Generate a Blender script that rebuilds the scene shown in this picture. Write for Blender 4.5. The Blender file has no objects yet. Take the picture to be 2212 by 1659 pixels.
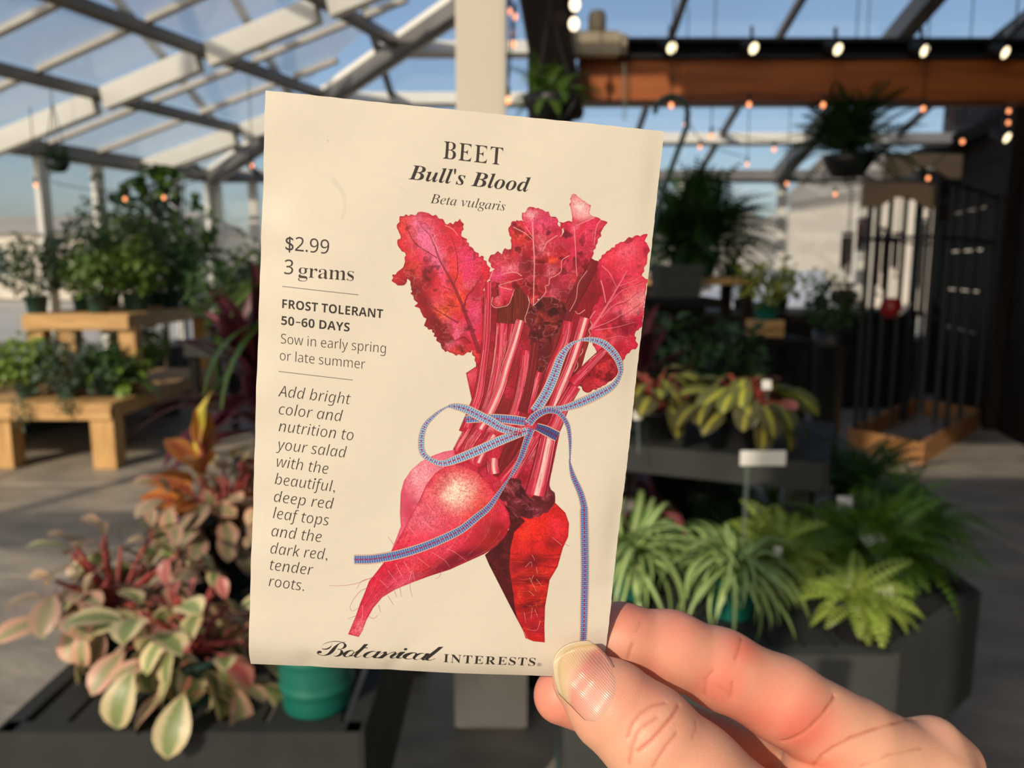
import bpy, bmesh, math, random
import numpy as np
from mathutils import Vector, Matrix, Euler
rad = math.radians
rnd = random.Random(7)
sc = bpy.context.scene
COL = sc.collection

# ---------------------------------------------------------------- camera, light, exposure
CAM_H, PITCH, FPX = 1.5, rad(8.7), 1655.0
cam = bpy.data.cameras.new('camera'); camo = bpy.data.objects.new('camera', cam); COL.objects.link(camo)
camo.location = (0, 0, CAM_H); camo.rotation_euler = (math.pi/2-PITCH, 0, 0)
cam.sensor_width = 36; cam.lens = FPX/2212*36; cam.clip_start = .01; cam.clip_end = 400
cam.dof.use_dof = True; cam.dof.focus_distance = .167; cam.dof.aperture_fstop = 17.5
sc.camera = camo
SUN_AZ, SUN_EL = rad(27), rad(29)          # the low sun stands behind the viewer, to the left
w = bpy.data.worlds.new('sky'); sc.world = w; w.use_nodes = True
nt = w.node_tree; sky = nt.nodes.new('ShaderNodeTexSky'); sky.sky_type = 'NISHITA'; sky.sun_disc = False
sky.sun_elevation = SUN_EL; sky.sun_rotation = SUN_AZ+math.pi; sky.air_density = 1.0; sky.dust_density = 2.2; sky.ozone_density = 1.5
bg = nt.nodes['Background']; nt.links.new(sky.outputs[0], bg.inputs[0]); bg.inputs[1].default_value = .135
sun = bpy.data.lights.new('sun', 'SUN'); sun.energy = 3.1; sun.color = (1, .855, .68); sun.angle = rad(.6)
suno = bpy.data.objects.new('sun', sun); COL.objects.link(suno)
SUN_DIR = Vector((math.sin(SUN_AZ)*math.cos(SUN_EL), math.cos(SUN_AZ)*math.cos(SUN_EL), -math.sin(SUN_EL)))
suno.rotation_euler = SUN_DIR.to_track_quat('-Z', 'Y').to_euler(); suno.location = (-4, -6, 5)
sc.view_settings.view_transform = 'Standard'; sc.view_settings.look = 'None'; sc.view_settings.gamma = 1
sc.view_settings.exposure = 0; sc.view_settings.use_curve_mapping = False
sc.cycles.max_bounces = 8; sc.cycles.transparent_max_bounces = 16; sc.cycles.caustics_reflective = False; sc.cycles.caustics_refractive = False

# ---------------------------------------------------------------- helpers
CP, SP = math.cos(PITCH), math.sin(PITCH)
def ray(x, y):
    r, u = (x-1106)/FPX, -(y-829.5)/FPX
    return Vector((r, CP+u*SP, -SP+u*CP))
def at(x, y, Y=None, z=None):
    """the point of the place seen at photo pixel x, y that stands at distance Y or at height z."""
    d = ray(x, y); k = Y/d.y if Y is not None else (z-CAM_H)/d.z
    return Vector((0, 0, CAM_H))+d*k

def nodes(name):
    m = bpy.data.materials.new(name); m.use_nodes = True
    return m, m.node_tree, m.node_tree.nodes['Principled BSDF']
def mat(name, col, rough=.6, col2=None, scale=6.0, metal=0, bump=0, bscale=None, stretch=None, emit=None, spec=.5, detail=4):
    m, t, p = nodes(name); p.inputs['Roughness'].default_value = rough; p.inputs['Metallic'].default_value = metal
    p.inputs['Specular IOR Level'].default_value = spec
    tc = t.nodes.new('ShaderNodeTexCoord'); mp = t.nodes.new('ShaderNodeMapping'); t.links.new(tc.outputs['Object'], mp.inputs[0])
    if stretch: mp.inputs['Scale'].default_value = stretch
    n = t.nodes.new('ShaderNodeTexNoise'); n.inputs['Scale'].default_value = scale; n.inputs['Detail'].default_value = detail
    t.links.new(mp.outputs[0], n.inputs['Vector'])
    r = t.nodes.new('ShaderNodeValToRGB'); c2 = col2 or tuple(c*.8 for c in col)
    r.color_ramp.elements[0].color = (*col, 1); r.color_ramp.elements[1].color = (*c2, 1)
    r.color_ramp.elements[0].position = .35; r.color_ramp.elements[1].position = .65
    t.links.new(n.outputs['Fac'], r.inputs[0]); t.links.new(r.outputs[0], p.inputs['Base Color'])
    if bump:
        b = t.nodes.new('ShaderNodeBump'); b.inputs['Strength'].default_value = bump; b.inputs['Distance'].default_value = .01
        n2 = t.nodes.new('ShaderNodeTexNoise'); n2.inputs['Scale'].default_value = bscale or scale*4; t.links.new(mp.outputs[0], n2.inputs['Vector'])
        t.links.new(n2.outputs['Fac'], b.inputs['Height']); t.links.new(b.outputs[0], p.inputs['Normal'])
    if emit: p.inputs['Emission Color'].default_value = (*emit[0], 1); p.inputs['Emission Strength'].default_value = emit[1]
    return m
def leafmat(name, mid, edge, split=.5, soft=.25, petiole=None, noise=.25, trans=.22, rough=.42, nscale=40):
    """leaf colour across its width (UV u) with an uneven border and, at the foot, its stalk."""
    m, t, p = nodes(name); L = t.links.new; N = t.nodes.new
    uv = N('ShaderNodeUVMap'); s = N('ShaderNodeSeparateXYZ'); L(uv.outputs[0], s.inputs[0])
    a = N('ShaderNodeMath'); a.operation = 'SUBTRACT'; L(s.outputs[0], a.inputs[0]); a.inputs[1].default_value = .5
    b = N('ShaderNodeMath'); b.operation = 'ABSOLUTE'; L(a.outputs[0], b.inputs[0])
    c = N('ShaderNodeMath'); c.operation = 'MULTIPLY_ADD'; L(b.outputs[0], c.inputs[0]); c.inputs[1].default_value = 2
    tc = N('ShaderNodeTexCoord'); n = N('ShaderNodeTexNoise'); n.inputs['Scale'].default_value = nscale; L(tc.outputs['Object'], n.inputs['Vector'])
    d = N('ShaderNodeMath'); d.operation = 'MULTIPLY_ADD'; L(n.outputs['Fac'], d.inputs[0]); d.inputs[1].default_value = noise*2; d.inputs[2].default_value = -noise
    L(d.outputs[0], c.inputs[2])
    r = N('ShaderNodeValToRGB'); e = r.color_ramp.elements; e[0].position = max(0, split-soft/2); e[0].color = (*mid, 1); e[1].position = min(1, split+soft/2); e[1].color = (*edge, 1)
    L(c.outputs[0], r.inputs[0]); col = r.outputs[0]
    if petiole:
        q = N('ShaderNodeValToRGB'); q.color_ramp.elements[0].position = .16; q.color_ramp.elements[0].color = (1, 1, 1, 1); q.color_ramp.elements[1].position = .3; q.color_ramp.elements[1].color = (0, 0, 0, 1)
        L(s.outputs[1], q.inputs[0]); mx = N('ShaderNodeMixRGB'); L(q.outputs[0], mx.inputs[0]); L(col, mx.inputs[1]); mx.inputs[2].default_value = (*petiole, 1); col = mx.outputs[0]
    oi = N('ShaderNodeObjectInfo'); hs = N('ShaderNodeHueSaturation'); L(col, hs.inputs['Color'])
    v = N('ShaderNodeMapRange'); L(oi.outputs['Random'], v.inputs[0]); v.inputs[3].default_value = .75; v.inputs[4].default_value = 1.2; L(v.outputs[0], hs.inputs['Value']); col = hs.outputs[0]
    L(col, p.inputs['Base Color']); p.inputs['Roughness'].default_value = rough
    tr = N('ShaderNodeBsdfTranslucent'); L(col, tr.inputs[0]); mix = N('ShaderNodeMixShader'); mix.inputs[0].default_value = trans
    L(p.outputs[0], mix.inputs[1]); L(tr.outputs[0], mix.inputs[2]); L(mix.outputs[0], t.nodes['Material Output'].inputs[0])
    return m
def panemat(name, haze, hazecol, gloss=.06, streak=0):
    m = bpy.data.materials.new(name); m.use_nodes = True; t = m.node_tree; L = t.links.new; N = t.nodes.new
    t.nodes.remove(t.nodes['Principled BSDF'])
    tr = N('ShaderNodeBsdfTransparent'); tr.inputs[0].default_value = (.97, .985, 1, 1)
    d = N('ShaderNodeBsdfDiffuse'); d.inputs[0].default_value = (*hazecol, 1); tl = N('ShaderNodeBsdfTranslucent'); tl.inputs[0].default_value = (*hazecol, 1)
    a = N('ShaderNodeMixShader'); a.inputs[0].default_value = .5; L(d.outputs[0], a.inputs[1]); L(tl.outputs[0], a.inputs[2])
    tc = N('ShaderNodeTexCoord'); n = N('ShaderNodeTexNoise'); n.inputs['Scale'].default_value = 1.3; n.inputs['Detail'].default_value = 6; L(tc.outputs['Object'], n.inputs['Vector'])
    mr = N('ShaderNodeMapRange'); L(n.outputs['Fac'], mr.inputs[0]); mr.inputs[1].default_value = .3; mr.inputs[2].default_value = .7; mr.inputs[3].default_value = haze*.7; mr.inputs[4].default_value = haze*1.3
    b = N('ShaderNodeMixShader'); L(mr.outputs[0], b.inputs[0]); L(tr.outputs[0], b.inputs[1]); L(a.outputs[0], b.inputs[2])
    g = N('ShaderNodeBsdfGlossy'); g.inputs['Roughness'].default_value = .08
    c = N('ShaderNodeMixShader'); lw = N('ShaderNodeLayerWeight'); pw = N('ShaderNodeMath'); pw.operation = 'POWER'; L(lw.outputs['Facing'], pw.inputs[0]); pw.inputs[1].default_value = 4; fr = N('ShaderNodeMath'); fr.operation = 'MULTIPLY_ADD'; L(pw.outputs[0], fr.inputs[0]); fr.inputs[1].default_value = .22; fr.inputs[2].default_value = gloss*.5; L(fr.outputs[0], c.inputs[0]); L(b.outputs[0], c.inputs[1]); L(g.outputs[0], c.inputs[2])
    L(c.outputs[0], t.nodes['Material Output'].inputs[0])
    return m

class MB:
    """collects shapes and links them as one mesh object."""
    def __init__(s): s.v, s.f, s.uv, s.sm = [], [], {}, set()
    def add(s, v, f, smooth=False):
        k = len(s.v); s.v += [tuple(x) for x in v]
        for q in f:
            if smooth: s.sm.add(len(s.f))
            s.f.append(tuple(i+k for i in q))
        return s
    def box(s, c, d, rz=0, bev=0):
        cx, cy, cz = c; x, y, z = d[0]/2, d[1]/2, d[2]/2; ca, sa = math.cos(rz), math.sin(rz)
        if bev:
            b = min(bev, x*.9, y*.9, z*.9); V = []
            for sz, iz in ((-z, 0), (-z+b, 1), (z-b, 1), (z, 0)):
                xx, yy = (x, y) if iz else (x-b, y-b)
                V += [(px, py, sz) for px, py in ((-xx, -yy), (xx, -yy), (xx, yy), (-xx, yy))]
            F = [(3, 2, 1, 0), (12, 13, 14, 15)]+[(k*4+i, k*4+(i+1) % 4, k*4+4+(i+1) % 4, k*4+4+i) for k in range(3) for i in range(4)]
        else:
            V = [(px, py, pz) for pz in (-z, z) for px, py in ((-x, -y), (x, -y), (x, y), (-x, y))]
            F = [(3, 2, 1, 0), (4, 5, 6, 7)]+[(i, (i+1) % 4, 4+(i+1) % 4, 4+i) for i in range(4)]
        return s.add([(cx+a*ca-b_*sa, cy+a*sa+b_*ca, cz+h) for a, b_, h in V], F)
    def beam(s, a, b, w, h, up=(0, 0, 1)):
        a, b = Vector(a), Vector(b); d = (b-a).normalized(); sd = d.cross(Vector(up)).normalized(); u = sd.cross(d)
        V = [p+sd*i*w/2+u*j*h/2 for p in (a, b) for i, j in ((-1, -1), (1, -1), (1, 1), (-1, 1))]
        return s.add(V, [(3, 2, 1, 0), (4, 5, 6, 7)]+[(i, (i+1) % 4, 4+(i+1) % 4, 4+i) for i in range(4)])
    def prism(s, poly, n):
        """a flat outline given depth by the vector n."""
        k = len(poly); n = Vector(n); V = [Vector(p) for p in poly]+[Vector(p)+n for p in poly]
        return s.add(V, [tuple(range(k))[::-1], tuple(range(k, 2*k))]+[(i, (i+1) % k, k+(i+1) % k, k+i) for i in range(k)])
    def tube(s, pts, r, n=8, cap=True):
        pts = [Vector(p) for p in pts]; rs = r if isinstance(r, (list, tuple)) else [r]*len(pts); V, F = [], []; ref = Vector((.31, .2, .93))
        for i, p in enumerate(pts):
            d = (pts[min(i+1, len(pts)-1)]-pts[max(i-1, 0)]).normalized(); a = d.cross(ref)
            if a.length < .05: a = d.cross(Vector((1, 0, 0)))
            a.normalize(); b = d.cross(a)
            V += [p+(a*math.cos(t*6.28319/n)+b*math.sin(t*6.28319/n))*rs[i] for t in range(n)]
        for i in range(len(pts)-1): F += [(i*n+t, i*n+(t+1) % n, i*n+n+(t+1) % n, i*n+n+t) for t in range(n)]
        s.add(V, F, True)
        if cap: s.add(V[:n], [tuple(range(n))[::-1]]); s.add(V[-n:], [tuple(range(n))])
        return s
    def lathe(s, prof, n=28, c=(0, 0, 0), sharp=False):
        V = [(c[0]+r*math.cos(t*6.28319/n), c[1]+r*math.sin(t*6.28319/n), c[2]+z) for r, z in prof for t in range(n)]
        return s.add(V, [(i*n+t, i*n+(t+1) % n, i*n+n+(t+1) % n, i*n+n+t) for i in range(len(prof)-1) for t in range(n)], not sharp)
    def ball(s, c, r, n=12, m=8, sq=(1, 1, 1)):
        return s.lathe_s([(max(1e-4, math.sin(math.pi*i/m)), -math.cos(math.pi*i/m)) for i in range(m+1)], n, c, r, sq)
    def lathe_s(s, prof, n, c, r, sq):
        V = [(c[0]+a*r*sq[0]*math.cos(t*6.28319/n), c[1]+a*r*sq[1]*math.sin(t*6.28319/n), c[2]+z*r*sq[2]) for a, z in prof for t in range(n)]
        return s.add(V, [(i*n+t, i*n+(t+1) % n, i*n+n+(t+1) % n, i*n+n+t) for i in range(len(prof)-1) for t in range(n)], True)
    def mesh(s, name, m):
        me = bpy.data.meshes.new(name); me.from_pydata(s.v, [], s.f)
        if s.sm: me.polygons.foreach_set('use_smooth', [i in s.sm for i in range(len(s.f))])
        me.materials.append(m); me.update(); return me
    def build(s, name, m, parent=None, loc=None):
        return put(name, s.mesh(name, m), parent, loc)
def put(name, me, parent=None, loc=None, rot=None, scale=None):
    o = bpy.data.objects.new(name, me); COL.objects.link(o)
    if parent is not None: o.parent = parent
    if loc is not None: o.location = loc
    if rot is not None: o.rotation_euler = rot
    if scale is not None: o.scale = (scale,)*3 if not hasattr(scale, '__len__') else scale
    return o
def tag(o, label=None, cat=None, group=None, kind=None):
    for k, v in (('label', label), ('category', cat), ('group', group), ('kind', kind)):
        if v: o[k] = v
    return o
def thing(name, label, cat, loc=(0, 0, 0), rz=0, group=None):
    return tag(put(name, None, None, loc, (0, 0, rz)), label, cat, group)
def struct(name, loc=(0, 0, 0)):
    return tag(put(name, None, None, loc), kind='structure')
def clone(o, parent=None, **kw):
    c = o.copy(); COL.objects.link(c)
    if parent is not None: c.parent = parent
    for ch in o.children: clone(ch, c)
    for k, v in kw.items():
        if k in ('location', 'rotation_euler', 'scale'): setattr(c, k, v)
        else: c[k] = v
    return c
# ---------------------------------------------------------------- materials
M = {}
M['concrete'] = mat('concrete', (.37, .32, .245), .5, (.22, .195, .155), 2.4, bump=.5, bscale=16, detail=10, stretch=(1, 2.2, 1))
M['joint'] = mat('joint', (.05, .045, .04), .9)
M['steel_white'] = mat('painted_white_steel', (.90, .87, .78), .4, (.86, .83, .74), 3)
M['steel_grey'] = mat('grey_galvanised_steel', (.22, .21, .195), .45, (.18, .17, .16), 5)
M['alu'] = mat('pale_aluminium', (.62, .58, .50), .4, (.54, .50, .44), 4)
M['post'] = mat('post_paint', (.60, .55, .46), .5, (.56, .51, .42), 2)
M['pier'] = mat('pier_concrete', (.60, .56, .48), .8, (.5, .46, .4), 7, bump=.4)
M['roof_pane'] = panemat('hazy_polycarbonate', .18, (.92, .90, .82))
M['roof_pane_clear'] = panemat('clear_polycarbonate', .05, (.5, .52, .54))
M['wall_pane'] = panemat('wall_glazing', .15, (.95, .95, .94))
M['timber_orange'] = mat('stained_glulam', (.40, .115, .020), .5, (.27, .068, .012), 2.2, stretch=(.6, 6, 9), bump=.15)
M['timber_dark'] = mat('dark_timber', (.022, .014, .010), .75, (.012, .008, .006), 3, spec=.2, stretch=(8, 8, .8), bump=.2)
M['wood'] = mat('yellow_pine', (.60, .36, .13), .6, (.44, .24, .08), 3.0, stretch=(9, 9, 1.2), bump=.15)
M['wood_flat'] = mat('yellow_pine_board', (.58, .35, .13), .6, (.42, .24, .085), 3.0, stretch=(1.2, 9, 9), bump=.15)
M['cedar'] = mat('orange_cedar', (.46, .22, .075), .55, (.34, .15, .05), 3, stretch=(1.5, 8, 8))
M['ply'] = mat('tan_plywood', (.60, .45, .28), .6, (.54, .40, .24), 2.5)
M['black_metal'] = mat('black_metal', (.012, .012, .013), .5)
M['bench'] = mat('dark_grey_plastic', (.034, .036, .034), .68, (.026, .028, .027), 9, bump=.08, bscale=120, spec=.2)
M['bench_light'] = mat('grey_plastic', (.05, .053, .05), .65, (.042, .045, .043), 7, spec=.25)
M['pot_black'] = mat('black_plastic_pot', (.014, .014, .015), .45)
M['pot_green'] = mat('green_plastic', (.010, .145, .105), .35, (.008, .12, .088), 5)
M['pot_dkgreen'] = mat('dark_green_plastic', (.02, .07, .055), .4)
M['terracotta'] = mat('terracotta', (.30, .11, .05), .8)
M['soil'] = mat('potting_soil', (.035, .022, .014), .95, (.015, .010, .007), 60, bump=.6, bscale=90)
M['matt_black'] = mat('matt_black_paint', (.014, .013, .012), .8, spec=.08)
M['tag'] = mat('white_plastic_tag', (.80, .79, .74), .4)
M['clear'] = panemat('clear_plastic', .22, (.3, .38, .30))
M['wire'] = mat('black_wire', (.01, .01, .01), .6)
M['bulb'] = mat('amber_bulb', (.8, .4, .2), .3, emit=((1, .33, .13), 2.2))
M['bulb_white'] = mat('warm_white_bulb', (.9, .8, .6), .3, emit=((1, .82, .56), 2.2))
M['lens'] = mat('spot_lens', (.9, .8, .6), .3, emit=((1, .83, .50), 2.6))
M['red_gloss'] = mat('red_glaze', (.35, .012, .014), .3)
M['maroon'] = mat('maroon_metal', (.055, .010, .014), .4)
M['teal'] = mat('teal_metal', (.02, .05, .055), .45)
M['beige_box'] = mat('beige_enamel', (.50, .42, .28), .5)
M['ground'] = mat('outdoor_gravel', (.58, .53, .45), .95, (.50, .45, .38), .5)
M['render_wall'] = mat('pale_render', (.78, .69, .55), .9, (.72, .63, .50), .8)
M['far_tree'] = mat('bare_trees', (.40, .36, .30), .95, (.32, .29, .24), .35)
M['sky_blue_glass'] = mat('dark_window_glass', (.10, .11, .12), .2)
M['car'] = mat('silver_paint', (.55, .57, .62), .3)
# leaves
M['lf_dark'] = leafmat('leaf_dark_green', (.045, .10, .026), (.03, .075, .02), .6, .6)
M['lf_mid'] = leafmat('leaf_mid_green', (.11, .19, .035), (.065, .135, .026), .6, .6)
M['lf_bright'] = leafmat('leaf_bright_green', (.19, .30, .045), (.10, .20, .03), .6, .6)
M['lf_blue'] = leafmat('leaf_blue_green', (.075, .12, .085), (.05, .09, .06), .6, .6)
M['lf_spider'] = leafmat('leaf_white_striped', (.52, .60, .26), (.17, .31, .07), .36, .16, noise=.08)
M['lf_fern'] = leafmat('leaf_fern', (.105, .21, .02), (.075, .16, .016), .6, .6)
M['lf_fern_light'] = leafmat('leaf_fern_light', (.38, .47, .085), (.24, .36, .05), .5, .6)
M['lf_fern_dark'] = leafmat('leaf_fern_dark', (.028, .072, .012), (.02, .055, .009), .6, .6)
M['lf_maranta'] = leafmat('leaf_prayer_plant', (.38, .38, .045), (.115, .125, .03), .24, .14, noise=.14, nscale=130)
M['lf_maranta2'] = leafmat('leaf_prayer_plant_dark', (.33, .31, .04), (.085, .078, .026), .22, .12, noise=.14, nscale=130)
M['lf_cream'] = leafmat('leaf_cream_edged', (.27, .33, .12), (.72, .60, .33), .46, .24, petiole=(.42, .12, .09), noise=.22, nscale=26)
M['lf_pink'] = leafmat('leaf_pink_edged', (.32, .31, .15), (.64, .37, .25), .38, .3, petiole=(.44, .10, .08), noise=.24, nscale=26)
M['lf_dull'] = leafmat('leaf_dusky_pink', (.25, .23, .125), (.42, .27, .19), .42, .35, petiole=(.26, .08, .07), noise=.24, nscale=26)
M['lf_red'] = leafmat('leaf_rosy_bud', (.44, .10, .09), (.58, .22, .17), .4, .4, petiole=(.5, .08, .06))
M['lf_ti'] = leafmat('leaf_burgundy', (.075, .012, .02), (.15, .03, .045), .6, .4)
M['lf_ti_pink'] = leafmat('leaf_pink_burgundy', (.42, .13, .14), (.20, .045, .06), .5, .4)
M['lf_croton'] = leafmat('leaf_orange_red', (.30, .07, .02), (.42, .16, .03), .4, .5, petiole=(.25, .02, .02))
M['lf_yellow'] = leafmat('leaf_yellow_streaked', (.30, .30, .035), (.56, .42, .06), .35, .4, petiole=(.25, .03, .02))
M['lf_lime'] = leafmat('leaf_lime', (.32, .34, .03), (.24, .28, .025), .5, .6)
M['stem_green'] = mat('green_stem', (.10, .16, .04), .6)
M['stem_red'] = mat('red_stem', (.32, .05, .04), .55)
M['bark'] = mat('bark', (.10, .07, .045), .9)
# the packet's print, in packet units (1 unit = 0.05 mm from the packet's upper left corner)
ART_SHAPE = {'leaf_left':[641,426,657,421,675,423,687,432,703,436,716,432,730,442,746,447,759,459,779,460,810,452,822,436,832,458,835,479,830,508,842,517,853,519,860,537,874,549,889,563,903,575,910,588,920,582,932,597,953,622,963,642,959,664,958,685,945,724,941,762,943,816,950,870,949,925,950,969,957,1051,928,1037,913,988,903,994,888,1006,855,1013,822,1009,788,997,770,971,752,945,730,914,702,898,703,868,682,837,653,818,661,806,651,786,634,766,637,739,627,715,616,706,615,722,586,735,565,731,552,719,552,695,569,680,586,660,601,646,595,625,604,606,587,589,570,575,566,549,576,540,569,518,562,497,563,471,570,453,593,442,614,441,629,437],
 'leaf_mid':[1075,400,1088,386,1097,377,1107,361,1134,362,1161,366,1186,377,1201,392,1224,397,1233,412,1229,423,1249,432,1259,452,1254,479,1254,506,1299,542,1284,562,1265,585,1263,617,1243,640,1217,653,1213,670,1204,687,1204,714,1182,743,1165,768,1152,777,1140,762,1132,736,1096,706,1070,714,1062,752,1048,778,1012,794,990,796,977,770,981,753,1007,741,999,720,968,706,959,691,961,653,976,636,961,621,953,595,960,579,975,572,985,560,1002,567,1016,547,1038,543,1037,508,1027,457,1036,435,1058,417,1075,426,1091,425,1076,410],
 'leaf_top':[1278,345,1279,304,1286,292,1306,301,1335,319,1363,333,1367,343,1364,361,1373,374,1395,377,1407,384,1441,394,1430,416,1421,454,1404,498,1397,541,1395,574,1367,619,1346,729,1295,766,1182,743,1177,689,1226,631,1247,575,1235,513,1259,452,1236,412,1258,415,1273,406,1295,407,1289,376],
 'tip_top':[1278,345,1279,304,1286,292,1306,301,1335,319,1363,333,1367,343,1364,361,1373,374,1390,380,1364,393,1339,406,1314,426,1299,417,1289,376],
 'leaf_dark':[1137,792,1158,777,1181,737,1230,728,1293,750,1313,786,1297,843,1270,900,1259,956,1247,1007,1236,1058,1210,1083,1185,1056,1190,1017,1172,979,1157,936,1146,882,1131,845,1134,817],
 'leaf_right':[1427,560,1445,527,1476,503,1501,482,1522,472,1547,454,1584,442,1623,430,1620,458,1637,483,1641,499,1636,543,1629,576,1621,609,1649,623,1649,677,1650,732,1651,793,1649,832,1623,850,1623,872,1639,910,1632,928,1596,953,1583,987,1577,1033,1550,1046,1489,1006,1448,942,1419,888,1425,844,1411,812,1426,750,1454,704,1443,656,1422,615],
 'leaf_low':[1483,956,1530,969,1562,1000,1561,1045,1536,1076,1500,1107,1430,1140,1393,1109,1415,1056,1444,1009],
 'stub_left':[892,1089,930,1059,958,1057,970,1201,926,1205],
 'mass':[916,818,958,685,1069,708,1157,772,1294,761,1405,562,1439,570,1462,720,1427,860,1376,1116,1360,1174,1344,1207,1325,1316,1318,1395,1303,1554,1303,1607,1191,1625,1114,1566,1042,1565,944,1487,869,1440,905,1319,927,1226,936,1089],
 'low_mass':[909,1309,1031,1270,1183,1269,1327,1332,1320,1395,1303,1554,1309,1617,1220,1655,1137,1713,1042,1687,889,1559,856,1467],
 'beet_back':[867,1435,820,1447,774,1468,723,1499,684,1539,655,1590,644,1647,646,1741,654,1803,637,1861,615,1933,697,1903,806,1731,881,1539],
 'beet_front':[890,1504,837,1511,792,1544,754,1603,724,1686,693,1757,662,1828,631,1900,593,1972,555,2032,527,2073,512,2125,492,2185,477,2245,459,2298,446,2338,495,2349,509,2319,526,2262,553,2201,592,2147,650,2105,721,2069,798,2032,887,1995,975,1945,1039,1909,1091,1867,1129,1814,1143,1762,1132,1711,1104,1669,1056,1609,1016,1567,970,1527,926,1505],
 'beet_right':[1197,1625,1153,1678,1139,1724,1139,1787,1107,1841,1040,1915,1062,1959,1106,2035,1150,2112,1202,2202,1247,2280,1263,2320,1303,2335,1356,2339,1346,2255,1339,2155,1347,2022,1378,1955,1394,1863,1413,1810,1411,1746,1389,1696,1341,1654,1296,1632,1252,1628],
 'beet_shade':[1104,1669,1168,1709,1209,1745,1164,1799,1153,1877,1155,1967,1186,2097,1198,2162,1217,2228,1150,2112,1106,2035,1062,1959,1040,1915,1107,1841,1139,1787],
 'crown':[1096,1587,1117,1548,1166,1552,1195,1600,1222,1630,1293,1606,1302,1574,1327,1604,1334,1648,1314,1688,1280,1715,1220,1735,1157,1723,1115,1662,1076,1639]}
ART_VEIN = {'maroon':[([708,511,736,598,773,658,810,714,861,812,901,901,941,991],4.2,21.1),([594,469,608,509,643,558,731,606],2.6,5.3),([652,469,670,493,693,512,717,557],2.1,4.2),([788,514,816,591,824,664,814,708],2.6,5.8),([934,650,897,723,872,757,862,801],2.6,7.4),([726,673,763,667],2.1,3.7),([756,723,801,736],2.1,4.2),([789,801,833,806],2.6,5.3),([692,798,765,836,839,873],3.2,7.4),([801,944,839,949,871,934,900,956],2.6,6.3),([1509,694,1529,676,1588,655,1635,629],2.6,2.1),([1465,796,1510,749,1563,728,1613,680],4.2,2.1),([1438,854,1496,821,1549,795,1641,722],3.7,2.1),([1501,821,1567,810,1634,802],3.2,1.6),([1351,620,1326,693,1316,759,1303,842],10.5,15.8),([1408,583,1371,651,1349,707],13.2,13.2)],
 'palepink':[([1124,427,1133,495,1146,584,1152,669,1159,774],6.3,4.7),([1045,452,1090,470,1128,495],4.7,2.6),([1096,445,1117,470,1129,485],3.2,2.6),([1234,470,1196,500,1183,528,1178,539],4.2,3.2),([1294,550,1264,574,1265,617,1243,640,1220,653,1217,680,1203,687,1207,713,1185,745,1165,768],3.7,3.2),([1257,437,1259,455,1248,474],4.2,3.2),([1097,652,1063,639,1010,654],4.2,2.6),([1059,715,1003,703,1045,684,1103,663],4.2,2.6),([981,753,978,781,995,796,1022,791,1053,775,1070,714],3.7,3.2),([953,622,971,641,958,685,940,724],3.7,3.7),([1303,427,1318,516,1328,590,1336,633],3.7,3.2),([1385,383,1349,402,1313,421],4.2,2.6),([1418,385,1400,419,1397,488],3.2,2.6),([1442,645,1457,682,1472,735],4.7,3.7),([1377,608,1345,664,1341,730,1319,786],3.2,3.2),([1384,775,1359,794,1341,784],4.2,3.2),([1429,777,1411,812,1422,838,1411,861,1419,883,1399,906,1385,935,1393,957,1374,992,1378,1025,1364,1049],4.2,3.7),([1132,736,1140,762,1135,801,1127,829,1132,850],3.7,3.2),([1174,946,1182,967,1173,990,1187,1017,1178,1040,1198,1072],3.2,3.2),([719,515,713,531,735,577],4.2,2.6),([758,470,791,483,814,507],3.7,2.6)],
 'pink':[([1553,593,1508,689,1463,780,1421,855],4.2,11.6),([1517,672,1477,610,1440,581],2.6,4.7),([1527,660,1585,633,1621,609],3.7,2.1),([1491,734,1546,675,1637,640],4.2,2.1),([1460,802,1515,743,1615,696,1640,667],4.7,2.1),([1432,849,1501,816,1573,766,1641,722],4.7,2.1),([1438,859,1526,841,1613,812],4.2,2.1),([1477,900,1542,879,1587,881],2.6,2.1)]}
ART_STEM = [([1411,562,1362,674,1313,786,1281,899,1248,1069,1234,1160],42.1,63.2,0),([1032,717,1040,808,1042,890],63.2,63.2,-1),([1094,679,1103,776,1105,858],68.5,63.2,-1),([956,691,964,814,968,951,961,1090,954,1180,933,1261,905,1354],26.3,50.0,1),([1031,861,1033,973,1027,1085,1013,1187,988,1285,956,1367],52.7,57.9,1),([1143,970,1142,1076,1134,1167,1119,1247,1089,1341],42.1,57.9,1),([1208,1060,1192,1129,1170,1244],36.9,47.4,1),([1184,934,1179,1046,1167,1159,1153,1245],31.6,42.1,0),([1075,860,1066,971,1052,1117,1037,1197],26.3,31.6,1),([1109,841,1091,941,1067,1043,1044,1151,1008,1255,970,1332],39.5,47.4,2),([1318,830,1306,925,1267,1039,1240,1159,1226,1240],47.4,42.1,1),([1388,808,1367,920,1340,1034,1306,1143,1282,1236],50.0,52.7,2),([1498,936,1435,1011,1364,1103],33.2,52.1,1),([1375,1112,1329,1208,1302,1292,1281,1335],52.1,71.1,1),([1144,1339,1103,1451,1071,1547],66.4,52.1,0),([1239,1322,1184,1446,1134,1565],42.7,28.4,1),([1038,1460,1041,1497,1049,1533],52.1,56.9,2),([921,1334,895,1387,874,1440],28.4,28.4,1),([972,1340,937,1400,922,1463],37.9,37.9,1),([1033,1352,999,1416,974,1486],42.7,37.9,2),([1206,1350,1155,1458,1083,1563],37.9,42.7,1),([1280,1325,1269,1424,1258,1520,1242,1621],71.1,90.1,2)]
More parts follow.
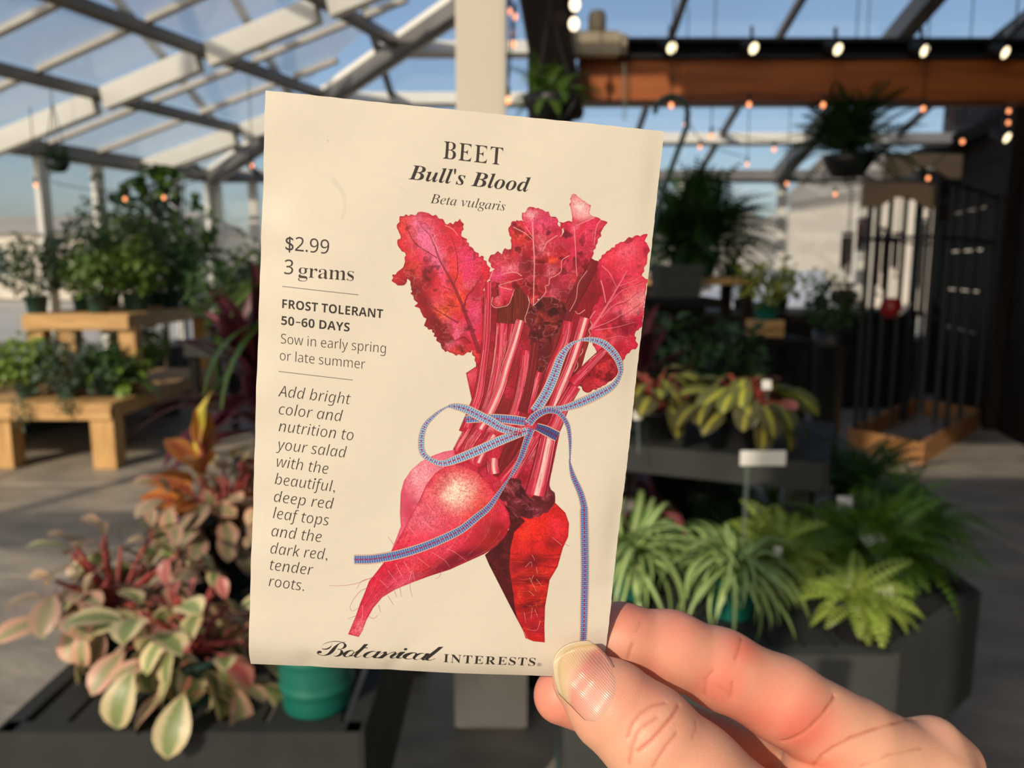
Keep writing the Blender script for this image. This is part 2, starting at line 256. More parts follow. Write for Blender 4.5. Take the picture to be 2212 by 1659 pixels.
ART_RIBBON = [([905,1295,967,1285,1032,1280,1108,1281,1169,1286],[33.2,35.6,37.0,40.3,37.9],0),([1219,1305,1264,1320,1320,1345],[33.2,45.0,47.4],-1),([1197,1315,1182,1373,1164,1447,1139,1511,1115,1555,1065,1646,1033,1695,988,1739,932,1793,874,1832,798,1874,728,1907,651,1937,580,1957,521,1969,455,1974],[35.6,29.4,23.7,18.0,6.6,22.5,29.2,33.7,36.0,38.2,39.3,40.5,42.1,42.7,42.7,41.6],0),([1159,1338,1112,1331,1061,1319,1018,1296,982,1281,945,1265,904,1248,853,1240,819,1246,772,1283,731,1336,719,1399,728,1455,762,1486,819,1500,882,1476,970,1431,1066,1378,1178,1326],[35.6,37.9,37.9,39.8,40.3,40.3,37.0,26.1,6.6,14.2,22.8,26.1,26.5,20.9,27.5,37.9,41.7,41.7,33.2],1),([1205,1237,1227,1199,1252,1147,1275,1079,1297,997,1326,942,1368,911,1423,902,1485,917,1541,963,1570,1011,1572,1052,1547,1100,1490,1140,1403,1187,1325,1216,1249,1221],[42.7,45.0,45.0,43.6,37.9,21.3,5.7,22.8,32.2,32.2,28.4,19.0,28.4,38.9,38.9,26.1,21.3],1),([1185,1295,1203,1265,1231,1243,1270,1227,1317,1239,1358,1288,1376,1354,1384,1432,1387,1464,1409,1526,1448,1598,1471,1661,1475,1691,1491,1819,1510,1981,1524,2146,1535,2280,1538,2361],[33.2,35.6,30.8,28.4,19.9,19.9,15.2,6.6,9.5,24.7,29.4,31.3,37.1,38.2,37.1,36.0,32.6,29.2],0)]
ART_TEXT = [('BEET', 'serif', 36.49, 10.05, 48.82, 3.71, 0.18), ("Bull's Blood", 'bolditalic', 29.71, 14.94, 55.04, 3.1, 0.31), ('Beta vulgaris', 'italic', 34.44, 19.29, 50.22, 1.95, 0.19), ('$2.99', 'slab', 5.13, 31.42, 14.17, 2.88, 0.09), ('3', 'slab', 5.03, 36.35, 6.9, 3.0, -0.08), ('grams', 'slabword', 8.01, 36.67, 19.57, 3.05, -0.12), ('FROST TOLERANT', 'bold', 4.94, 43.76, 26.07, 1.86, 0.45), ('50  60 DAYS', 'bold', 4.85, 47.23, 19.23, 1.85, 0.33), ('Sow in early spring', 'light', 4.86, 51.25, 27.11, 2.1, 0.3), ('or late summer', 'light', 4.77, 54.94, 22.89, 2.1, 0.48), ('Add bright', 'lightitalic', 4.73, 62.89, 20.23, 2.43, 0.61), ('color and', 'lightitalic', 4.99, 66.83, 18.71, 2.45, 0.59), ('nutrition to', 'lightitalic', 5.05, 70.75, 21.23, 2.47, 0.82), ('your salad', 'lightitalic', 4.67, 74.77, 19.97, 2.48, 0.69), ('with the', 'lightitalic', 4.94, 78.68, 16.19, 2.5, 0.79), ('beautiful,', 'lightitalic', 4.64, 82.69, 17.8, 2.52, 0.75), ('deep red', 'lightitalic', 4.56, 86.74, 17.72, 2.54, 0.72), ('leaf tops', 'lightitalic', 4.44, 90.63, 16.81, 2.56, 0.8), ('and the', 'lightitalic', 4.3, 94.7, 15.38, 2.58, 0.66), ('dark red,', 'lightitalic', 4.26, 98.75, 16.81, 2.6, 0.77), ('tender', 'lightitalic', 4.25, 102.62, 13.85, 2.62, 0.76), ('roots.', 'lightitalic', 4.07, 106.58, 11.94, 2.63, 0.71), ('Botanical', 'script', 15.37, 123.05, 44.27, 5.02, 0.03), ('INTERESTS', 'serifbold', 44.5, 123.43, 66.16, 2.47, 0.23), ('®', 'reg', 66.59, 123.63, 67.73, 1.12, 0.01)]
ART_DASH = [160,926,176,926]
ART_RULE = [[97,780,413,789],[93,1143,408,1156]]
ART_HAIR = [[573,2038,468,2089,396,2103,349,2105],[538,2059,497,2074,472,2114],[547,2094,488,2127,450,2194,460,2222,493,2201],[477,2245,441,2260],[534,2242,556,2254,577,2236],[577,2187,588,2223],[616,2139,643,2181],[645,2115,656,2144],[668,2098,677,2143],[715,2030,713,2089,725,2137],[850,1997,843,2030,826,2044],[630,1894,601,1857],[1398,1843,1425,1856],[508,2309,514,2312]]
ART_LIGHT = [[1386,1850,1339,1814],[760,1690,807,1744],[856,1678,903,1738],[748,1772,799,1807],[690,1801,730,1850],[737,1945,794,1987],[801,1916,859,1951,886,1982],[866,1893,904,1910,956,1946],[642,1983,677,2045],[678,1968,718,2030],[608,2017,648,2066],[575,2064,614,2100],[708,2057,717,2011,733,2062],[504,2191,505,2256,475,2317],[1244,2187,1256,2239],[1280,2165,1279,2218],[1293,2171,1310,2210],[1324,2229,1310,2277,1265,2273],[1253,2014,1290,2078],[1270,2000,1261,2034],[1279,1961,1288,1993],[1229,1963,1252,1936,1260,1962],[1259,2080,1283,2102],[1285,2019,1313,2051],[1251,2287,1277,2326,1303,2335],[1255,1903,1269,1928]]
# letter shapes (advance, contours) in 1/500 of the type size
GLYPHS = {36:(271,[[235,298,219,309,199,318,179,324,161,328,161,346,120,346,120,328,80,316,51,297,32,270,26,236,32,211,49,186,78,165,120,149,120,41,91,49,68,59,48,72,26,91,26,31,49,18,72,7,95,-1,120,-5,120,-59,161,-59,161,-5,201,7,229,30,246,58,251,88,245,120,227,147,199,169,161,185,161,284,181,277,201,268,220,257,235,244],[120,198,99,207,86,217,78,229,75,243,78,257,88,269,102,278,120,284],[161,131,180,121,193,111,201,98,203,84,200,69,192,57,179,47,161,41]]),
 39:(94,[[37,231,58,231,69,299,69,358,25,358,25,299]]),
 44:(110,[[30,-59,55,-47,74,-30,84,-9,88,13,85,33,78,48,67,58,53,62,41,59,31,53,25,44,23,33,25,22,30,13,38,7,48,5,49,-10,46,-25,40,-39,30,-49]]),
 46:(110,[[55,56,43,53,33,47,27,37,25,25,27,14,33,4,43,-2,55,-4,66,-2,76,4,82,14,85,25,82,37,76,47,66,53]]),
 174:(370,[[104,78,136,78,136,162,155,162,171,160,184,152,198,136,232,78,271,78,235,135,224,149,213,159,201,166,201,167,223,172,241,184,253,202,257,224,254,241,243,258,222,271,192,276,104,276],[136,189,136,249,188,249,202,247,213,241,220,232,223,220,220,206,212,197,199,191,182,189],[339,180,326,120,293,71,244,38,185,26,125,38,76,71,43,120,31,180,43,240,76,289,125,321,185,333,244,321,293,289,326,240],[369,180,355,252,315,310,256,350,185,364,113,350,54,310,15,252,1,180,15,108,54,49,113,10,185,-5,256,10,315,49,355,108]]),
 119809:(330,[[12,0,12,13,33,16,41,20,47,24,50,30,55,49,56,274,53,301,49,312,42,320,38,322,27,325,12,326,12,339,164,339,221,334,262,319,287,295,295,261,290,233,275,211,249,195,214,184,256,172,287,153,305,129,312,98,309,76,303,57,292,40,276,26,257,14,234,6,207,2,177,0],[136,188,159,188,174,191,186,196,196,203,203,212,208,224,211,239,212,257,211,273,209,286,206,298,201,307,194,314,185,319,174,322,153,323,143,319,140,316,137,307,136,300],[165,18,180,19,193,23,203,28,211,36,217,47,221,61,223,77,224,95,223,115,220,131,214,144,206,155,196,162,183,168,166,171,136,172,136,49,137,34,142,25,146,22,151,20]]),
 119812:(329,[[11,0,11,12,33,15,41,18,47,22,51,28,54,36,56,58,56,274,54,301,51,310,46,317,40,321,33,324,12,326,12,339,297,339,297,238,286,238,281,259,274,277,265,292,253,302,238,310,220,316,198,319,173,321,149,319,142,316,140,313,137,306,136,296,136,183,160,184,173,187,184,193,193,200,200,210,206,223,211,239,215,257,227,257,227,88,214,88,210,115,207,126,199,143,193,149,187,155,171,162,150,165,136,165,136,50,136,42,140,30,143,26,154,22,172,21,189,21,220,25,245,34,257,40,267,47,276,56,292,78,306,106,320,106,300,0]]),
 119816:(194,[[10,0,10,13,22,15,39,20,46,24,50,29,53,36,56,56,55,299,54,307,51,314,47,318,41,321,33,324,10,326,10,339,182,339,182,326,170,326,152,321,146,318,141,314,138,307,137,299,136,50,140,33,145,25,149,22,159,17,183,13,183,0]]),
 119821:(367,[[300,-8,80,260,80,59,82,36,84,29,88,23,94,19,102,16,124,13,124,0,14,0,14,13,29,14,40,17,45,19,51,26,55,36,57,59,57,289,30,320,27,323,21,325,14,326,14,339,117,339,291,125,291,281,289,303,285,313,279,319,269,323,247,326,247,339,357,339,357,326,335,323,328,320,323,316,319,311,316,303,314,281,314,-8]]),
 119825:(352,[[12,0,12,13,33,16,41,19,47,24,50,29,53,37,56,60,55,293,50,310,46,316,41,320,33,323,12,326,12,339,162,339,197,338,227,333,253,327,274,317,290,305,301,289,308,271,311,249,306,221,292,197,268,179,235,167,330,27,340,16,350,13,358,13,358,0,252,0,150,158,136,158,136,60,138,37,141,29,145,24,150,19,158,16,168,14,180,13,180,0],[136,174,170,175,185,179,198,184,208,192,216,203,222,216,225,232,226,250,222,281,211,303,193,317,167,321,151,319,145,317,141,315,139,310,137,304,136,287]]),
 119826:(291,[[32,-8,32,118,47,118,53,92,62,70,72,52,83,37,96,26,111,17,128,13,147,11,160,12,172,15,182,20,191,27,198,35,203,45,206,55,208,66,205,82,197,96,185,108,168,119,101,153,83,164,69,176,57,188,48,201,42,215,38,230,37,247,38,262,40,275,44,288,50,300,57,310,65,320,75,328,86,334,98,340,110,344,123,346,138,347,153,346,180,342,223,331,229,332,233,335,237,340,239,347,252,347,252,237,240,237,236,251,225,276,219,287,203,305,185,319,165,328,145,331,132,330,122,328,112,323,104,317,97,310,93,302,90,293,89,283,90,274,92,265,96,257,109,244,129,232,203,196,216,189,236,174,251,157,256,149,264,131,266,121,268,99,267,83,264,69,259,56,252,43,244,32,234,22,222,13,209,6,194,0,179,-4,161,-7,143,-7,124,-7,106,-3,77,6,63,9,56,8,52,5,48,0,46,-8]]),
 119827:(315,[[69,0,69,13,91,16,100,19,106,23,110,29,113,37,115,48,116,323,92,321,76,317,61,310,49,300,38,288,30,273,25,256,22,236,8,236,8,339,306,339,306,236,293,236,284,274,266,301,238,317,196,323,197,47,198,37,201,28,206,22,212,18,220,15,244,13,244,0]]),
 119834:(256,[[190,-7,173,-5,161,1,153,11,149,26,131,12,112,2,92,-4,71,-7,59,-6,48,-3,38,2,30,8,23,17,19,26,16,36,15,47,17,63,23,77,33,90,47,101,66,112,89,122,116,132,148,142,148,180,146,198,143,205,139,210,134,215,119,219,96,219,86,216,80,211,78,202,90,181,92,172,89,160,86,155,77,147,64,143,58,142,44,144,33,151,27,162,25,169,25,185,31,200,43,214,60,225,82,233,94,235,121,237,145,236,166,232,183,226,196,218,206,206,213,192,217,176,218,156,219,32,221,28,227,25,232,27,239,31,245,21,232,8,219,0,205,-6],[113,25,120,26,130,31,139,37,148,47,148,126,122,117,103,103,92,85,88,62,90,46,94,34,102,27]]),
 119840:(244,[[109,-104,86,-104,66,-101,49,-97,36,-90,25,-83,17,-74,12,-65,11,-56,13,-44,21,-34,33,-26,51,-19,36,-10,26,-1,20,10,18,22,18,31,21,40,25,48,40,62,50,69,76,82,50,95,31,112,20,133,16,158,17,169,20,180,24,190,30,199,45,215,65,227,90,234,117,237,132,236,160,231,174,226,236,226,236,199,200,199,207,188,213,177,216,164,217,152,216,141,214,131,206,112,199,104,183,91,164,82,153,79,128,76,106,77,94,76,84,70,77,62,75,53,77,46,83,41,92,38,166,35,193,30,203,26,212,22,220,16,225,10,233,-7,235,-28,233,-45,227,-60,217,-73,203,-84,185,-93,163,-99,138,-103],[117,93,125,94,132,97,138,101,142,108,147,129,149,157,147,186,142,205,138,212,132,217,125,220,117,221,109,220,102,217,97,212,92,205,87,186,85,157,87,129,92,108,97,101,102,97,109,94],[120,-87,153,-84,177,-77,191,-65,196,-49,193,-38,190,-34,186,-31,180,-28,163,-26,72,-25,64,-32,59,-38,56,-46,55,-54,56,-60,58,-66,64,-72,71,-77,79,-81,104,-86]]),
 119846:(413,[[14,0,14,12,20,13,30,16,36,23,38,28,39,42,39,196,36,207,31,214,21,218,14,219,14,231,109,231,109,197,124,215,140,227,158,234,177,237,200,234,218,226,231,213,239,194,254,213,271,226,290,234,311,237,339,232,359,217,371,192,375,157,375,34,378,23,383,16,392,13,399,12,399,0,281,0,281,12,293,14,300,20,304,28,305,42,305,162,302,186,298,196,293,199,281,202,270,200,260,196,251,188,242,177,242,35,244,24,249,16,253,14,265,12,265,0,149,0,149,12,160,14,168,20,171,28,173,42,173,162,171,179,168,192,165,196,161,199,155,201,149,202,137,200,127,195,117,187,109,175,109,35,112,24,116,17,120,14,132,12,132,0]]),
 119851:(214,[[14,0,14,12,20,13,31,16,36,23,39,34,39,42,39,188,38,203,35,212,32,215,27,217,15,219,16,231,109,231,109,188,123,209,139,224,157,234,165,236,183,236,192,234,199,231,205,226,210,220,215,206,215,191,213,185,207,174,202,171,191,166,178,166,169,169,162,175,151,189,148,192,141,194,135,193,130,190,125,186,116,172,113,164,111,143,111,34,113,27,118,19,129,14,147,12,147,0]]),
 119852:(214,[[113,-7,91,-4,62,5,55,7,49,6,44,3,41,-1,38,-7,27,-7,27,79,40,79,44,64,49,50,56,39,65,29,74,21,84,15,94,12,105,11,113,12,127,16,133,20,141,30,143,44,141,54,136,63,128,71,67,103,57,110,41,126,35,135,31,144,28,154,28,164,29,179,33,193,39,205,48,216,60,226,73,232,88,236,109,237,135,233,159,227,166,230,172,237,182,237,182,165,170,165,166,178,160,189,154,198,146,206,138,212,130,217,121,220,103,220,97,219,87,213,80,204,79,199,78,193,80,182,86,173,95,165,154,135,165,128,180,113,185,104,189,94,191,83,192,70,190,53,186,38,179,25,170,14,158,4,145,-2,129,-6]]),
 119861:(327,[[-25,0,-23,10,-9,11,0,12,8,15,14,20,19,26,28,43,95,294,98,312,96,323,93,327,84,332,61,336,63,346,191,346,241,341,277,327,298,304,306,271,300,244,284,220,258,201,221,187,247,175,265,157,276,135,280,108,279,92,275,77,269,63,261,51,251,39,238,29,224,21,208,13,190,7,171,3,150,1,128,0],[144,193,169,194,191,198,210,205,226,214,238,226,246,240,251,256,253,275,249,298,237,315,217,326,190,329,166,327,160,325,156,320,151,310,146,293,122,201,123,196,127,194],[114,15,139,17,161,22,180,30,196,42,208,56,217,72,222,91,224,113,223,128,219,142,213,153,204,161,193,168,179,173,163,176,137,176,118,174,115,172,112,166,82,54,78,33,80,24,87,19,98,16]]),
 119886:(255,[[37,-6,28,-5,20,-3,12,2,6,8,1,15,-2,25,-5,48,-4,68,0,89,6,110,14,131,24,151,36,170,51,188,67,204,84,218,101,228,119,234,137,236,151,234,161,229,169,220,173,208,180,230,218,230,169,56,165,39,166,30,167,28,174,26,180,28,188,34,210,60,217,54,197,27,179,9,161,-2,146,-6,137,-5,130,0,126,7,125,17,129,42,142,88,114,46,101,30,89,17,76,7,63,0,50,-5],[61,25,67,25,79,31,100,48,120,74,138,105,153,138,161,172,163,192,161,205,157,215,149,221,138,222,126,221,114,216,103,209,92,198,81,184,72,169,63,151,48,110,42,81,40,63,41,41,45,32,52,26]]),
 119890:(214,[[66,-5,51,-4,37,0,26,7,16,15,7,27,2,40,-2,56,-3,74,-1,98,7,123,19,148,26,160,43,183,53,193,75,211,93,222,110,229,128,234,146,236,156,235,165,233,173,230,180,226,185,220,189,214,191,206,192,198,190,183,183,168,171,154,155,141,134,129,109,119,80,112,46,106,43,88,42,73,45,49,54,32,68,22,89,19,107,22,125,29,145,42,165,61,172,53,148,27,135,17,123,9,109,3,96,-1,81,-4],[48,118,71,122,92,129,110,137,125,148,137,160,145,173,150,187,152,202,151,211,148,217,142,221,134,222,126,221,110,214,94,201,86,192,71,171,64,159,58,146]]),
 119892:(213,[[47,-114,28,-113,12,-110,-3,-105,-16,-97,-26,-89,-33,-79,-37,-68,-39,-56,-34,-35,-22,-16,-2,2,27,18,17,23,10,29,6,35,5,42,5,47,11,57,44,90,28,101,17,113,10,128,8,145,8,157,11,169,15,180,22,190,29,200,38,209,48,217,60,224,72,230,85,234,99,236,113,237,132,235,179,221,216,220,216,198,181,198,184,187,185,176,184,163,181,151,177,140,171,129,154,111,133,97,121,91,109,88,82,84,61,86,49,75,46,70,45,64,47,58,55,52,67,46,118,28,144,14,154,6,161,-4,165,-16,166,-29,165,-42,162,-53,158,-64,151,-74,143,-83,133,-91,122,-98,110,-104,96,-108,81,-111],[83,96,98,99,112,109,119,115,129,132,137,152,141,174,141,194,137,209,133,215,123,222,110,225,102,224,88,218,81,212,68,198,58,179,54,169,50,147,50,136,52,118,58,106,68,98],[56,-98,89,-95,112,-85,126,-68,131,-44,129,-33,126,-28,111,-15,84,-1,39,14,19,0,4,-15,-4,-31,-7,-48,-3,-70,9,-86,28,-95]]),
 119894:(132,[[91,293,82,295,73,300,67,309,66,319,67,328,73,336,82,343,91,345,101,343,109,337,115,328,117,319,115,308,110,300,101,295],[25,-6,14,-4,6,1,2,9,0,25,9,64,41,180,45,196,43,205,37,210,27,213,13,214,15,222,61,229,92,236,96,234,97,228,47,58,43,42,44,32,46,28,49,25,54,24,62,26,72,34,83,46,97,62,104,55,83,28,63,9,43,-2]]),
 119897:(128,[[24,-6,13,-4,9,-2,2,5,-1,14,-1,28,10,74,75,319,75,327,72,335,65,339,44,341,45,350,90,357,122,362,126,361,128,358,47,62,42,37,44,28,47,26,51,26,58,28,67,34,78,45,91,61,99,54,78,27,58,9,39,-2]]),
 119903:(167,[[-10,0,34,155,41,187,41,198,38,205,31,209,10,211,11,221,57,229,86,235,91,235,92,234,93,229,67,133,94,178,118,210,138,229,155,236,164,234,167,232,173,225,175,221,177,210,176,204,172,193,164,184,160,181,155,180,145,179,137,182,131,188,129,191,127,200,97,163,71,117,49,63,31,0]]),
 119904:(185,[[58,-6,39,-5,13,3,5,5,-3,3,-7,-3,-16,-3,-6,79,3,78,4,62,7,48,12,36,18,26,25,18,33,12,43,9,53,7,61,8,69,11,76,14,82,20,87,26,91,33,94,51,93,60,90,69,85,79,47,130,40,142,32,159,30,177,31,189,34,200,39,210,47,219,56,226,67,231,79,234,92,236,110,234,135,226,144,225,152,227,155,230,156,234,164,234,154,160,146,160,140,187,130,207,116,219,97,222,91,222,81,218,72,210,68,200,68,194,69,186,72,176,78,166,109,125,123,103,128,90,132,78,134,66,133,56,131,47,124,30,118,22,105,9,88,-1,79,-4]]),
 119905:(139,[[25,-6,14,-4,7,0,2,8,1,26,4,43,49,210,15,210,16,221,39,229,61,243,81,264,101,292,113,292,94,227,136,227,132,210,90,210,47,50,45,34,47,26,50,24,54,23,60,25,69,32,93,59,100,50,80,26,61,8,43,-2]]),
 119906:(271,[[34,-6,21,-4,15,-1,8,8,4,20,4,38,7,59,38,173,41,194,41,202,38,209,31,212,10,214,12,223,51,229,89,236,93,235,95,232,93,222,47,60,44,43,45,33,48,28,52,25,59,24,66,25,74,28,92,41,102,49,122,72,142,100,151,116,169,151,177,170,184,190,195,230,234,230,190,69,185,48,184,35,184,30,186,27,189,25,194,24,202,26,212,34,222,46,235,62,242,56,223,29,204,9,185,-2,166,-6,155,-4,147,0,142,9,141,20,141,28,145,48,164,114,127,61,110,41,95,24,79,11,64,1,49,-4]]),
 119907:(221,[[46,-6,37,140,32,180,28,193,22,204,16,209,8,212,-5,213,-3,222,56,235,59,235,65,229,69,211,73,182,82,43,103,66,130,97,146,117,164,144,177,170,179,178,177,183,163,198,157,208,156,219,159,227,162,230,170,235,179,236,189,234,196,228,201,217,203,204,198,178,182,146,155,108,119,63,56,-6]]),
 119913:(321,[[-25,0,-25,12,-5,14,5,18,13,25,23,44,29,63,87,281,90,300,87,311,85,314,76,319,55,324,55,335,165,335,201,334,231,331,256,326,275,318,290,308,300,295,306,280,308,263,302,233,285,210,256,191,215,179,244,166,265,149,277,129,282,104,281,91,278,78,273,65,267,53,259,42,248,32,235,23,220,15,201,8,180,4,155,1],[150,185,169,186,186,191,201,198,213,208,222,221,229,236,233,252,235,271,232,292,223,307,208,316,188,319,180,318,173,315,169,309,166,302,135,186],[124,16,141,18,157,23,171,31,183,42,193,57,200,73,204,91,206,111,201,136,189,154,168,165,140,169,131,169,98,49,96,33,98,26,103,21,111,18]]),
 119941:(249,[[41,-7,29,-6,19,-3,10,3,3,11,-4,20,-8,32,-11,45,-12,61,-9,85,-3,110,8,135,22,160,38,183,58,202,74,215,90,224,106,229,122,230,141,228,159,219,179,291,181,306,179,314,174,319,165,321,153,322,153,335,202,341,255,350,177,62,171,37,171,33,174,31,180,31,183,33,194,44,210,66,221,58,192,19,175,2,166,-3,157,-6,148,-7,134,-5,125,1,119,12,117,26,118,41,122,56,103,29,84,9,74,2,64,-3,53,-6],[72,31,77,32,89,38,95,43,106,57,116,74,125,94,141,135,149,172,150,186,149,197,146,205,140,209,132,211,122,208,117,205,106,194,95,180,84,163,65,124,55,94,50,67,50,58,51,47,53,42,59,35,67,31]]),
 119949:(129,[[30,-7,14,-5,2,2,-5,14,-8,29,-7,42,-3,59,58,277,64,304,65,308,63,315,59,319,53,322,39,322,39,335,91,342,136,350,58,61,54,40,55,36,59,31,62,30,69,33,77,39,87,50,98,66,108,58,88,29,69,9,60,2,50,-3,40,-6]]),
 119952:(235,[[72,-7,55,-6,40,-2,27,5,15,15,5,27,-2,40,-6,56,-8,73,-5,101,-1,114,11,142,26,167,46,190,68,209,92,223,105,227,118,230,131,230,149,229,165,225,179,219,191,209,200,198,207,184,211,169,212,151,209,124,201,97,187,70,170,46,160,34,138,15,112,1,99,-3,86,-6],[77,10,83,11,94,17,100,22,110,37,120,55,129,76,144,121,152,162,153,179,151,195,147,206,139,212,128,215,117,211,111,208,105,202,94,189,84,171,75,150,61,105,53,62,52,43,53,29,58,18,66,12]]),
 119956:(188,[[68,-7,47,-4,14,5,6,5,2,3,-5,-5,-18,-3,-5,81,10,78,14,49,25,28,40,15,61,11,73,12,82,18,87,27,89,43,87,52,82,62,75,73,44,112,33,130,25,146,23,154,21,169,22,182,26,194,32,204,40,213,50,220,61,226,73,229,96,229,120,225,139,220,143,220,152,222,158,229,171,229,160,153,147,154,140,180,130,199,116,211,100,215,89,213,80,207,74,199,72,195,73,181,77,172,83,162,116,121,131,99,139,80,142,61,141,52,136,34,132,27,121,13,106,2,97,-2,88,-5]]),
 119958:(266,[[35,-7,18,-5,6,2,-1,14,-4,31,-3,41,2,65,31,168,35,189,33,195,29,200,23,202,10,203,9,215,109,230,57,48,57,35,59,32,62,30,66,30,79,33,93,43,108,60,124,85,139,114,153,147,165,184,176,224,235,224,199,90,187,43,188,37,191,33,198,33,205,38,215,49,228,67,239,60,228,45,209,20,190,3,180,-3,170,-6,153,-6,140,-2,131,8,128,14,126,30,135,76,109,39,97,25,85,13,73,5,60,-2,48,-6]]),
 120017:(430,[[306,-4,289,-1,277,6,272,10,267,23,266,31,268,40,275,55,291,73,307,84,314,87,320,86,322,82,321,81,304,68,293,58,283,42,282,31,282,23,285,17,289,14,294,12,299,13,309,18,320,28,337,49,347,67,355,85,360,104,362,121,360,137,357,145,352,149,326,147,321,152,320,159,323,164,329,166,353,163,364,166,376,175,388,188,393,196,401,214,404,223,406,242,405,256,402,267,397,276,390,283,382,279,368,270,356,257,350,248,333,215,313,166,290,114,262,72,231,40,196,18,177,11,157,5,136,2,113,1,94,2,77,5,63,10,50,17,40,26,33,36,29,47,28,59,28,69,31,77,36,85,42,92,49,98,58,102,67,105,85,105,97,101,103,98,110,89,113,78,111,68,108,64,101,57,93,53,75,51,69,49,66,47,64,39,64,35,67,30,76,22,91,16,100,14,119,15,139,20,157,32,174,51,183,62,239,161,265,200,277,215,301,242,326,264,351,281,376,292,347,299,330,300,294,300,263,296,230,288,200,276,171,262,146,245,136,237,122,223,112,209,106,195,105,182,106,169,112,160,122,154,136,152,143,153,158,158,175,167,191,179,214,201,227,217,236,234,244,260,245,261,249,260,251,255,253,248,252,224,249,210,245,197,238,185,230,173,221,163,210,154,199,146,186,140,173,135,159,132,145,132,132,132,121,135,112,140,104,146,98,154,93,163,90,172,90,183,90,193,93,202,98,212,112,233,133,252,160,271,193,287,238,302,265,308,291,312,317,313,339,312,361,309,380,305,399,299,418,303,434,304,438,302,439,300,436,297,415,290,424,286,441,275,454,260,459,251,462,242,463,232,461,221,457,210,449,200,439,189,426,180,410,171,392,163,371,156,392,145,408,132,417,114,421,94,420,85,415,68,405,51,392,35,376,21,367,15,348,5,338,1,317,-3]]),
 120042:(265,[[157,-4,144,-1,134,5,127,16,125,30,110,16,95,5,79,-1,62,-3,52,-2,42,0,34,4,26,9,20,16,16,24,13,33,12,43,15,62,24,81,37,100,54,118,64,125,74,132,96,144,118,152,140,154,153,153,163,148,170,142,175,132,184,152,240,154,194,59,180,27,181,24,184,22,192,25,209,37,232,56,242,46,217,25,195,9,175,0],[73,9,81,10,90,14,99,21,118,41,137,66,160,107,163,116,164,126,161,132,156,137,150,140,142,139,128,131,116,121,99,101,83,78,71,54,63,32,61,20,62,16,65,13]]),
 120044:(193,[[71,-4,59,-3,48,0,38,4,30,10,23,18,19,27,16,37,15,49,16,59,18,68,27,87,40,105,48,113,67,128,77,134,97,145,118,152,128,153,147,153,156,152,171,146,176,141,180,136,182,130,183,118,181,113,177,104,168,98,157,95,149,97,144,101,140,107,139,114,140,120,146,129,152,134,156,135,148,138,141,136,137,133,122,119,107,99,92,77,80,54,72,34,71,24,72,19,74,15,78,13,84,12,93,13,103,16,117,24,128,31,157,56,167,46,142,24,119,9,95,0]]),
 120050:(172,[[137,181,127,182,119,187,115,190,112,198,112,209,117,218,126,226,131,229,144,230,153,229,161,225,164,221,168,214,167,203,163,194,154,186,143,182],[145,46,116,19,96,5,88,1,72,-3,64,-4,47,-1,35,5,28,16,26,31,27,36,35,59,62,110,37,85,27,94,45,112,80,149,150,154,90,46,79,20,79,17,81,16,94,21,115,37,135,56]]),
 120053:(209,[[152,46,128,24,109,9,100,4,91,0,81,-3,62,-3,47,2,41,6,36,12,32,18,30,25,30,33,31,44,35,57,41,72,59,105,37,85,26,92,53,118,68,135,83,154,164,286,225,293,101,69,86,40,82,28,81,21,83,18,85,16,91,16,100,21,113,30,142,57]]),
 120055:(288,[[-1,-4,66,94,77,114,75,117,70,116,38,85,29,94,72,136,82,144,91,149,100,152,110,153,118,151,125,145,129,134,130,119,127,98,152,122,174,140,194,150,212,154,219,153,226,151,237,143,242,137,246,121,247,112,245,101,240,89,232,76,197,29,195,25,195,18,198,16,208,21,230,38,250,56,260,46,223,14,208,4,196,-1,184,-3,170,0,158,8,154,14,149,30,148,39,149,51,153,62,156,69,169,87,207,131,208,136,206,137,198,135,187,129,174,119,149,96,120,62,74,0]]),
 120056:(223,[[68,-4,56,-3,46,0,36,5,28,11,22,18,17,27,14,37,13,48,14,57,19,75,31,93,46,111,65,126,85,139,107,149,129,153,152,153,162,151,170,147,178,142,184,136,188,128,190,119,190,100,186,83,178,68,157,42,174,49,192,62,202,51,184,37,167,28,149,22,132,20,116,10,100,2,84,-2],[79,12,91,15,105,24,103,32,105,39,107,42,120,51,131,53,145,73,155,91,161,108,163,123,162,130,160,134,156,137,151,138,140,134,121,116,108,100,90,72,76,45,71,29,72,20,73,16,76,13]]),
 120061:(221,[[27,94,63,131,87,160,105,188,160,281,224,283,187,219,220,219,216,203,176,203,116,101,81,35,77,24,77,21,78,17,83,15,92,17,112,30,142,56,151,46,118,17,97,4,76,-2,65,-3,50,0,43,3,34,12,29,25,29,38,31,49,37,64,62,110,35,85]]),
 120242:(274,[[124,-5,95,-4,68,-1,45,5,26,12,26,55,57,44,97,36,126,34,144,35,161,38,174,43,186,49,195,58,201,68,205,79,206,91,206,100,202,115,194,127,181,138,173,143,151,154,101,174,82,183,66,194,53,205,43,219,36,234,31,251,30,271,31,285,34,297,38,309,45,320,52,329,62,338,73,345,85,351,98,356,112,359,144,362,172,361,198,356,221,350,243,342,229,303,199,314,166,321,143,323,127,322,114,319,102,314,93,308,85,301,80,292,77,282,76,271,76,262,80,247,87,235,100,224,108,219,127,209,169,193,195,180,217,167,226,159,240,142,245,132,248,121,251,95,249,73,242,53,232,36,217,21,198,10,176,2,151,-3]]),
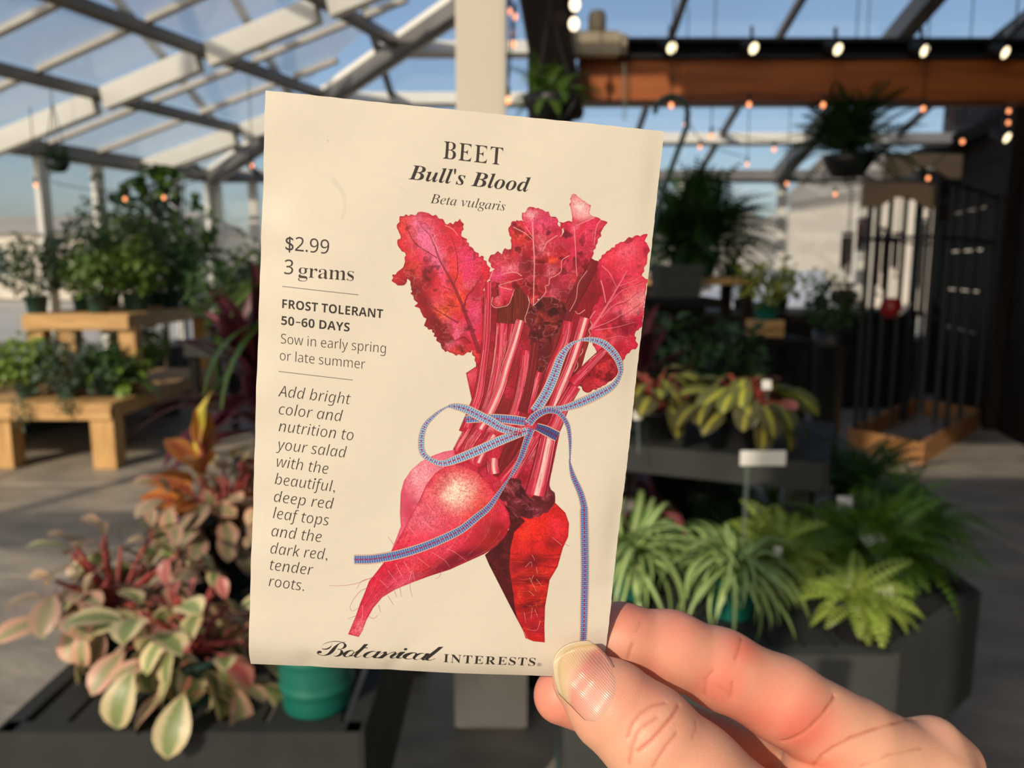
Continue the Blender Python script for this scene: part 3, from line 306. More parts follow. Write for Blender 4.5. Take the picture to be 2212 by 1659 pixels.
 120250:(281,[[108,-5,90,-4,74,0,60,6,47,14,37,25,29,39,25,55,23,75,25,93,31,110,41,124,55,136,72,146,94,153,121,158,197,161,196,193,193,206,189,216,183,224,175,230,165,234,154,236,142,237,121,235,102,231,83,224,66,216,53,249,82,262,106,269,131,272,167,271,187,267,203,260,217,251,227,239,234,223,239,204,240,183,240,0,208,0,200,38,198,38,180,19,161,6,150,1,138,-2],[118,31,134,32,149,35,162,41,174,49,184,60,191,73,195,89,197,131,134,128,115,124,99,120,88,114,79,106,73,97,70,86,69,74,69,63,72,54,76,47,82,41,90,36,98,33]]),
 120254:(282,[[157,-5,138,-4,121,-1,104,4,89,10,75,19,63,30,53,42,44,57,37,73,32,91,29,111,28,132,28,153,31,173,36,191,42,207,50,222,60,235,71,247,84,256,98,263,113,269,129,272,146,273,163,272,178,269,192,265,205,258,217,250,227,240,236,229,243,216,249,202,253,186,256,170,257,126,73,126,75,104,79,85,86,69,96,56,108,46,123,38,140,34,159,33,183,34,214,40,245,51,245,12,224,5,204,-1,182,-4],[74,160,211,160,209,177,206,191,201,204,195,216,186,225,175,232,161,236,146,237,131,236,117,232,106,226,96,217,88,206,81,193,77,178]]),
 120256:(307,[[145,-120,117,-119,91,-116,69,-110,49,-103,49,-62,69,-72,93,-78,119,-82,148,-84,164,-82,178,-78,191,-72,202,-63,210,-52,217,-39,220,-25,223,35,221,35,206,18,187,5,164,-2,138,-5,113,-3,92,4,73,16,57,32,44,52,35,75,29,103,28,133,29,164,35,191,44,215,57,235,73,252,92,264,113,271,138,273,163,271,185,263,205,250,222,232,224,232,230,268,265,268,265,-5,263,-31,258,-55,249,-75,236,-91,219,-104,198,-113,174,-118],[145,31,163,32,180,36,193,43,204,53,212,65,217,81,221,100,222,133,221,159,217,181,211,198,203,212,192,223,179,230,162,235,144,236,128,234,114,229,102,221,92,209,83,194,78,177,74,156,73,133,74,110,78,89,83,72,91,57,101,46,114,38,128,33]]),
 120258:(129,[[65,312,55,314,47,320,41,328,39,340,41,353,47,362,55,367,65,368,74,367,83,362,89,353,91,340,89,328,83,320,74,314],[43,0,43,268,87,268,87,0]]),
 120261:(129,[[43,0,43,380,87,380,87,0]]),
 120262:(468,[[43,0,43,268,78,268,85,231,87,231,94,241,102,250,111,257,132,267,143,270,166,273,195,270,218,262,236,248,248,228,251,228,258,239,266,248,276,256,287,262,299,267,311,270,337,273,358,272,376,267,392,260,405,250,414,236,421,219,426,199,427,174,427,0,384,0,384,173,380,200,370,220,353,232,329,236,311,235,296,230,283,223,273,214,266,201,261,186,258,168,257,148,257,0,213,0,213,173,210,200,199,220,182,232,158,236,139,234,124,230,111,222,102,211,95,197,90,181,87,161,87,139,87,0]]),
 120263:(309,[[43,0,43,268,78,268,85,231,87,231,94,241,103,250,112,257,135,267,147,270,172,273,194,272,214,267,230,260,244,250,255,236,262,219,267,199,269,174,269,0,225,0,225,172,221,200,210,220,191,232,165,236,144,234,127,230,114,222,104,211,96,197,91,181,88,161,87,139,87,0]]),
 120264:(302,[[151,-5,133,-4,117,-1,102,4,87,11,74,20,62,31,52,44,44,59,37,75,32,93,29,113,28,134,30,166,36,193,46,217,61,237,79,253,101,264,125,271,152,273,170,272,186,269,202,264,216,257,229,248,241,237,251,224,260,210,267,194,272,176,275,156,275,134,273,103,267,76,257,52,242,32,223,16,202,4,178,-3],[152,32,170,33,187,38,200,47,211,59,219,74,225,92,229,112,230,134,229,157,225,177,219,194,211,209,200,221,187,229,170,234,151,236,132,234,116,229,102,221,92,209,83,194,78,177,74,157,73,134,74,112,78,92,84,74,92,59,103,47,116,38,132,33]]),
 120265:(307,[[43,-120,43,268,79,268,85,231,87,231,93,240,109,255,129,266,141,270,155,272,170,273,194,271,215,264,233,254,250,239,263,219,272,195,278,167,280,134,278,102,272,74,263,50,250,31,233,15,215,4,193,-3,170,-5,155,-4,141,-2,129,2,109,13,100,19,87,34,84,34,86,-5,87,-120],[163,32,175,32,185,35,195,39,203,45,211,52,217,61,227,82,230,94,234,120,233,157,230,176,225,194,217,209,207,221,194,229,179,234,162,236,143,235,127,230,114,223,104,213,97,200,91,184,88,165,87,143,88,111,91,91,96,73,103,58,113,47,126,38,143,33]]),
 120267:(207,[[43,0,43,268,79,268,84,219,86,219,92,230,109,249,119,257,130,264,141,269,154,272,175,273,199,270,194,229,190,230,165,233,145,230,126,222,117,216,103,200,93,180,87,156,87,0]]),
 120268:(240,[[110,-5,84,-4,62,-1,43,5,26,12,26,52,54,41,88,32,111,31,140,33,151,37,160,41,166,47,171,54,174,61,175,70,171,84,166,92,161,96,149,104,132,113,74,137,55,147,48,153,36,166,31,174,26,191,26,202,27,218,32,232,41,244,53,255,68,263,85,268,105,272,126,273,150,272,172,268,192,263,212,255,197,220,170,229,142,236,123,237,99,235,82,228,76,223,71,218,68,212,68,204,68,199,71,190,78,182,89,174,171,139,188,129,196,123,208,110,212,102,216,84,217,74,215,56,210,40,201,26,188,15,172,6,154,0,133,-4]]),
 120269:(181,[[125,-5,114,-5,95,-1,77,7,63,19,57,27,52,37,49,49,46,78,46,234,8,234,8,255,47,272,64,329,90,329,90,268,168,268,168,234,90,234,91,68,93,58,97,49,102,43,108,38,115,34,123,32,137,31,153,33,170,36,170,3,150,-3]]),
 120270:(309,[[137,-5,114,-4,95,1,78,8,64,18,53,32,46,48,41,69,40,92,40,268,84,268,84,95,88,67,99,48,117,35,144,32,164,33,181,38,195,46,205,57,213,70,218,87,221,106,223,129,223,268,267,268,267,0,231,0,224,35,222,35,215,26,207,17,197,10,186,5,162,-3]]),
 120272:(393,[[79,1,6,269,51,269,93,104,106,46,108,46,124,112,173,269,221,269,272,100,284,54,285,46,287,46,299,103,343,269,388,269,313,1,262,1,212,162,197,223,195,223,189,192,180,161,129,1]]),
 120274:(255,[[42,-120,26,-119,6,-116,6,-81,27,-84,46,-83,56,-81,65,-77,72,-71,79,-64,90,-47,109,-1,1,268,48,268,106,116,122,68,128,43,130,43,153,116,208,268,255,268,140,-37,132,-55,123,-71,114,-85,103,-98,91,-107,77,-114,60,-119]]),
 120276:(345,[[0,0,126,358,219,358,345,0,264,0,238,85,108,85,82,0],[127,148,220,148,193,231,173,303,156,244]]),
 120279:(370,[[45,0,45,357,157,357,184,356,209,352,233,346,254,337,274,326,291,312,306,296,318,278,328,258,335,235,340,210,341,182,338,140,328,103,312,71,290,46,262,26,228,11,190,3,146,0],[121,62,153,62,201,70,235,92,256,129,263,180,261,208,256,232,248,251,237,267,222,279,205,288,184,293,161,295,121,295]]),
 120280:(280,[[45,0,45,357,251,357,251,295,121,295,121,216,242,216,242,155,121,155,121,62,251,62,251,0]]),
 120281:(274,[[45,0,45,357,250,357,250,295,120,295,120,203,241,203,241,141,120,141,120,0]]),
 120287:(283,[[45,0,45,357,121,357,121,62,266,62,266,0]]),
 120289:(407,[[45,0,45,357,141,357,296,90,297,90,294,176,294,357,362,357,362,0,266,0,110,270,108,270,112,181,113,0]]),
 120290:(398,[[199,-5,171,-4,146,1,123,8,103,18,86,31,70,46,58,63,47,82,39,104,34,128,30,153,29,179,30,206,34,231,39,255,47,276,58,295,70,312,86,327,103,340,123,350,146,357,172,361,200,363,227,361,252,357,275,350,295,340,313,327,328,312,340,295,351,276,359,254,364,231,368,206,369,179,368,152,364,127,359,104,351,82,340,63,328,46,313,31,295,18,275,8,252,1,227,-4],[199,59,222,61,241,67,256,77,269,91,278,108,284,129,288,152,290,179,288,206,284,229,278,250,269,268,256,282,241,292,222,298,200,299,177,298,158,292,142,282,130,268,121,250,114,229,110,206,109,179,110,152,114,129,121,108,130,91,142,77,158,67,177,61]]),
 120293:(330,[[45,0,45,357,149,357,183,355,212,350,237,342,257,331,272,316,283,297,289,275,292,250,291,238,289,227,282,207,272,190,258,176,242,165,225,156,330,0,246,0,161,137,121,137,121,0],[121,199,162,199,177,202,189,206,199,211,206,218,211,227,214,236,215,248,214,260,211,270,205,278,198,284,188,289,176,292,161,294,121,295]]),
 120294:(275,[[124,-5,97,-4,71,0,46,7,23,16,23,87,62,72,89,63,116,58,143,58,154,60,163,64,170,68,175,74,179,80,181,88,182,96,180,105,177,114,170,121,162,128,139,141,85,168,71,177,57,189,45,202,36,219,29,238,27,260,29,283,35,303,45,321,60,335,77,347,98,355,121,360,148,362,175,360,201,355,227,348,254,337,230,278,196,290,176,296,156,299,135,298,127,296,119,293,113,289,104,278,101,263,102,254,105,246,111,239,118,233,139,221,194,193,215,179,232,164,245,146,250,136,253,125,256,99,253,76,247,56,236,39,221,23,202,11,180,2,154,-3]]),
 120295:(290,[[107,0,107,294,10,294,10,357,280,357,280,294,183,294,183,0]]),
 120300:(312,[[119,0,119,137,0,357,82,357,156,210,231,357,312,357,194,139,194,0]]),
 120328:(281,[[-29,0,166,357,213,357,257,0,213,0,199,111,79,111,21,0],[100,151,195,151,185,246,181,309,179,309,150,246]]),
 120354:(284,[[97,-5,81,-4,67,1,55,8,44,18,35,31,29,47,25,65,24,87,26,123,29,141,39,174,53,204,70,229,80,240,103,258,115,265,128,269,141,272,156,273,168,272,179,270,190,265,199,259,206,252,213,244,223,227,226,227,242,268,275,268,218,0,183,0,190,49,188,49,179,39,159,20,136,4,123,-1,110,-4],[111,31,120,32,129,35,138,39,156,52,172,71,179,81,186,93,197,119,206,153,208,177,207,194,205,204,201,213,195,221,188,228,180,232,170,235,160,236,150,235,141,233,124,224,109,209,102,200,89,179,79,155,73,128,69,100,70,73,72,62,75,53,80,45,86,39,93,35,102,32]]),
 120355:(290,[[135,-5,122,-4,110,-2,100,3,91,9,76,24,66,41,64,41,47,0,14,0,95,380,139,380,116,273,101,218,103,218,132,248,153,263,165,268,178,271,192,273,207,271,221,267,234,260,245,249,254,237,260,221,264,203,265,182,263,146,256,111,245,80,230,52,211,28,201,19,189,10,177,4,163,-1,149,-4],[131,31,141,32,150,35,159,39,168,44,183,59,190,68,201,90,210,114,216,141,220,182,217,206,209,223,196,233,178,236,161,233,152,229,135,217,127,209,112,190,105,179,93,155,85,128,82,114,80,85,81,74,83,64,87,55,93,46,100,40,108,35,119,32]]),
 120356:(227,[[124,-5,102,-3,83,1,66,9,52,20,39,34,31,51,26,72,24,95,25,113,29,147,39,179,46,194,62,220,82,242,93,251,106,259,119,265,134,269,148,272,164,273,182,272,199,270,216,265,231,260,218,223,194,232,180,235,165,236,151,235,138,231,126,225,115,217,104,206,95,194,88,181,81,165,76,149,72,132,70,114,69,96,70,81,73,68,78,57,85,48,93,41,103,36,115,33,128,31,153,34,193,48,193,11,178,5,161,-1,143,-4]]),
 120357:(290,[[97,-5,81,-4,67,1,55,8,44,18,35,31,29,47,25,65,24,87,25,105,29,140,38,173,51,203,68,229,78,240,89,249,101,258,113,264,127,269,141,272,156,273,168,272,180,269,190,265,199,259,213,244,223,227,226,227,237,292,255,380,299,380,218,0,182,0,188,49,186,49,176,39,157,19,135,4,123,-1,110,-4],[112,31,120,32,137,38,145,44,161,58,177,77,183,88,190,100,200,125,206,153,209,182,208,193,206,204,202,213,197,221,190,228,181,232,171,235,159,236,149,235,139,233,131,229,122,223,107,208,100,199,94,189,83,166,76,141,71,113,69,85,72,62,80,45,93,35]]),
 120358:(250,[[121,-5,99,-3,80,2,63,10,49,22,38,37,30,54,26,74,24,96,25,112,26,128,33,159,45,189,60,216,69,228,90,249,102,258,115,264,129,269,143,272,158,273,176,272,191,269,204,264,215,257,224,247,230,237,233,224,235,210,233,198,230,186,225,174,218,163,209,153,197,144,184,136,168,129,149,123,128,119,104,117,70,116,69,98,69,83,72,70,77,59,84,49,92,41,102,36,115,33,129,31,147,33,174,40,202,52,202,14,174,3,155,-2],[76,152,108,153,135,157,147,160,168,169,176,174,183,181,188,189,191,197,192,207,189,219,183,228,172,234,156,236,144,235,132,231,120,224,109,214,99,202,90,187,82,171]]),
 120359:(159,[[-24,-120,-37,-119,-56,-115,-56,-78,-32,-83,-20,-83,-12,-80,-6,-75,0,-69,9,-51,16,-27,71,234,25,234,28,253,78,270,88,310,98,337,103,347,116,364,124,370,133,374,152,381,175,383,187,382,207,378,222,373,210,339,195,344,181,346,167,346,159,344,152,340,146,335,140,329,136,320,131,308,122,268,179,268,173,234,115,234,59,-31,54,-51,48,-68,40,-84,31,-96,21,-107,8,-114,-7,-119]]),
 120360:(290,[[93,-120,69,-119,48,-115,29,-110,13,-103,13,-62,28,-70,48,-77,81,-83,106,-83,120,-80,132,-75,143,-68,152,-60,160,-49,166,-35,188,49,186,49,177,39,157,20,135,4,123,-1,111,-4,97,-5,82,-4,68,1,55,8,44,18,35,31,29,47,25,65,24,87,25,105,29,140,38,173,44,188,59,216,68,229,89,249,101,258,113,264,127,269,141,272,156,273,168,272,180,270,190,265,199,259,207,252,213,244,224,227,226,227,242,268,275,268,215,-16,207,-42,198,-64,186,-82,172,-96,155,-106,137,-114,116,-118],[112,31,120,32,137,39,146,44,162,59,177,78,184,89,195,113,200,126,206,154,208,182,207,193,205,204,202,213,197,221,190,228,182,232,171,235,159,236,149,235,140,233,131,229,123,223,107,208,100,199,94,189,83,166,76,141,71,113,69,85,72,62,80,45,93,35]]),
 120361:(290,[[14,0,95,380,139,380,117,281,101,218,104,218,120,237,133,249,156,264,164,268,184,272,209,271,222,268,233,263,243,255,251,246,257,234,260,220,262,204,261,189,257,169,221,0,177,0,213,168,217,201,215,216,209,227,204,231,198,234,182,236,164,233,155,229,136,217,117,198,109,186,101,172,94,155,88,136,58,0]]),
 120362:(129,[[107,312,97,314,89,319,84,326,83,331,83,342,87,354,95,363,100,366,112,368,122,367,129,362,134,355,135,346,133,332,126,321,117,315],[14,0,71,268,115,268,58,0]]),
 120364:(248,[[14,0,94,380,139,380,98,194,83,139,211,268,263,268,148,153,219,0,171,0,114,126,78,97,58,0]]),
 120365:(129,[[14,0,95,380,139,380,58,0]]),
 120367:(290,[[12,-1,70,270,109,270,103,220,119,239,132,251,147,262,164,270,184,274,209,273,223,270,235,265,245,257,253,247,258,235,262,222,263,195,258,167,222,-1,175,-1,213,179,216,199,214,216,208,226,197,232,182,234,165,232,156,228,137,216,119,197,102,171,95,154,89,136,59,-1]]),
 120368:(282,[[124,-4,102,-2,82,3,65,12,51,24,39,39,31,56,26,76,24,99,26,130,33,161,43,190,58,216,67,228,77,239,88,248,100,256,113,263,127,268,142,271,158,271,180,270,200,265,217,256,232,244,243,229,251,211,256,191,258,168,256,137,250,107,239,78,224,51,205,29,183,11,169,5,155,0,140,-3],[127,33,138,34,149,37,160,42,170,49,179,59,188,70,195,83,201,98,206,114,210,132,212,152,213,180,210,195,205,209,196,221,184,230,176,233,159,235,145,234,133,230,121,224,111,216,101,206,93,194,86,181,75,150,71,133,69,98,69,83,72,70,77,59,84,49,92,42,102,37,114,34]]),
 120369:(290,[[-11,-120,71,268,107,268,101,218,103,218,122,239,143,256,154,263,166,268,179,271,193,273,208,271,222,267,234,260,245,249,254,237,260,221,264,202,265,181,264,163,260,128,251,95,238,65,230,51,211,28,200,18,189,10,176,3,163,-1,149,-4,135,-5,122,-4,110,-2,100,3,91,9,83,16,76,24,66,41,64,41,58,0,33,-120],[131,31,141,32,150,35,159,39,168,44,183,59,190,68,201,90,210,114,216,141,220,182,217,206,209,223,196,233,178,236,161,233,152,229,135,217,119,200,112,191,105,180,93,156,85,129,82,115,80,85,81,74,83,64,87,55,93,46,100,40,108,35,119,32]]),
 120371:(199,[[14,0,71,268,107,268,102,219,104,219,120,239,132,251,152,265,168,271,176,273,193,273,208,271,215,270,205,230,186,233,167,232,156,229,145,224,135,217,126,208,109,187,103,174,91,149,87,136,58,0]]),
 120372:(216,[[78,-5,55,-4,35,0,18,5,3,12,3,53,26,41,45,35,66,31,76,31,90,32,102,34,112,38,121,43,128,49,133,56,136,64,137,73,136,80,131,92,127,97,113,108,67,138,49,154,42,164,38,174,35,185,34,197,36,213,40,228,48,241,59,252,72,261,88,268,105,272,125,273,160,270,180,264,206,255,192,219,171,228,155,233,136,236,115,235,106,233,98,230,91,226,85,220,81,214,79,207,79,193,80,187,87,177,100,166,146,138,165,122,172,113,177,103,180,91,182,77,180,58,174,42,166,28,153,16,138,7,120,0,100,-4]]),
 120373:(166,[[93,-5,80,-4,68,-2,57,2,47,8,39,16,33,26,30,38,29,57,31,80,64,234,22,234,26,255,71,273,102,329,128,329,115,268,182,268,175,234,108,234,75,78,73,62,73,53,76,43,82,35,92,31,103,31,117,33,135,38,135,4,116,-2]]),
 120374:(290,[[95,-5,80,-4,67,-1,56,5,46,12,38,21,32,33,29,46,28,67,31,94,68,268,113,268,77,100,72,66,74,52,80,41,85,37,91,34,107,31,116,32,134,38,153,50,172,70,181,82,189,96,196,113,202,132,232,268,275,268,218,0,182,0,188,49,185,49,163,25,141,8,125,0,115,-3]]),
 120376:(362,[[40,0,29,268,72,268,76,99,73,38,76,38,100,99,179,268,226,268,235,115,235,48,235,38,237,38,270,123,334,268,381,268,257,0,204,0,196,155,196,225,194,225,172,173,92,0]]),
 120378:(233,[[-13,-120,-28,-119,-47,-115,-47,-79,-32,-83,-15,-84,-5,-83,4,-81,12,-77,20,-72,33,-56,47,-35,65,-4,24,268,68,268,87,127,89,100,92,36,94,36,129,115,211,268,258,268,88,-45,67,-78,56,-91,45,-101,33,-109,20,-115,4,-119]]),
 120804:(286,[[24,0,24,36,130,144,172,189,186,210,195,231,200,253,201,264,199,278,196,290,191,301,183,309,174,316,163,321,151,324,138,324,113,322,102,319,82,311,52,290,28,320,39,328,63,343,90,355,105,359,121,361,138,362,161,360,182,356,201,348,217,337,229,323,238,307,244,288,246,267,243,240,239,227,228,203,212,179,191,154,167,129,80,42,80,40,260,40,260,0]]),
 120805:(286,[[121,-5,94,-4,69,-1,45,5,23,14,23,55,46,46,84,36,109,32,143,33,162,37,178,43,190,51,200,61,206,73,210,87,212,102,210,118,205,131,197,142,185,151,171,157,154,162,134,165,77,165,77,203,133,204,151,208,166,213,179,221,189,232,196,243,200,256,202,270,200,283,197,294,192,303,184,311,174,317,163,321,151,324,123,324,110,323,87,316,67,307,47,295,25,325,46,339,72,351,102,359,136,362,162,360,185,356,204,348,219,337,231,324,240,309,245,292,247,273,245,256,242,241,235,228,227,216,216,207,203,199,189,192,173,188,173,186,193,182,210,177,225,169,237,159,246,147,252,134,256,118,258,102,257,86,254,72,249,59,243,46,235,35,225,25,212,16,198,8,182,3,164,-2,143,-4]]),
 120811:(286,[[96,-5,66,-3,51,0,51,38,72,33,83,31,112,32,127,34,141,37,153,42,173,56,189,74,195,84,205,107,211,133,216,175,213,175,206,167,191,152,170,140,157,137,143,134,128,133,106,135,86,141,68,149,53,162,41,177,32,196,27,217,25,242,26,260,29,276,33,292,39,306,47,319,56,330,67,339,79,348,92,354,107,358,122,361,139,362,156,361,171,358,186,352,201,345,214,335,225,323,235,309,244,293,251,274,256,253,259,230,260,204,258,166,253,129,249,111,244,93,237,77,229,61,219,47,207,34,194,23,179,13,161,5,142,-1,120,-4],[137,168,159,170,169,173,187,183,200,195,206,202,213,218,216,234,215,244,211,265,202,286,196,295,182,311,172,317,162,322,151,324,139,325,124,324,111,320,99,313,88,305,80,293,73,279,70,262,69,242,70,226,73,211,78,199,85,188,95,179,107,173,121,169]]),
 120812:(286,[[143,-5,112,-2,87,7,65,22,48,44,35,70,26,102,20,138,18,178,19,206,21,232,25,256,30,277,37,297,46,314,57,328,70,340,84,350,102,357,121,361,143,363,172,359,198,350,220,335,237,314,250,287,260,256,266,220,268,178,267,151,264,125,261,102,255,80,248,61,239,44,228,29,216,17,201,7,184,0,164,-4],[143,56,155,58,166,64,175,73,182,87,186,104,190,125,193,178,190,232,186,253,182,270,175,284,166,294,155,300,143,301,129,300,119,294,110,284,104,270,99,253,96,232,93,178,96,125,99,104,104,87,110,73,119,64,129,58]]),
 120817:(286,[[121,-5,93,-4,68,0,45,6,25,14,25,79,56,67,94,58,118,57,134,57,148,60,159,64,169,70,177,78,183,88,186,99,187,113,183,137,169,154,147,164,108,167,94,165,67,160,62,159,32,175,45,357,239,357,239,293,111,293,105,223,123,227,142,228,166,227,181,225,195,221,208,215,220,209,231,200,240,190,248,179,255,166,259,152,262,137,263,120,261,92,254,68,243,46,227,28,207,14,182,3,154,-3]]),
 120818:(286,[[148,-5,130,-4,113,-1,97,4,82,12,68,21,56,33,45,47,35,63,27,82,22,103,19,126,18,152,20,197,25,227,28,242,38,269,44,282,60,306,69,317,80,327,92,335,106,343,121,349,137,354,155,358,197,361,228,360,245,357,245,297,235,299,207,302,181,301,162,299,146,294,133,288,122,280,112,271,104,261,99,249,94,236,88,207,87,191,90,191,96,199,110,214,129,225,140,229,153,231,168,232,190,230,210,225,227,215,242,202,254,186,263,167,268,144,270,119,267,92,261,67,251,46,237,28,219,14,198,3,175,-3],[147,55,157,56,167,59,175,64,183,71,189,79,193,90,196,103,197,118,196,130,193,141,190,151,185,159,178,166,169,170,159,173,140,174,126,170,119,167,113,163,103,153,100,148,94,136,93,124,96,100,102,85,106,78,117,66,130,58]])}
# ---------------------------------------------------------------- the flat print on the packet
class Canvas:
    """A small painter for flat print: anti-aliased shapes, strokes and soft colour patches."""
    def __init__(s, w, h, ppu, paper):
        s.w, s.h, s.k = w, h, ppu
        s.px = np.empty((h, w, 3), np.float32); s.px[:] = paper
        rng = np.random.default_rng(4)
        def up(a, hh, ww):
            yy = np.linspace(0, a.shape[0]-1.001, hh); xx = np.linspace(0, a.shape[1]-1.001, ww)
            y0 = yy.astype(int); x0 = xx.astype(int); fy = (yy-y0)[:, None]; fx = (xx-x0)[None]
            r0 = a[y0][:, x0]*(1-fx)+a[y0][:, x0+1]*fx; r1 = a[y0+1][:, x0]*(1-fx)+a[y0+1][:, x0+1]*fx
            return (r0*(1-fy)+r1*fy).astype(np.float32)
        n = lambda d: up(rng.standard_normal((int(h/d)+3, int(w/d)+3)).astype(np.float32), h, w)
        s.grain = n(2.2)*.6+n(4.5)*.6
        s.mid = n(14)*.6+n(30)*.7
        s.big = n(70)
        s.puck = n(26)*.75+n(11)*.35
    @staticmethod
    def lin(c):
        c = np.array([int(c[i:i+2], 16) for i in (0, 2, 4)], np.float32)/255
        return np.where(c < .04045, c/12.92, ((c+.055)/1.055)**2.4).astype(np.float32)
    def cover(s, edges, sub=3):
        """edges: N x 4 in pixels; even-odd coverage of the closed shape and its box."""
        e = np.asarray(edges, np.float64)
        x0 = max(0, int(np.floor(e[:, [0, 2]].min()))-1); x1 = min(s.w, int(np.ceil(e[:, [0, 2]].max()))+2)
        y0 = max(0, int(np.floor(e[:, [1, 3]].min()))); y1 = min(s.h, int(np.ceil(e[:, [1, 3]].max()))+1)
        if x1 <= x0 or y1 <= y0: return None
        w = x1-x0; acc = np.zeros((y1-y0, w+2), np.float32)
        lo = np.minimum(e[:, 1], e[:, 3]); hi = np.maximum(e[:, 1], e[:, 3])
        # every crossing of every sub-scanline at once, sorted row by row
        r0 = np.maximum(np.ceil((lo-y0)*sub-.5), 0).astype(int); r1 = np.minimum(np.ceil((hi-y0)*sub-.5), (y1-y0)*sub).astype(int)
        n = np.maximum(r1-r0, 0); ei = np.repeat(np.arange(len(e)), n)
        row = np.arange(n.sum())-np.repeat(np.cumsum(n)-n, n)+r0[ei]; a = e[ei]; y = y0+(row+.5)/sub
        xs = np.clip(a[:, 0]+(y-a[:, 1])*(a[:, 2]-a[:, 0])/(a[:, 3]-a[:, 1])-x0, 0, w)
        o = np.lexsort((xs, row)); xs, row = xs[o], row[o]
        first = np.r_[True, row[1:] != row[:-1]]; st = np.maximum.accumulate(np.where(first, np.arange(len(row)), 0))
        sg = np.where((np.arange(len(row))-st) % 2 == 0, 1, -1).astype(np.float32)
        i = xs.astype(int); f = (xs-i).astype(np.float32); rr = row//sub
        np.add.at(acc, (rr, i), sg*(1-f)); np.add.at(acc, (rr, i+1), sg*f)
        return (x0, y0, np.clip(np.cumsum(acc, 1)[:, :w]/sub, 0, 1))
    def mix(s, cov, col, a=1.0):
        x0, y0, c = cov; v = s.px[y0:y0+c.shape[0], x0:x0+c.shape[1]]
        v += (col-v)*(c*a)[..., None]
    @staticmethod
    def loop(p):
        return np.hstack([p, np.roll(p, -1, 0)])
    def pts(s, flat):
        return np.array(flat, float).reshape(-1, 2)*s.k
    def smooth(s, p, n=8):
        if len(p) < 3: return p
        q = np.vstack([2*p[0]-p[1], p, 2*p[-1]-p[-2]]); out = []
        t = np.linspace(0, 1, n, endpoint=False)[:, None]
        for i in range(1, len(q)-2):
            a, b, c, d = q[i-1:i+3]
            out.append(.5*(2*b+(c-a)*t+(2*a-5*b+4*c-d)*t**2+(3*b-a-3*c+d)*t**3))
        return np.vstack(out+[p[-1:]])
    def ruffle(s, p, amp, step, seed):
        rng = np.random.default_rng(seed); out = []
        for a, b in zip(p, np.roll(p, -1, 0)):
            L = np.hypot(*(b-a)); n = max(1, int(L/step)); d = (b-a)/max(L, 1e-6); nn = np.array([d[1], -d[0]])
            for k in range(n): out.append(a+(b-a)*k/n+nn*amp*rng.uniform(-1, 1))
        return s.smooth(np.array(out+out[:1]), 4)[:-1]
    @staticmethod
    def blur(a, r):
        for ax in (0, 1):
            p = np.pad(a, [(r+1, r) if i == ax else (0, 0) for i in (0, 1)], mode='edge'); c = np.cumsum(p, ax)
            n = a.shape[ax]
            a = (np.take(c, range(2*r+1, 2*r+1+n), ax)-np.take(c, range(0, n), ax))/(2*r+1)
        return a
    def shape(s, p, base, blobs=(), grain=.10, edge=None, edge_a=.5, er=9, wob=1.0, crinkle=0):
        cov = s.cover(s.loop(p))
        if cov is None: return
        x0, y0, c = cov; hh, ww = c.shape; sl = (slice(y0, y0+hh), slice(x0, x0+ww))
        img = np.empty((hh, ww, 3), np.float32); img[:] = s.lin(base)
        Y, X = np.mgrid[y0:y0+hh, x0:x0+ww].astype(np.float32)
        m, g, b = s.mid[sl], s.grain[sl], s.big[sl]
        for (cx, cy, rx, ry, ang, col, a) in blobs:
            R = 1.8*max(rx, ry)*s.k+30; ca, sa = math.cos(ang), math.sin(ang)
            i0, i1 = max(0, int(cy*s.k-R)-y0), min(hh, int(cy*s.k+R)-y0); j0, j1 = max(0, int(cx*s.k-R)-x0), min(ww, int(cx*s.k+R)-x0)
            if i1 <= i0 or j1 <= j0: continue
            w = (slice(i0, i1), slice(j0, j1))
            dx, dy = X[w]-cx*s.k+m[w]*wob*12, Y[w]-cy*s.k+b[w]*wob*12
            d = ((dx*ca+dy*sa)/(rx*s.k))**2+((-dx*sa+dy*ca)/(ry*s.k))**2
            t = np.exp(-d*1.2)*a*np.clip(1+.35*g[w], 0, 1.6)
            img[w] += (s.lin(col)-img[w])*np.clip(t, 0, 1)[..., None]
        img *= np.exp(grain*(g*1.5+m*.7))[..., None]
        if crinkle:                                     # puckered leaf: dark hollows, paler raised threads between them
            k = s.puck[sl]; dk = np.clip((k-.25)*1.5, 0, 1)*np.clip(.75+.6*b, .1, 1.2); th = np.exp(-((k-.2)/.09)**2)*np.clip(.6-.5*b, 0, 1)
            img += (img*.28-img)*np.clip(dk*crinkle, 0, .95)[..., None]; img += (s.lin('F0A0A4')-img)*np.clip(th*crinkle*.26, 0, .5)[..., None]
        if edge is not None:
            t = np.clip((1-s.blur(c, er))*2*edge_a*(1+.5*m), 0, 1)
            img += (s.lin(edge)-img)*t[..., None]
        v = s.px[sl]; v += (img-v)*c[..., None]
    def strokes(s, lines, col, a=1.0):
        """lines: (points in pixels, width at start, width at end); round brush, drawn together."""
        P, Rr = [], []
        for p, w0, w1 in lines:
            seg = np.hypot(*np.diff(p, axis=0).T); L = np.concatenate([[0], np.cumsum(seg)])
            n = max(2, int(L[-1]/.8)); t = np.linspace(0, L[-1], n)
            P.append(np.stack([np.interp(t, L, p[:, 0]), np.interp(t, L, p[:, 1])], 1)); Rr.append(np.interp(t, [0, L[-1]], [w0/2, w1/2]))
        P = np.vstack(P); Rr = np.concatenate(Rr); k = int(Rr.max()+2)
        x0, y0 = np.maximum(np.floor(P.min(0)).astype(int)-k-1, 0); x1, y1 = np.ceil(P.max(0)).astype(int)+k+2
        x1, y1 = min(x1, s.w), min(y1, s.h); c = np.zeros((y1-y0, x1-x0), np.float32)
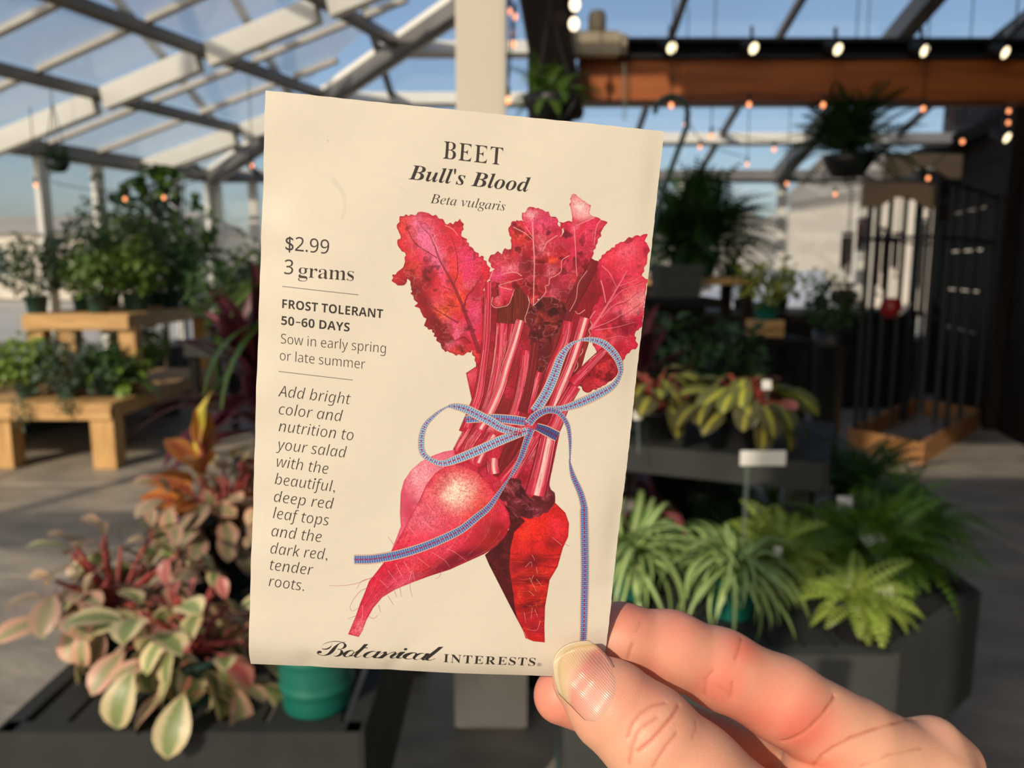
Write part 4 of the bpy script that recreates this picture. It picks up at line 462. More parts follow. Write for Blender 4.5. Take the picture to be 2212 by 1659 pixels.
        ix, iy = np.floor(P[:, 0]).astype(int), np.floor(P[:, 1]).astype(int)
        for dy in range(-k, k+1):
            for dx in range(-k, k+1):
                m = (dx*dx+dy*dy) <= (Rr+1.6)**2
                if not m.any(): continue
                xx, yy = ix[m]+dx, iy[m]+dy
                v = np.clip(Rr[m]+.5-np.hypot(xx+.5-P[m, 0], yy+.5-P[m, 1]), 0, 1)*np.minimum(1, Rr[m]*2)
                ok = (xx >= x0) & (yy >= y0) & (xx < x1) & (yy < y1)
                np.maximum.at(c, (yy[ok]-y0, xx[ok]-x0), v[ok].astype(np.float32))
        s.mix((x0, y0, c), s.lin(col), a)
    def band(s, p, ws):
        """outline of a ribbon and its resampled centre line, normals and half widths."""
        q = s.smooth(p, 14); n = len(q); w = np.interp(np.linspace(0, len(p)-1, n), range(len(p)), ws)/2
        d = np.gradient(q, axis=0); d /= np.hypot(*d.T)[:, None]+1e-9; nn = np.stack([-d[:, 1], d[:, 0]], 1)
        return q, nn, w
    def quads(s, q, nn, w, col, a=1.0, lo=-1.0, hi=1.0):
        l, r = q+nn*(w*lo)[:, None], q+nn*(w*hi)[:, None]
        cov = s.cover(s.loop(np.vstack([l, r[::-1]])), 3)
        if cov: s.mix(cov, s.lin(col), a)

def glyph_sheet(lines):
    """outline edges of every (text, offset) line of lettering, set from the letter shapes above."""
    rows = []
    for txt, _ in lines:
        x, row = 0, []
        for ch in txt:
            if ch == ' ': x += 130; continue
            adv, lps = GLYPHS[ord(ch)]; row += [(np.array(l, float).reshape(-1, 2)+[x, 0])/500 for l in lps]; x += adv
        rows.append(row)
    out = []
    for (txt, offset), loops in zip(lines, rows):
        # contours, each told apart as outline or counter, then moved in or out
        box = [(p.min(0), p.max(0)) for p in loops]; E = []
        for i, p in enumerate(loops):
            q = np.roll(p, -1, 0); ar = (p[:, 0]*q[:, 1]-q[:, 0]*p[:, 1]).sum()
            inner = any(j != i and (box[j][0] < box[i][0]).all() and (box[j][1] > box[i][1]).all() for j in range(len(loops)))
            d = q-p; nn = np.stack([d[:, 1], -d[:, 0]], 1)/(np.hypot(*d.T)[:, None]+1e-9); nn = nn+np.roll(nn, 1, 0); nn /= np.maximum(np.hypot(*nn.T), .7)[:, None]
            p = p+nn*np.array(offset)*((1 if ar > 0 else -1)*(-1 if inner else 1)); E.append(np.hstack([p, np.roll(p, -1, 0)]))
        out.append(np.vstack(E))
    return out

def letters(t, caps, low, dig=None):
    o = ''
    for ch in t:
        if 'A' <= ch <= 'Z' and caps: o += chr(caps+ord(ch)-65)
        elif ch == 'h' and low == 0x1D44E: o += '\u210e'
        elif 'a' <= ch <= 'z' and low: o += chr(low+ord(ch)-97)
        elif ch.isdigit() and dig: o += chr(dig+ord(ch)-48)
        else: o += ch
    return o
FACES = {'serif': (0x1D400, 0x1D41A, 0x1D7CE, (-.02, -.003), .12), 'serifbold': (0x1D400, 0x1D41A, 0x1D7CE, (-.008, 0), .14), 'bolditalic': (0x1D468, 0x1D482, None, (-.004, 0), 0),
         'italic': (0x1D434, 0x1D44E, None, -.003, .0), 'slab': (0x1D400, 0x1D41A, 0x1D7E2, -.0, 0), 'slabword': (0x1D400, 0x1D41A, 0x1D7E2, (-.02, -.004), .045), 'bold': (0x1D5D4, 0x1D5EE, 0x1D7EC, (-.004, 0), 0),
         'light': (0x1D5A0, 0x1D5BA, 0x1D7E2, -.011, 0), 'lightitalic': (0x1D608, 0x1D622, None, -.011, 0), 'script': (0x1D4D0, 0x1D4EA, None, (-.018, -.001), 1), 'reg': (None, None, None, -.01, 0)}
SCRIPT_SPAN = [(135, 372), (342, 440), (430, 545), (505, 655), (622, 785), (772, 862), (826, 945), (910, 1045), (1008, 1155)]

def paint_print():
    K = 1.0
    cv = Canvas(1651, 2540, K, Canvas.lin('DCD4C4'))
    rng = np.random.default_rng(11); lin = cv.lin
    SH = {k: cv.pts(v) for k, v in ART_SHAPE.items()}
    def bl(name, rel):
        p = SH[name]; lo, hi = p.min(0), p.max(0); d = hi-lo
        return [(lo[0]+u*d[0], lo[1]+v*d[1], rx*d[0], ry*d[1], an, c, a) for u, v, rx, ry, an, c, a in rel]
    def mottle(name, cols, n, r0, r1, a0, a1, seed):
        g = np.random.default_rng(seed); p = SH[name]; lo, hi = p.min(0), p.max(0)
        return [(*(lo+g.random(2)*(hi-lo)), g.uniform(r0, r1), g.uniform(r0, r1)*1.6, g.uniform(0, 3), cols[g.integers(len(cols))], g.uniform(a0, a1)) for _ in range(n)]
    def veins(key, col, a=1.0):
        cv.strokes([(cv.smooth(cv.pts(p)), w0*K, w1*K) for p, w0, w1 in ART_VEIN[key]], col, a)
    # leaves behind the bundle
    cv.shape(cv.ruffle(SH['leaf_top'], 4.2, 9, 1), 'C4203F', bl('leaf_top', [(.62, .35, .3, .25, .3, 'E23A63', .9), (.5, .6, .25, .3, 0, 'D82A50', .6), (.45, .85, .4, .22, 0, '5E1119', .95), (.8, .8, .2, .25, 0, '7A141F', .9), (.25, .55, .2, .2, 0, '8A1826', .7)]) + mottle('leaf_top', ['8E1626', 'E4375F', 'C62A22', 'F06A86'], 26, 14, 40, .25, .65, 5), .11, '7A1428', .5, crinkle=0.8)
    cv.shape(cv.ruffle(SH['tip_top'], 1.5, 18, 2), 'E58A98', bl('tip_top', [(.35, .3, .3, .25, .4, 'F6D3CF', .95), (.7, .55, .3, .25, .5, 'EDB0B4', .8), (.3, .85, .3, .2, 0, 'C92D50', .9), (.75, .85, .3, .15, 0, 'D23A5A', .8)]), .08, 'C22B52', .55, 7)
    cv.shape(cv.ruffle(SH['mass'], 1.5, 24, 3), '8E1626', mottle('mass', ['5A0C14', 'B01C34', 'C8284A', '4A0A12', '8A3A1E'], 50, 20, 60, .3, .7, 8), .14, '3A0A12', .4)
    cv.shape(SH['low_mass'], 'B01E36', mottle('low_mass', ['5A0C14', 'D04058', 'C8284A', '6A0A16', 'E07080'], 60, 8, 30, .3, .7, 28), .16, '5A0A16', .4)
    # stems behind, then the leaves, then the stems in front
    def stem(i, flat, w0, w1, tone):
        p = cv.pts(flat); n = len(p); q, nn, w = cv.band(p, np.linspace(w0, w1, n))
        base = {-1: '6A2418', 0: '741320', 1: 'C4213F', 2: 'D23C58'}[tone]
        cv.quads(q, nn, w, '4A0912', .9, -1.06, 1.06); cv.quads(q, nn, w*.96, base)
        if tone > 0: cv.quads(q, nn, w, '96152A', .55, .45, 1); cv.quads(q, nn, w, '8C1428', .45, -1, -.72)
        if tone == 2: cv.quads(q, nn, w, 'F2B7B4', .85, -.45, .12); cv.quads(q, nn, w, 'F5D2CC', .8, -.2, .02)
        if tone == 1: cv.quads(q, nn, w, 'E0607A', .6, -.3, .1)
        g = np.random.default_rng(50+i); li, da = [], []
        for k in range(int(16+w0/2.2)):
            t = g.uniform(-.92, .92); a, b = sorted(g.uniform(0, 1, 2)); a, b = int(a*(len(q)-3)), int(b*(len(q)-1))
            if b-a < 4: continue
            ln = (q+nn*(w*t)[:, None])[a:b]
            (li if g.random() < (.62 if tone > 0 else .3) else da).append((ln, g.uniform(.8, 2.0), g.uniform(.6, 1.6)))
        if li: cv.strokes(li, 'F0A6AC' if tone > 0 else 'A8402E', .75)
        if da: cv.strokes(da, '5A0A16', .75)
    for i in range(0, 3): stem(i, *ART_STEM[i])
    cv.shape(cv.ruffle(SH['leaf_right'], 4.4, 10, 4), 'D4264A', bl('leaf_right', [(.7, .2, .35, .2, -.6, 'E8505E', .8), (.55, .3, .15, .3, .6, 'D42A55', .6), (.85, .45, .25, .08, -.5, 'F3A9B4', .75), (.75, .55, .3, .05, -.5, 'F08CA0', .7), (.3, .45, .2, .2, 0, '8A1A2A', .85), (.6, .75, .3, .1, -.5, 'E0324C', .7), (.6, .9, .3, .12, 0, 'B81E2C', .7), (.7, .66, .3, .04, -.5, '7A1226', .8), (.45, .62, .2, .05, -.6, '7A1226', .6)]) + mottle('leaf_right', ['B01C38', 'F06080', 'E04030', 'D82050'], 30, 12, 36, .2, .5, 9), .10, 'A81634', .55, crinkle=0.55)
    cv.shape(cv.ruffle(SH['leaf_low'], 3.4, 11, 5), 'B81E30', mottle('leaf_low', ['7A1020', 'E04050', 'D03028'], 16, 14, 34, .3, .7, 10), .12, '6A0C1C', .6, crinkle=0.7)
    cv.shape(cv.ruffle(SH['leaf_left'], 5.1, 9, 6), 'CC2233', bl('leaf_left', [(.3, .17, .13, .2, -.5, 'E878A4', .95), (.42, .3, .06, .2, -.5, 'E9669A', .9), (.72, .33, .16, .14, 0, 'DE3A72', .9), (.62, .38, .09, .14, -.3, 'E83A30', .9), (.2, .32, .12, .1, 0, 'D43A2C', .8), (.68, .58, .14, .12, 0, 'EC4A30', .85), (.86, .5, .1, .1, 0, '9C1C30', .8), (.85, .68, .09, .14, 0, 'E24A80', .85), (.2, .48, .15, .09, .6, '6A141C', .97), (.33, .58, .12, .18, -.6, '7A1018', .95), (.46, .74, .17, .11, .5, '6E1018', .95), (.60, .85, .2, .10, .4, '68101A', .95), (.55, .65, .06, .06, -.6, 'F06038', .9), (.7, .8, .03, .1, -.35, 'F0568C', .95), (.1, .1, .1, .1, 0, 'D8402E', .7), (.8, .93, .2, .06, 0, 'C83026', .8)]) + mottle('leaf_left', ['A81828', 'EC5048', 'D82860', '8C1622', 'F07090'], 44, 10, 30, .2, .55, 12), .11, '8E1428', .5, crinkle=0.75)
    cv.shape(cv.ruffle(SH['leaf_dark'], 5.1, 9, 7), '5E1118', mottle('leaf_dark', ['3A0810', '8A1E24', 'A03028', '4A0A14'], 34, 10, 28, .35, .8, 13), .15, 'B04848', .35, 5, crinkle=1.0)
    cv.shape(cv.ruffle(SH['leaf_mid'], 5.1, 9, 8), 'BE2036', bl('leaf_mid', [(.6, .12, .28, .12, .2, 'E8487C', .9), (.45, .06, .1, .05, 0, 'F3B0BC', .8), (.35, .28, .1, .1, 0, 'DE4034', .85), (.72, .3, .14, .1, 0, 'C22C44', .7), (.62, .38, .1, .08, 0, '6A1018', .8), (.55, .68, .16, .22, 0, '6C1018', .97), (.45, .5, .12, .1, .4, '7A141E', .9), (.8, .58, .12, .1, 0, '7E1220', .85), (.12, .52, .12, .08, 0, 'D8485C', .8), (.2, .44, .07, .05, 0, '7A1826', .85), (.28, .6, .14, .05, -.3, 'E0708A', .8), (.12, .68, .09, .07, 0, 'E2508A', .8), (.2, .85, .14, .05, 0, 'D23A60', .9), (.78, .5, .06, .04, .3, 'E8502C', .9)]) + mottle('leaf_mid', ['8E1424', 'E04868', 'D8382C', '5C0E18', 'EE7C90'], 54, 8, 26, .25, .65, 14), .12, '86142A', .45, crinkle=1.0)
    veins('maroon', '701626', .75); veins('pink', 'E87890', .7); veins('palepink', 'F0A8A8', .62)
    cv.shape(SH['stub_left'], 'C4243E', bl('stub_left', [(.3, .3, .4, .3, 0, 'DA5468', .7), (.8, .8, .4, .4, 0, '86121F', .8)]), .12, '7A1020', .5)
    for i in range(3, len(ART_STEM)): stem(i, *ART_STEM[i])
    # the three roots
    cv.shape(SH['beet_back'], 'DC5C78', bl('beet_back', [(.35, .25, .4, .25, -.7, 'EE9CAA', .85), (.15, .6, .15, .3, 0, 'E06A84', .7), (.4, .65, .2, .35, -.6, 'B82A4C', .85), (.75, .1, .2, .12, 0, 'E0708A', .7)]), .13, 'C03458', .5, 12)
    cv.shape(SH['beet_right'], 'C81E1E', bl('beet_right', [(.6, .25, .25, .12, 0, 'E8281E', .9), (.85, .22, .12, .1, .5, 'D4283C', .8), (.8, .3, .12, .05, 0, '7A0E14', .8), (.55, .42, .3, .04, -.1, '6A0A12', .9), (.6, .5, .3, .03, -.1, 'D8321E', .7), (.62, .56, .3, .03, -.1, '5A0810', .9), (.6, .65, .3, .04, 0, '8A1A18', .8), (.65, .75, .3, .04, 0, '4E0A12', .85), (.65, .82, .3, .03, 0, 'B82430', .7), (.7, .9, .25, .06, 0, '8E1428', .8), (.95, .6, .06, .3, .2, 'A01626', .7)]) + mottle('beet_right', ['6A0C14', 'E03A24', '8E1620', 'B01C2C'], 40, 8, 30, .3, .6, 15), .16, '7A0C1A', .5, 10)
    g = np.random.default_rng(21); lo, hi = SH['beet_right'].min(0), SH['beet_right'].max(0); rl, rd = [], []
    for k in range(120):
        v = g.uniform(.38, .98); y = lo[1]+v*(hi[1]-lo[1]); xc = lo[0]+(.62+.1*v)*(hi[0]-lo[0]); half = (hi[0]-lo[0])*(.36-.24*(v-.3))
        a = xc+g.uniform(-half, half); L = g.uniform(12, 60)*(1.2-v)
        (rl if g.random() < .35 else rd).append((cv.smooth(np.array([[a-L, y+g.uniform(-4, 4)], [a, y+g.uniform(-5, 8)], [a+L, y+g.uniform(-6, 3)]])), .8, 2.2))
    keep = cv.px.copy(); cv.strokes(rd, '45060E', .8); cv.strokes(rl, 'E2543A', .7)
    m = cv.cover(cv.loop(SH['beet_right'])); x0, y0, c = m; full = np.zeros((cv.h, cv.w, 1), np.float32); full[y0:y0+c.shape[0], x0:x0+c.shape[1], 0] = c
    cv.px = keep+(cv.px-keep)*full
    cv.shape(SH['beet_shade'], '4A0C14', mottle('beet_shade', ['300810', '6A141C', '5A1018'], 20, 10, 26, .3, .7, 16), .2, None)
    cv.shape(SH['beet_front'], 'CC2040', bl('beet_front', [(.6, .22, .3, .18, -.5, 'E0485E', .7), (.78, .2, .12, .14, 0, 'D8322A', .7), (.64, .15, .12, .09, -.6, 'F9D0BE', .97), (.42, .3, .14, .2, -.7, 'E26E86', .7), (.5, .42, .25, .08, -.4, 'E23A56', .8), (.9, .36, .12, .1, 0, '84140F', .9), (.88, .45, .14, .08, .3, 'A82418', .7), (.7, .52, .3, .05, -.45, '5C0C1A', .9), (.55, .58, .2, .04, -.45, '74122A', .85), (.4, .6, .14, .04, -.4, 'D82E34', .85), (.55, .66, .25, .04, -.35, 'B01830', .8), (.32, .68, .12, .06, -.8, 'D6486A', .8), (.2, .82, .1, .1, -1, 'CC3050', .7), (.12, .95, .1, .06, 0, 'E27A8C', .8)]) + mottle('beet_front', ['A81830', 'E85C70', 'D83028', '8C1430'], 40, 8, 34, .15, .45, 17), .13, '9A1230', .5, 8)
    cv.shape(cv.ruffle(SH['crown'], 5, 14, 9), '57131E', mottle('crown', ['2E0A10', '8C3040', '74202E', 'A44A58'], 46, 6, 20, .35, .85, 18), .18, '8A3440', .4, 5)
    g = np.random.default_rng(33); lo, hi = SH['crown'].min(0), SH['crown'].max(0)
    cv.strokes([(cv.smooth(np.array([a, a+g.uniform(-16, 26, 2), a+g.uniform(-10, 55, 2)*[1, .4]])), 1.6, .8) for a in [lo+g.random(2)*(hi-lo)*[.75, .85]+[6, 6] for _ in range(26)]], 'B46A74', .7)
    stem(len(ART_STEM)-1, *ART_STEM[-1])
    cv.strokes([(cv.smooth(cv.pts(p)), 1.8, 1.2) for p in ART_LIGHT], 'F2B4B4', .75)
    cv.strokes([(cv.smooth(cv.pts(p)), 2.6, 1.6) for p in ART_HAIR], 'B04A6A', .85)
    # pencil hatching along the front root
    g = np.random.default_rng(41); P = SH['beet_front']; Lf, Rt = cv.smooth(P[2:17], 6), cv.smooth(P[17:34][::-1], 6); hl, hd = [], []
    i = np.linspace(0, 1, 60); f = lambda q: np.stack([np.interp(i, np.linspace(0, 1, len(q)), q[:, 0]), np.interp(i, np.linspace(0, 1, len(q)), q[:, 1])], 1)
    Lf, Rt = f(Lf), f(Rt)
    for k in range(170):
        t = g.uniform(.03, .97); a = g.integers(0, 48); b = a+g.integers(5, 12); ln = Lf[a:b]*(1-t)+Rt[a:b]*t
        (hl if g.random() < .5 else hd).append((ln, 1.2, .7))
    cv.strokes(hl, 'F0A0AA', .35); cv.strokes(hd, '7A0C24', .35)
    # ribbon
    for i, (flat, ws, tone) in enumerate(ART_RIBBON):
        p = cv.pts(flat); q, nn, w = cv.band(p, np.array(ws)*K); g = np.random.default_rng(70+i)
        cv.quads(q, nn, w, '9A5A5A', .8, -1.1, 1.1); cv.quads(q, nn, w, 'EBC9A8', 1, -1.02, 1.02)
        cv.quads(q, nn, w, {-1: '3E4478', 0: '5C72AE', 1: '7E9CC8'}[tone], 1, -.86, .86)
        seg = np.hypot(*np.diff(q, axis=0).T); L = np.concatenate([[0], np.cumsum(seg)]); n = int(L[-1]/5.2)
        li, dk, rd = [], [], []
        ph = g.uniform(0, 6)
        for k in range(n):
            t = (k+.5)/n*L[-1]; f = lambda a: np.interp(t, L, a)
            c = np.array([f(q[:, 0]), f(q[:, 1])]); m = np.array([f(nn[:, 0]), f(nn[:, 1])]); hw = f(w)*.84
            shade = math.sin(t/150+ph)
            for sd in (-1, 1):
                ln = np.array([c+m*hw*sd*.98, c+m*hw*sd*g.uniform(.2, .35)])
                (li if k % 2 else dk).append((ln, 2.2 if hw > 8 else 1.4, 2.0))
            if tone >= 0 and k % 2 and shade > -.2: li.append((np.array([c+m*hw*.95, c-m*hw*.95]), 2.4, 2.4))
        cv.strokes(dk, '3B4488', .75)
        cv.strokes(li, {-1: '6A78B4', 0: '9CC0DC', 1: 'BCDDE8'}[tone], .85)
        nd = int(L[-1]/21)
        for k in range(nd):
            t = (k+.5)/nd*L[-1]; f = lambda a, tt: np.interp(tt, L, a); hw = f(w, t)
            if hw < 5: continue
            a = np.array([f(q[:, 0], t-4.2), f(q[:, 1], t-4.2)]); b = np.array([f(q[:, 0], t+4.2), f(q[:, 1], t+4.2)])
            rd.append((np.array([a, (a+b)/2, b]), min(7, hw*.4), min(6, hw*.34)))
        if rd: cv.strokes(rd, 'A81440' if tone >= 0 else '7A1444', .95)
        cv.strokes([(q+nn*(w*.98)[:, None], 1.6, 1.6), (q-nn*(w*.98)[:, None], 1.6, 1.6)], 'C98F78', .7)
    kx, ky = ART_RIBBON[0][0][-2:]
    g = np.random.default_rng(90)
    for k in range(26):
        a = np.array([kx+10, ky+4])*K+g.normal(0, 7, 2); d = g.uniform(0, 6.28)
        cv.strokes([(np.array([a, a+np.array([math.cos(d), math.sin(d)])*g.uniform(5, 13)]), 2.6, 1.4)], ['5C72AE', 'D8E0E4', '3E4478', 'B81848'][k % 4], .9)
    # lettering
    jobs = []
    for txt, face, *_ in ART_TEXT:
        caps, low, dig, off, gap = FACES[face]; jobs += [(letters(x, caps, low, dig), off) for x in (txt if gap else [txt])]
    sheet = iter(glyph_sheet(jobs))
    for txt, face, u0, v0, u1, cap, drop in ART_TEXT:
        caps, low, dig, off, gap = FACES[face]
        if gap:                                    # set letter by letter
            e, x = [], 0.0
            for i, ch in enumerate(txt):
                g = next(sheet); a, b = g[:, [0, 2]].min(), g[:, [0, 2]].max()
                if face == 'script':
                    p, q = SCRIPT_SPAN[i]; g[:, [0, 2]] = (g[:, [0, 2]]-a)/(b-a)*(q-p)+p
                else: g[:, [0, 2]] += x-a; x += b-a+gap
                e.append(g)
        else: e = [next(sheet)]
        parts, e = e, np.vstack(e)
        x0, x1 = e[:, [0, 2]].min(), e[:, [0, 2]].max()
        sx = (u1-u0)*20/(x1-x0); capn = {'script': .735, 'reg': .73}.get(face, .714); sy = cap*20/capn
        ink = lin('140C10' if face in ('serifbold', 'bolditalic', 'script', 'bold') else '22161A')
        for g in parts:
            ex = (g[:, [0, 2]]-x0)*sx+u0*20; ey = v0*20-drop*10-g[:, [1, 3]]*sy+(ex-u0*20)/((u1-u0)*20)*drop*20
            cv.mix(cv.cover(np.stack([ex[:, 0], ey[:, 0], ex[:, 1], ey[:, 1]], 1)*K, 4), ink, .97)
    for r in ART_RULE:
        cv.strokes([(cv.pts(r), 2.6, 2.6)], '3A2A26', .9)
    cv.strokes([(cv.pts(ART_DASH), 4.6, 4.6)], '140C10', .97)
    # scuffs where the paper has been handled
    for pts, wd, a in [([(290, 330), (330, 380), (338, 440), (330, 480)], 22, .10), ([(255, 170), (262, 178)], 6, .25), ([(560, 330), (640, 380)], 8, .05)]:
        cv.strokes([(cv.smooth(np.array(pts, float)), wd, wd*.5)], '7A7060', a)
    sp = np.random.default_rng(7).random((260, 2))*[cv.w, cv.h]
    cv.strokes([(np.array([p, p+.8]), 2.2, 1.4) for p in sp], '8A7C68', .3)
    cv.px *= (1+.012*cv.grain+.008*cv.mid)[..., None]
    # hand over as a generated picture datablock, bottom row first
    img = bpy.data.images.new('packet_print', cv.w, cv.h, float_buffer=False)
    v = np.clip(cv.px[::-1], 0, 1); v = np.where(v <= .0031308, v*12.92, 1.055*v**(1/2.4)-.055)
    buf = np.ones((cv.h, cv.w, 4), np.float32); buf[..., :3] = v
    img.pixels.foreach_set(buf.ravel()); img.update(); img.pack()
    return img
# ---------------------------------------------------------------- the greenhouse
SHADE_BOARDS = [(3.42+.36*k, .355, -1.4, 4.2) for k in range(4)]+[(5.54+.36*k, .355, -1.4, 4.2) for k in range(12)]+[(4.02, .36, -6.6, -2.1)]+[(2.35+.36*k, .355, -.9, 4.2) for k in range(3)]+[(4.39+.36*k, .355, -2.3, -1.4) for k in range(7)]  # boards added out of view to shade floor, beam and right side
fl = struct('floor')
MB().box((0, 2.5, -.06), (26, 22, .06)).build('floor_bed', M['joint'], fl)
slab_me = MB().box((0, 0, -.015), (1.588, 1.588, .03), bev=.006).mesh('slab', M['concrete'])
for i in range(-5, 6):
    for j in range(-4, 8):
        put('slab', slab_me, fl, (i*1.6+.32, j*1.6-.42, -.0005*((i*7+j*3) % 3)))
tag(MB().box((0, 60, -.2), (300, 300, .2)).build('ground', M['ground']), kind='structure')

EAVE = 2.6
C0 = Vector((-3.547, 9.29, EAVE)); L0 = Vector((-4.407, 6.84, EAVE)); LD = Vector((.3314, .9435, 0)); LN = Vector((.9435, -.3314, 0))
LP, FP = rad(13), rad(16.6)
def left(al, up, off=0): return L0+LD*al+LN*(up*math.cos(LP))+Vector((0, 0, up*math.sin(LP)))+NL*off
def far(x, up, off=0): return Vector((x, C0.y-up*math.cos(FP), EAVE+up*math.sin(FP)))+NF*off
NL = (-LN*math.sin(LP)+Vector((0, 0, math.cos(LP)))).normalized(); NF = Vector((0, math.sin(FP), math.cos(FP)))
HD = NL.cross(NF); HD = HD/HD.z                       # the hip where the two slopes meet
def hip_al(up): return (C0+HD*(up*math.sin(LP))-L0).dot(LD)
def hip_x(up): return (C0+HD*(up*math.sin(FP))).x
roof = struct('ceiling')
UPL = [0, 1.29, 2.34, 3.4, 4.5, 5.6]             # purlins of the left slope
for k, u in enumerate(UPL):
    a1 = hip_al(u); b = MB()
    b.beam(left(-2.3, u, -.05), left(a1, u, -.05), .085 if k else .13, .07 if k else .12, NL); b.build('purlin', M['steel_grey'], roof)
rafters = [-1.75, -.1-.02, 1.53]
for a in rafters:
    for u0, u1 in zip(UPL[:-1], UPL[1:]):             # each rafter is bolted up in lengths between the purlins
        umax = min(u1, (2.6-a)/.566 if a > -1.5 else 99)
        if umax-u0 < .3: continue
        MB().beam(left(a, u0+.05, -.10), left(a, umax-.05, -.10), .075, .17, NL).build('rafter', M['steel_white'], roof)
        MB().beam(left(a+.11, u0+.03, .0), left(a+.11, umax-.03, .0), .05, .035, NL).build('glazing_bar', M['alu'], roof)
als = []
for a, b in zip(rafters[:-1], rafters[1:]):
    als += [a, a+(b-a)/3, a+(b-a)*2/3]
als = [rafters[0]-.52]+als+[rafters[-1], rafters[-1]+.55]
for a in als:
    if a in rafters: continue
    for u0, u1 in zip(UPL[:-1], UPL[1:]):
        umax = min(u1, (2.6-a)/.566)
        if umax-u0 > .2: MB().beam(left(a, u0+.04, .0), left(a, umax-.04, .0), .05, .04, NL).build('glazing_bar', M['alu'], roof)
for a, b in zip(als, als[1:]+[2.6]):
    for u0, u1 in zip(UPL[:-1], UPL[1:]):
        p = [(a+.02, u0+.02), (b-.02, u0+.02), (b-.02, u1-.02), (a+.02, u1-.02)]; out = []
        for (x0, y0), (x1, y1) in zip(p, p[1:]+p[:1]):    # trim at the hip
            f0, f1 = 2.56-.566*y0-x0, 2.56-.566*y1-x1
            if f0 >= 0: out.append((x0, y0))
            if f0*f1 < 0: t = f0/(f0-f1); out.append((x0+(x1-x0)*t, y0+(y1-y0)*t))
        if len(out) > 2: MB().prism([left(x, y, .02) for x, y in out], NL*.008).build('roof_pane', M['roof_pane'], roof)
MB().beam(C0+Vector((0, 0, -.06)), C0+HD*1.6+Vector((0, 0, -.06)), .13, .17, (0, 0, 1)).build('hip_rafter', M['steel_white'], roof)
MB().beam(C0+Vector((.05, -.14, -.09)), C0+HD*1.6+Vector((.05, -.14, -.09)), .10, .12, (0, 0, 1)).build('hip_brace', M['steel_grey'], roof)
# far slope
def far_up(x, y):
    d = ray(x, y); o = Vector((0, 0, CAM_H)); k = (Vector((0, C0.y, EAVE))-o).dot(NF)/d.dot(NF); q = o+d*k
    return q.x, (C0.y-q.y)/math.cos(FP)
UPF = [0]+[far_up(1106, y)[1] for y in (291, 205, 95)]
while UPF[-1] < 7: UPF.append(UPF[-1]+1.15)
XR = 5.9
for k, u in enumerate(UPF):
    MB().beam(far(hip_x(u), u, -.05), far(XR, u, -.05), .09 if k else .10, .11 if k else .12, NF).build('purlin', M['steel_white'] if k else M['steel_grey'], roof)
bars = [-3.0, -2.1]+[far_up(x, y)[0] for x, y in ((850, 215), (1010, 230), (1200, 230), (1395, 230), (1592, 230), (1797, 230), (2002, 230))]+[5.0, 5.9]
for x in bars:
    thick = abs(x-far_up(1797, 230)[0]) < .01
    u0 = 0
    while hip_x(u0) > x and u0 < 8: u0 += .05
    if u0 < 7.6: MB().beam(far(x, u0, -.07 if thick else -.02), far(x, 8.1, -.07 if thick else -.02), .13 if thick else .05, .16 if thick else .06, NF).build('rafter' if thick else 'glazing_bar', M['steel_grey'], roof)
for a, b in zip(bars[:-1], bars[1:]):
    for u0, u1 in zip(UPF[:-1], UPF[1:]):
        p = [(a+.02, u0+.02), (b-.02, u0+.02), (b-.02, u1-.02), (a+.02, u1-.02)]; out = []
        sl = (hip_x(1)-hip_x(0))
        for (x0, y0), (x1, y1) in zip(p, p[1:]+p[:1]):
            f0, f1 = x0-(C0.x+sl*y0), x1-(C0.x+sl*y1)
            if f0 >= 0: out.append((x0, y0))
            if f0*f1 < 0: t = f0/(f0-f1); out.append((x0+(x1-x0)*t, y0+(y1-y0)*t))
        if len(out) > 2: MB().prism([far(x, y, .03) for x, y in out], NF*.008).build('roof_pane', M['roof_pane_clear'], roof)

# walls: a low kick wall, posts, glazing between them
def glazed_wall(name, base, d, stops, posts, z0=.62, z1=2.5, th=.07, glass='wall_pane'):
    wl = struct(name); n = Vector((-d.y, d.x, 0)); P = lambda a, z: base+d*a+Vector((0, 0, z))
    MB().beam(P(stops[0], z0/2), P(stops[-1], z0/2), .08, z0, (0, 0, 1)).build('kick_board', M['bench_light'], wl)
    MB().beam(P(stops[0], z0+.03), P(stops[-1], z0+.03), .11, .06, (0, 0, 1)).build('sill', M['alu'], wl)
    MB().beam(P(stops[0], z1+.04), P(stops[-1], z1+.04), .09, .10, (0, 0, 1)).build('eave_rail', M['steel_grey'], wl)
    for a in posts: MB().beam(P(a, 0), P(a, z1), .10, th, n).build('post', M['steel_white'], wl)
    for a, b in zip(stops[:-1], stops[1:]):
        q = [P(a+.03, z0+.06), P(b-.03, z0+.06), P(b-.03, z1-.01), P(a+.03, z1-.01)]
        MB().prism(q, n*.008).build('pane', M[glass], wl)
    return wl
def along_left(px, py):
    d = ray(px, py); n = LN; o = Vector((0, 0, CAM_H)); k = (L0-o).dot(n)/d.dot(n); return (o+d*k-L0).dot(LD)
lp = [along_left(px, 430) for px in (94, 214, 380)]
base_l = Vector((L0.x, L0.y, 0))
lst = [-2.2]+lp+[2.56]
glazed_wall('wall_left', base_l, LD, lst, lst)
bx = [far_up(x, 366)[0] for x in (540, 700, 860, 1020, 1180, 1340, 1478, 1697, 1880)]
glazed_wall('wall_back', Vector((0, C0.y, 0)), Vector((1, 0, 0)), [C0.x+.06]+bx+[5.2, 5.9], [C0.x+.06]+bx[::2]+[bx[7], 5.9])

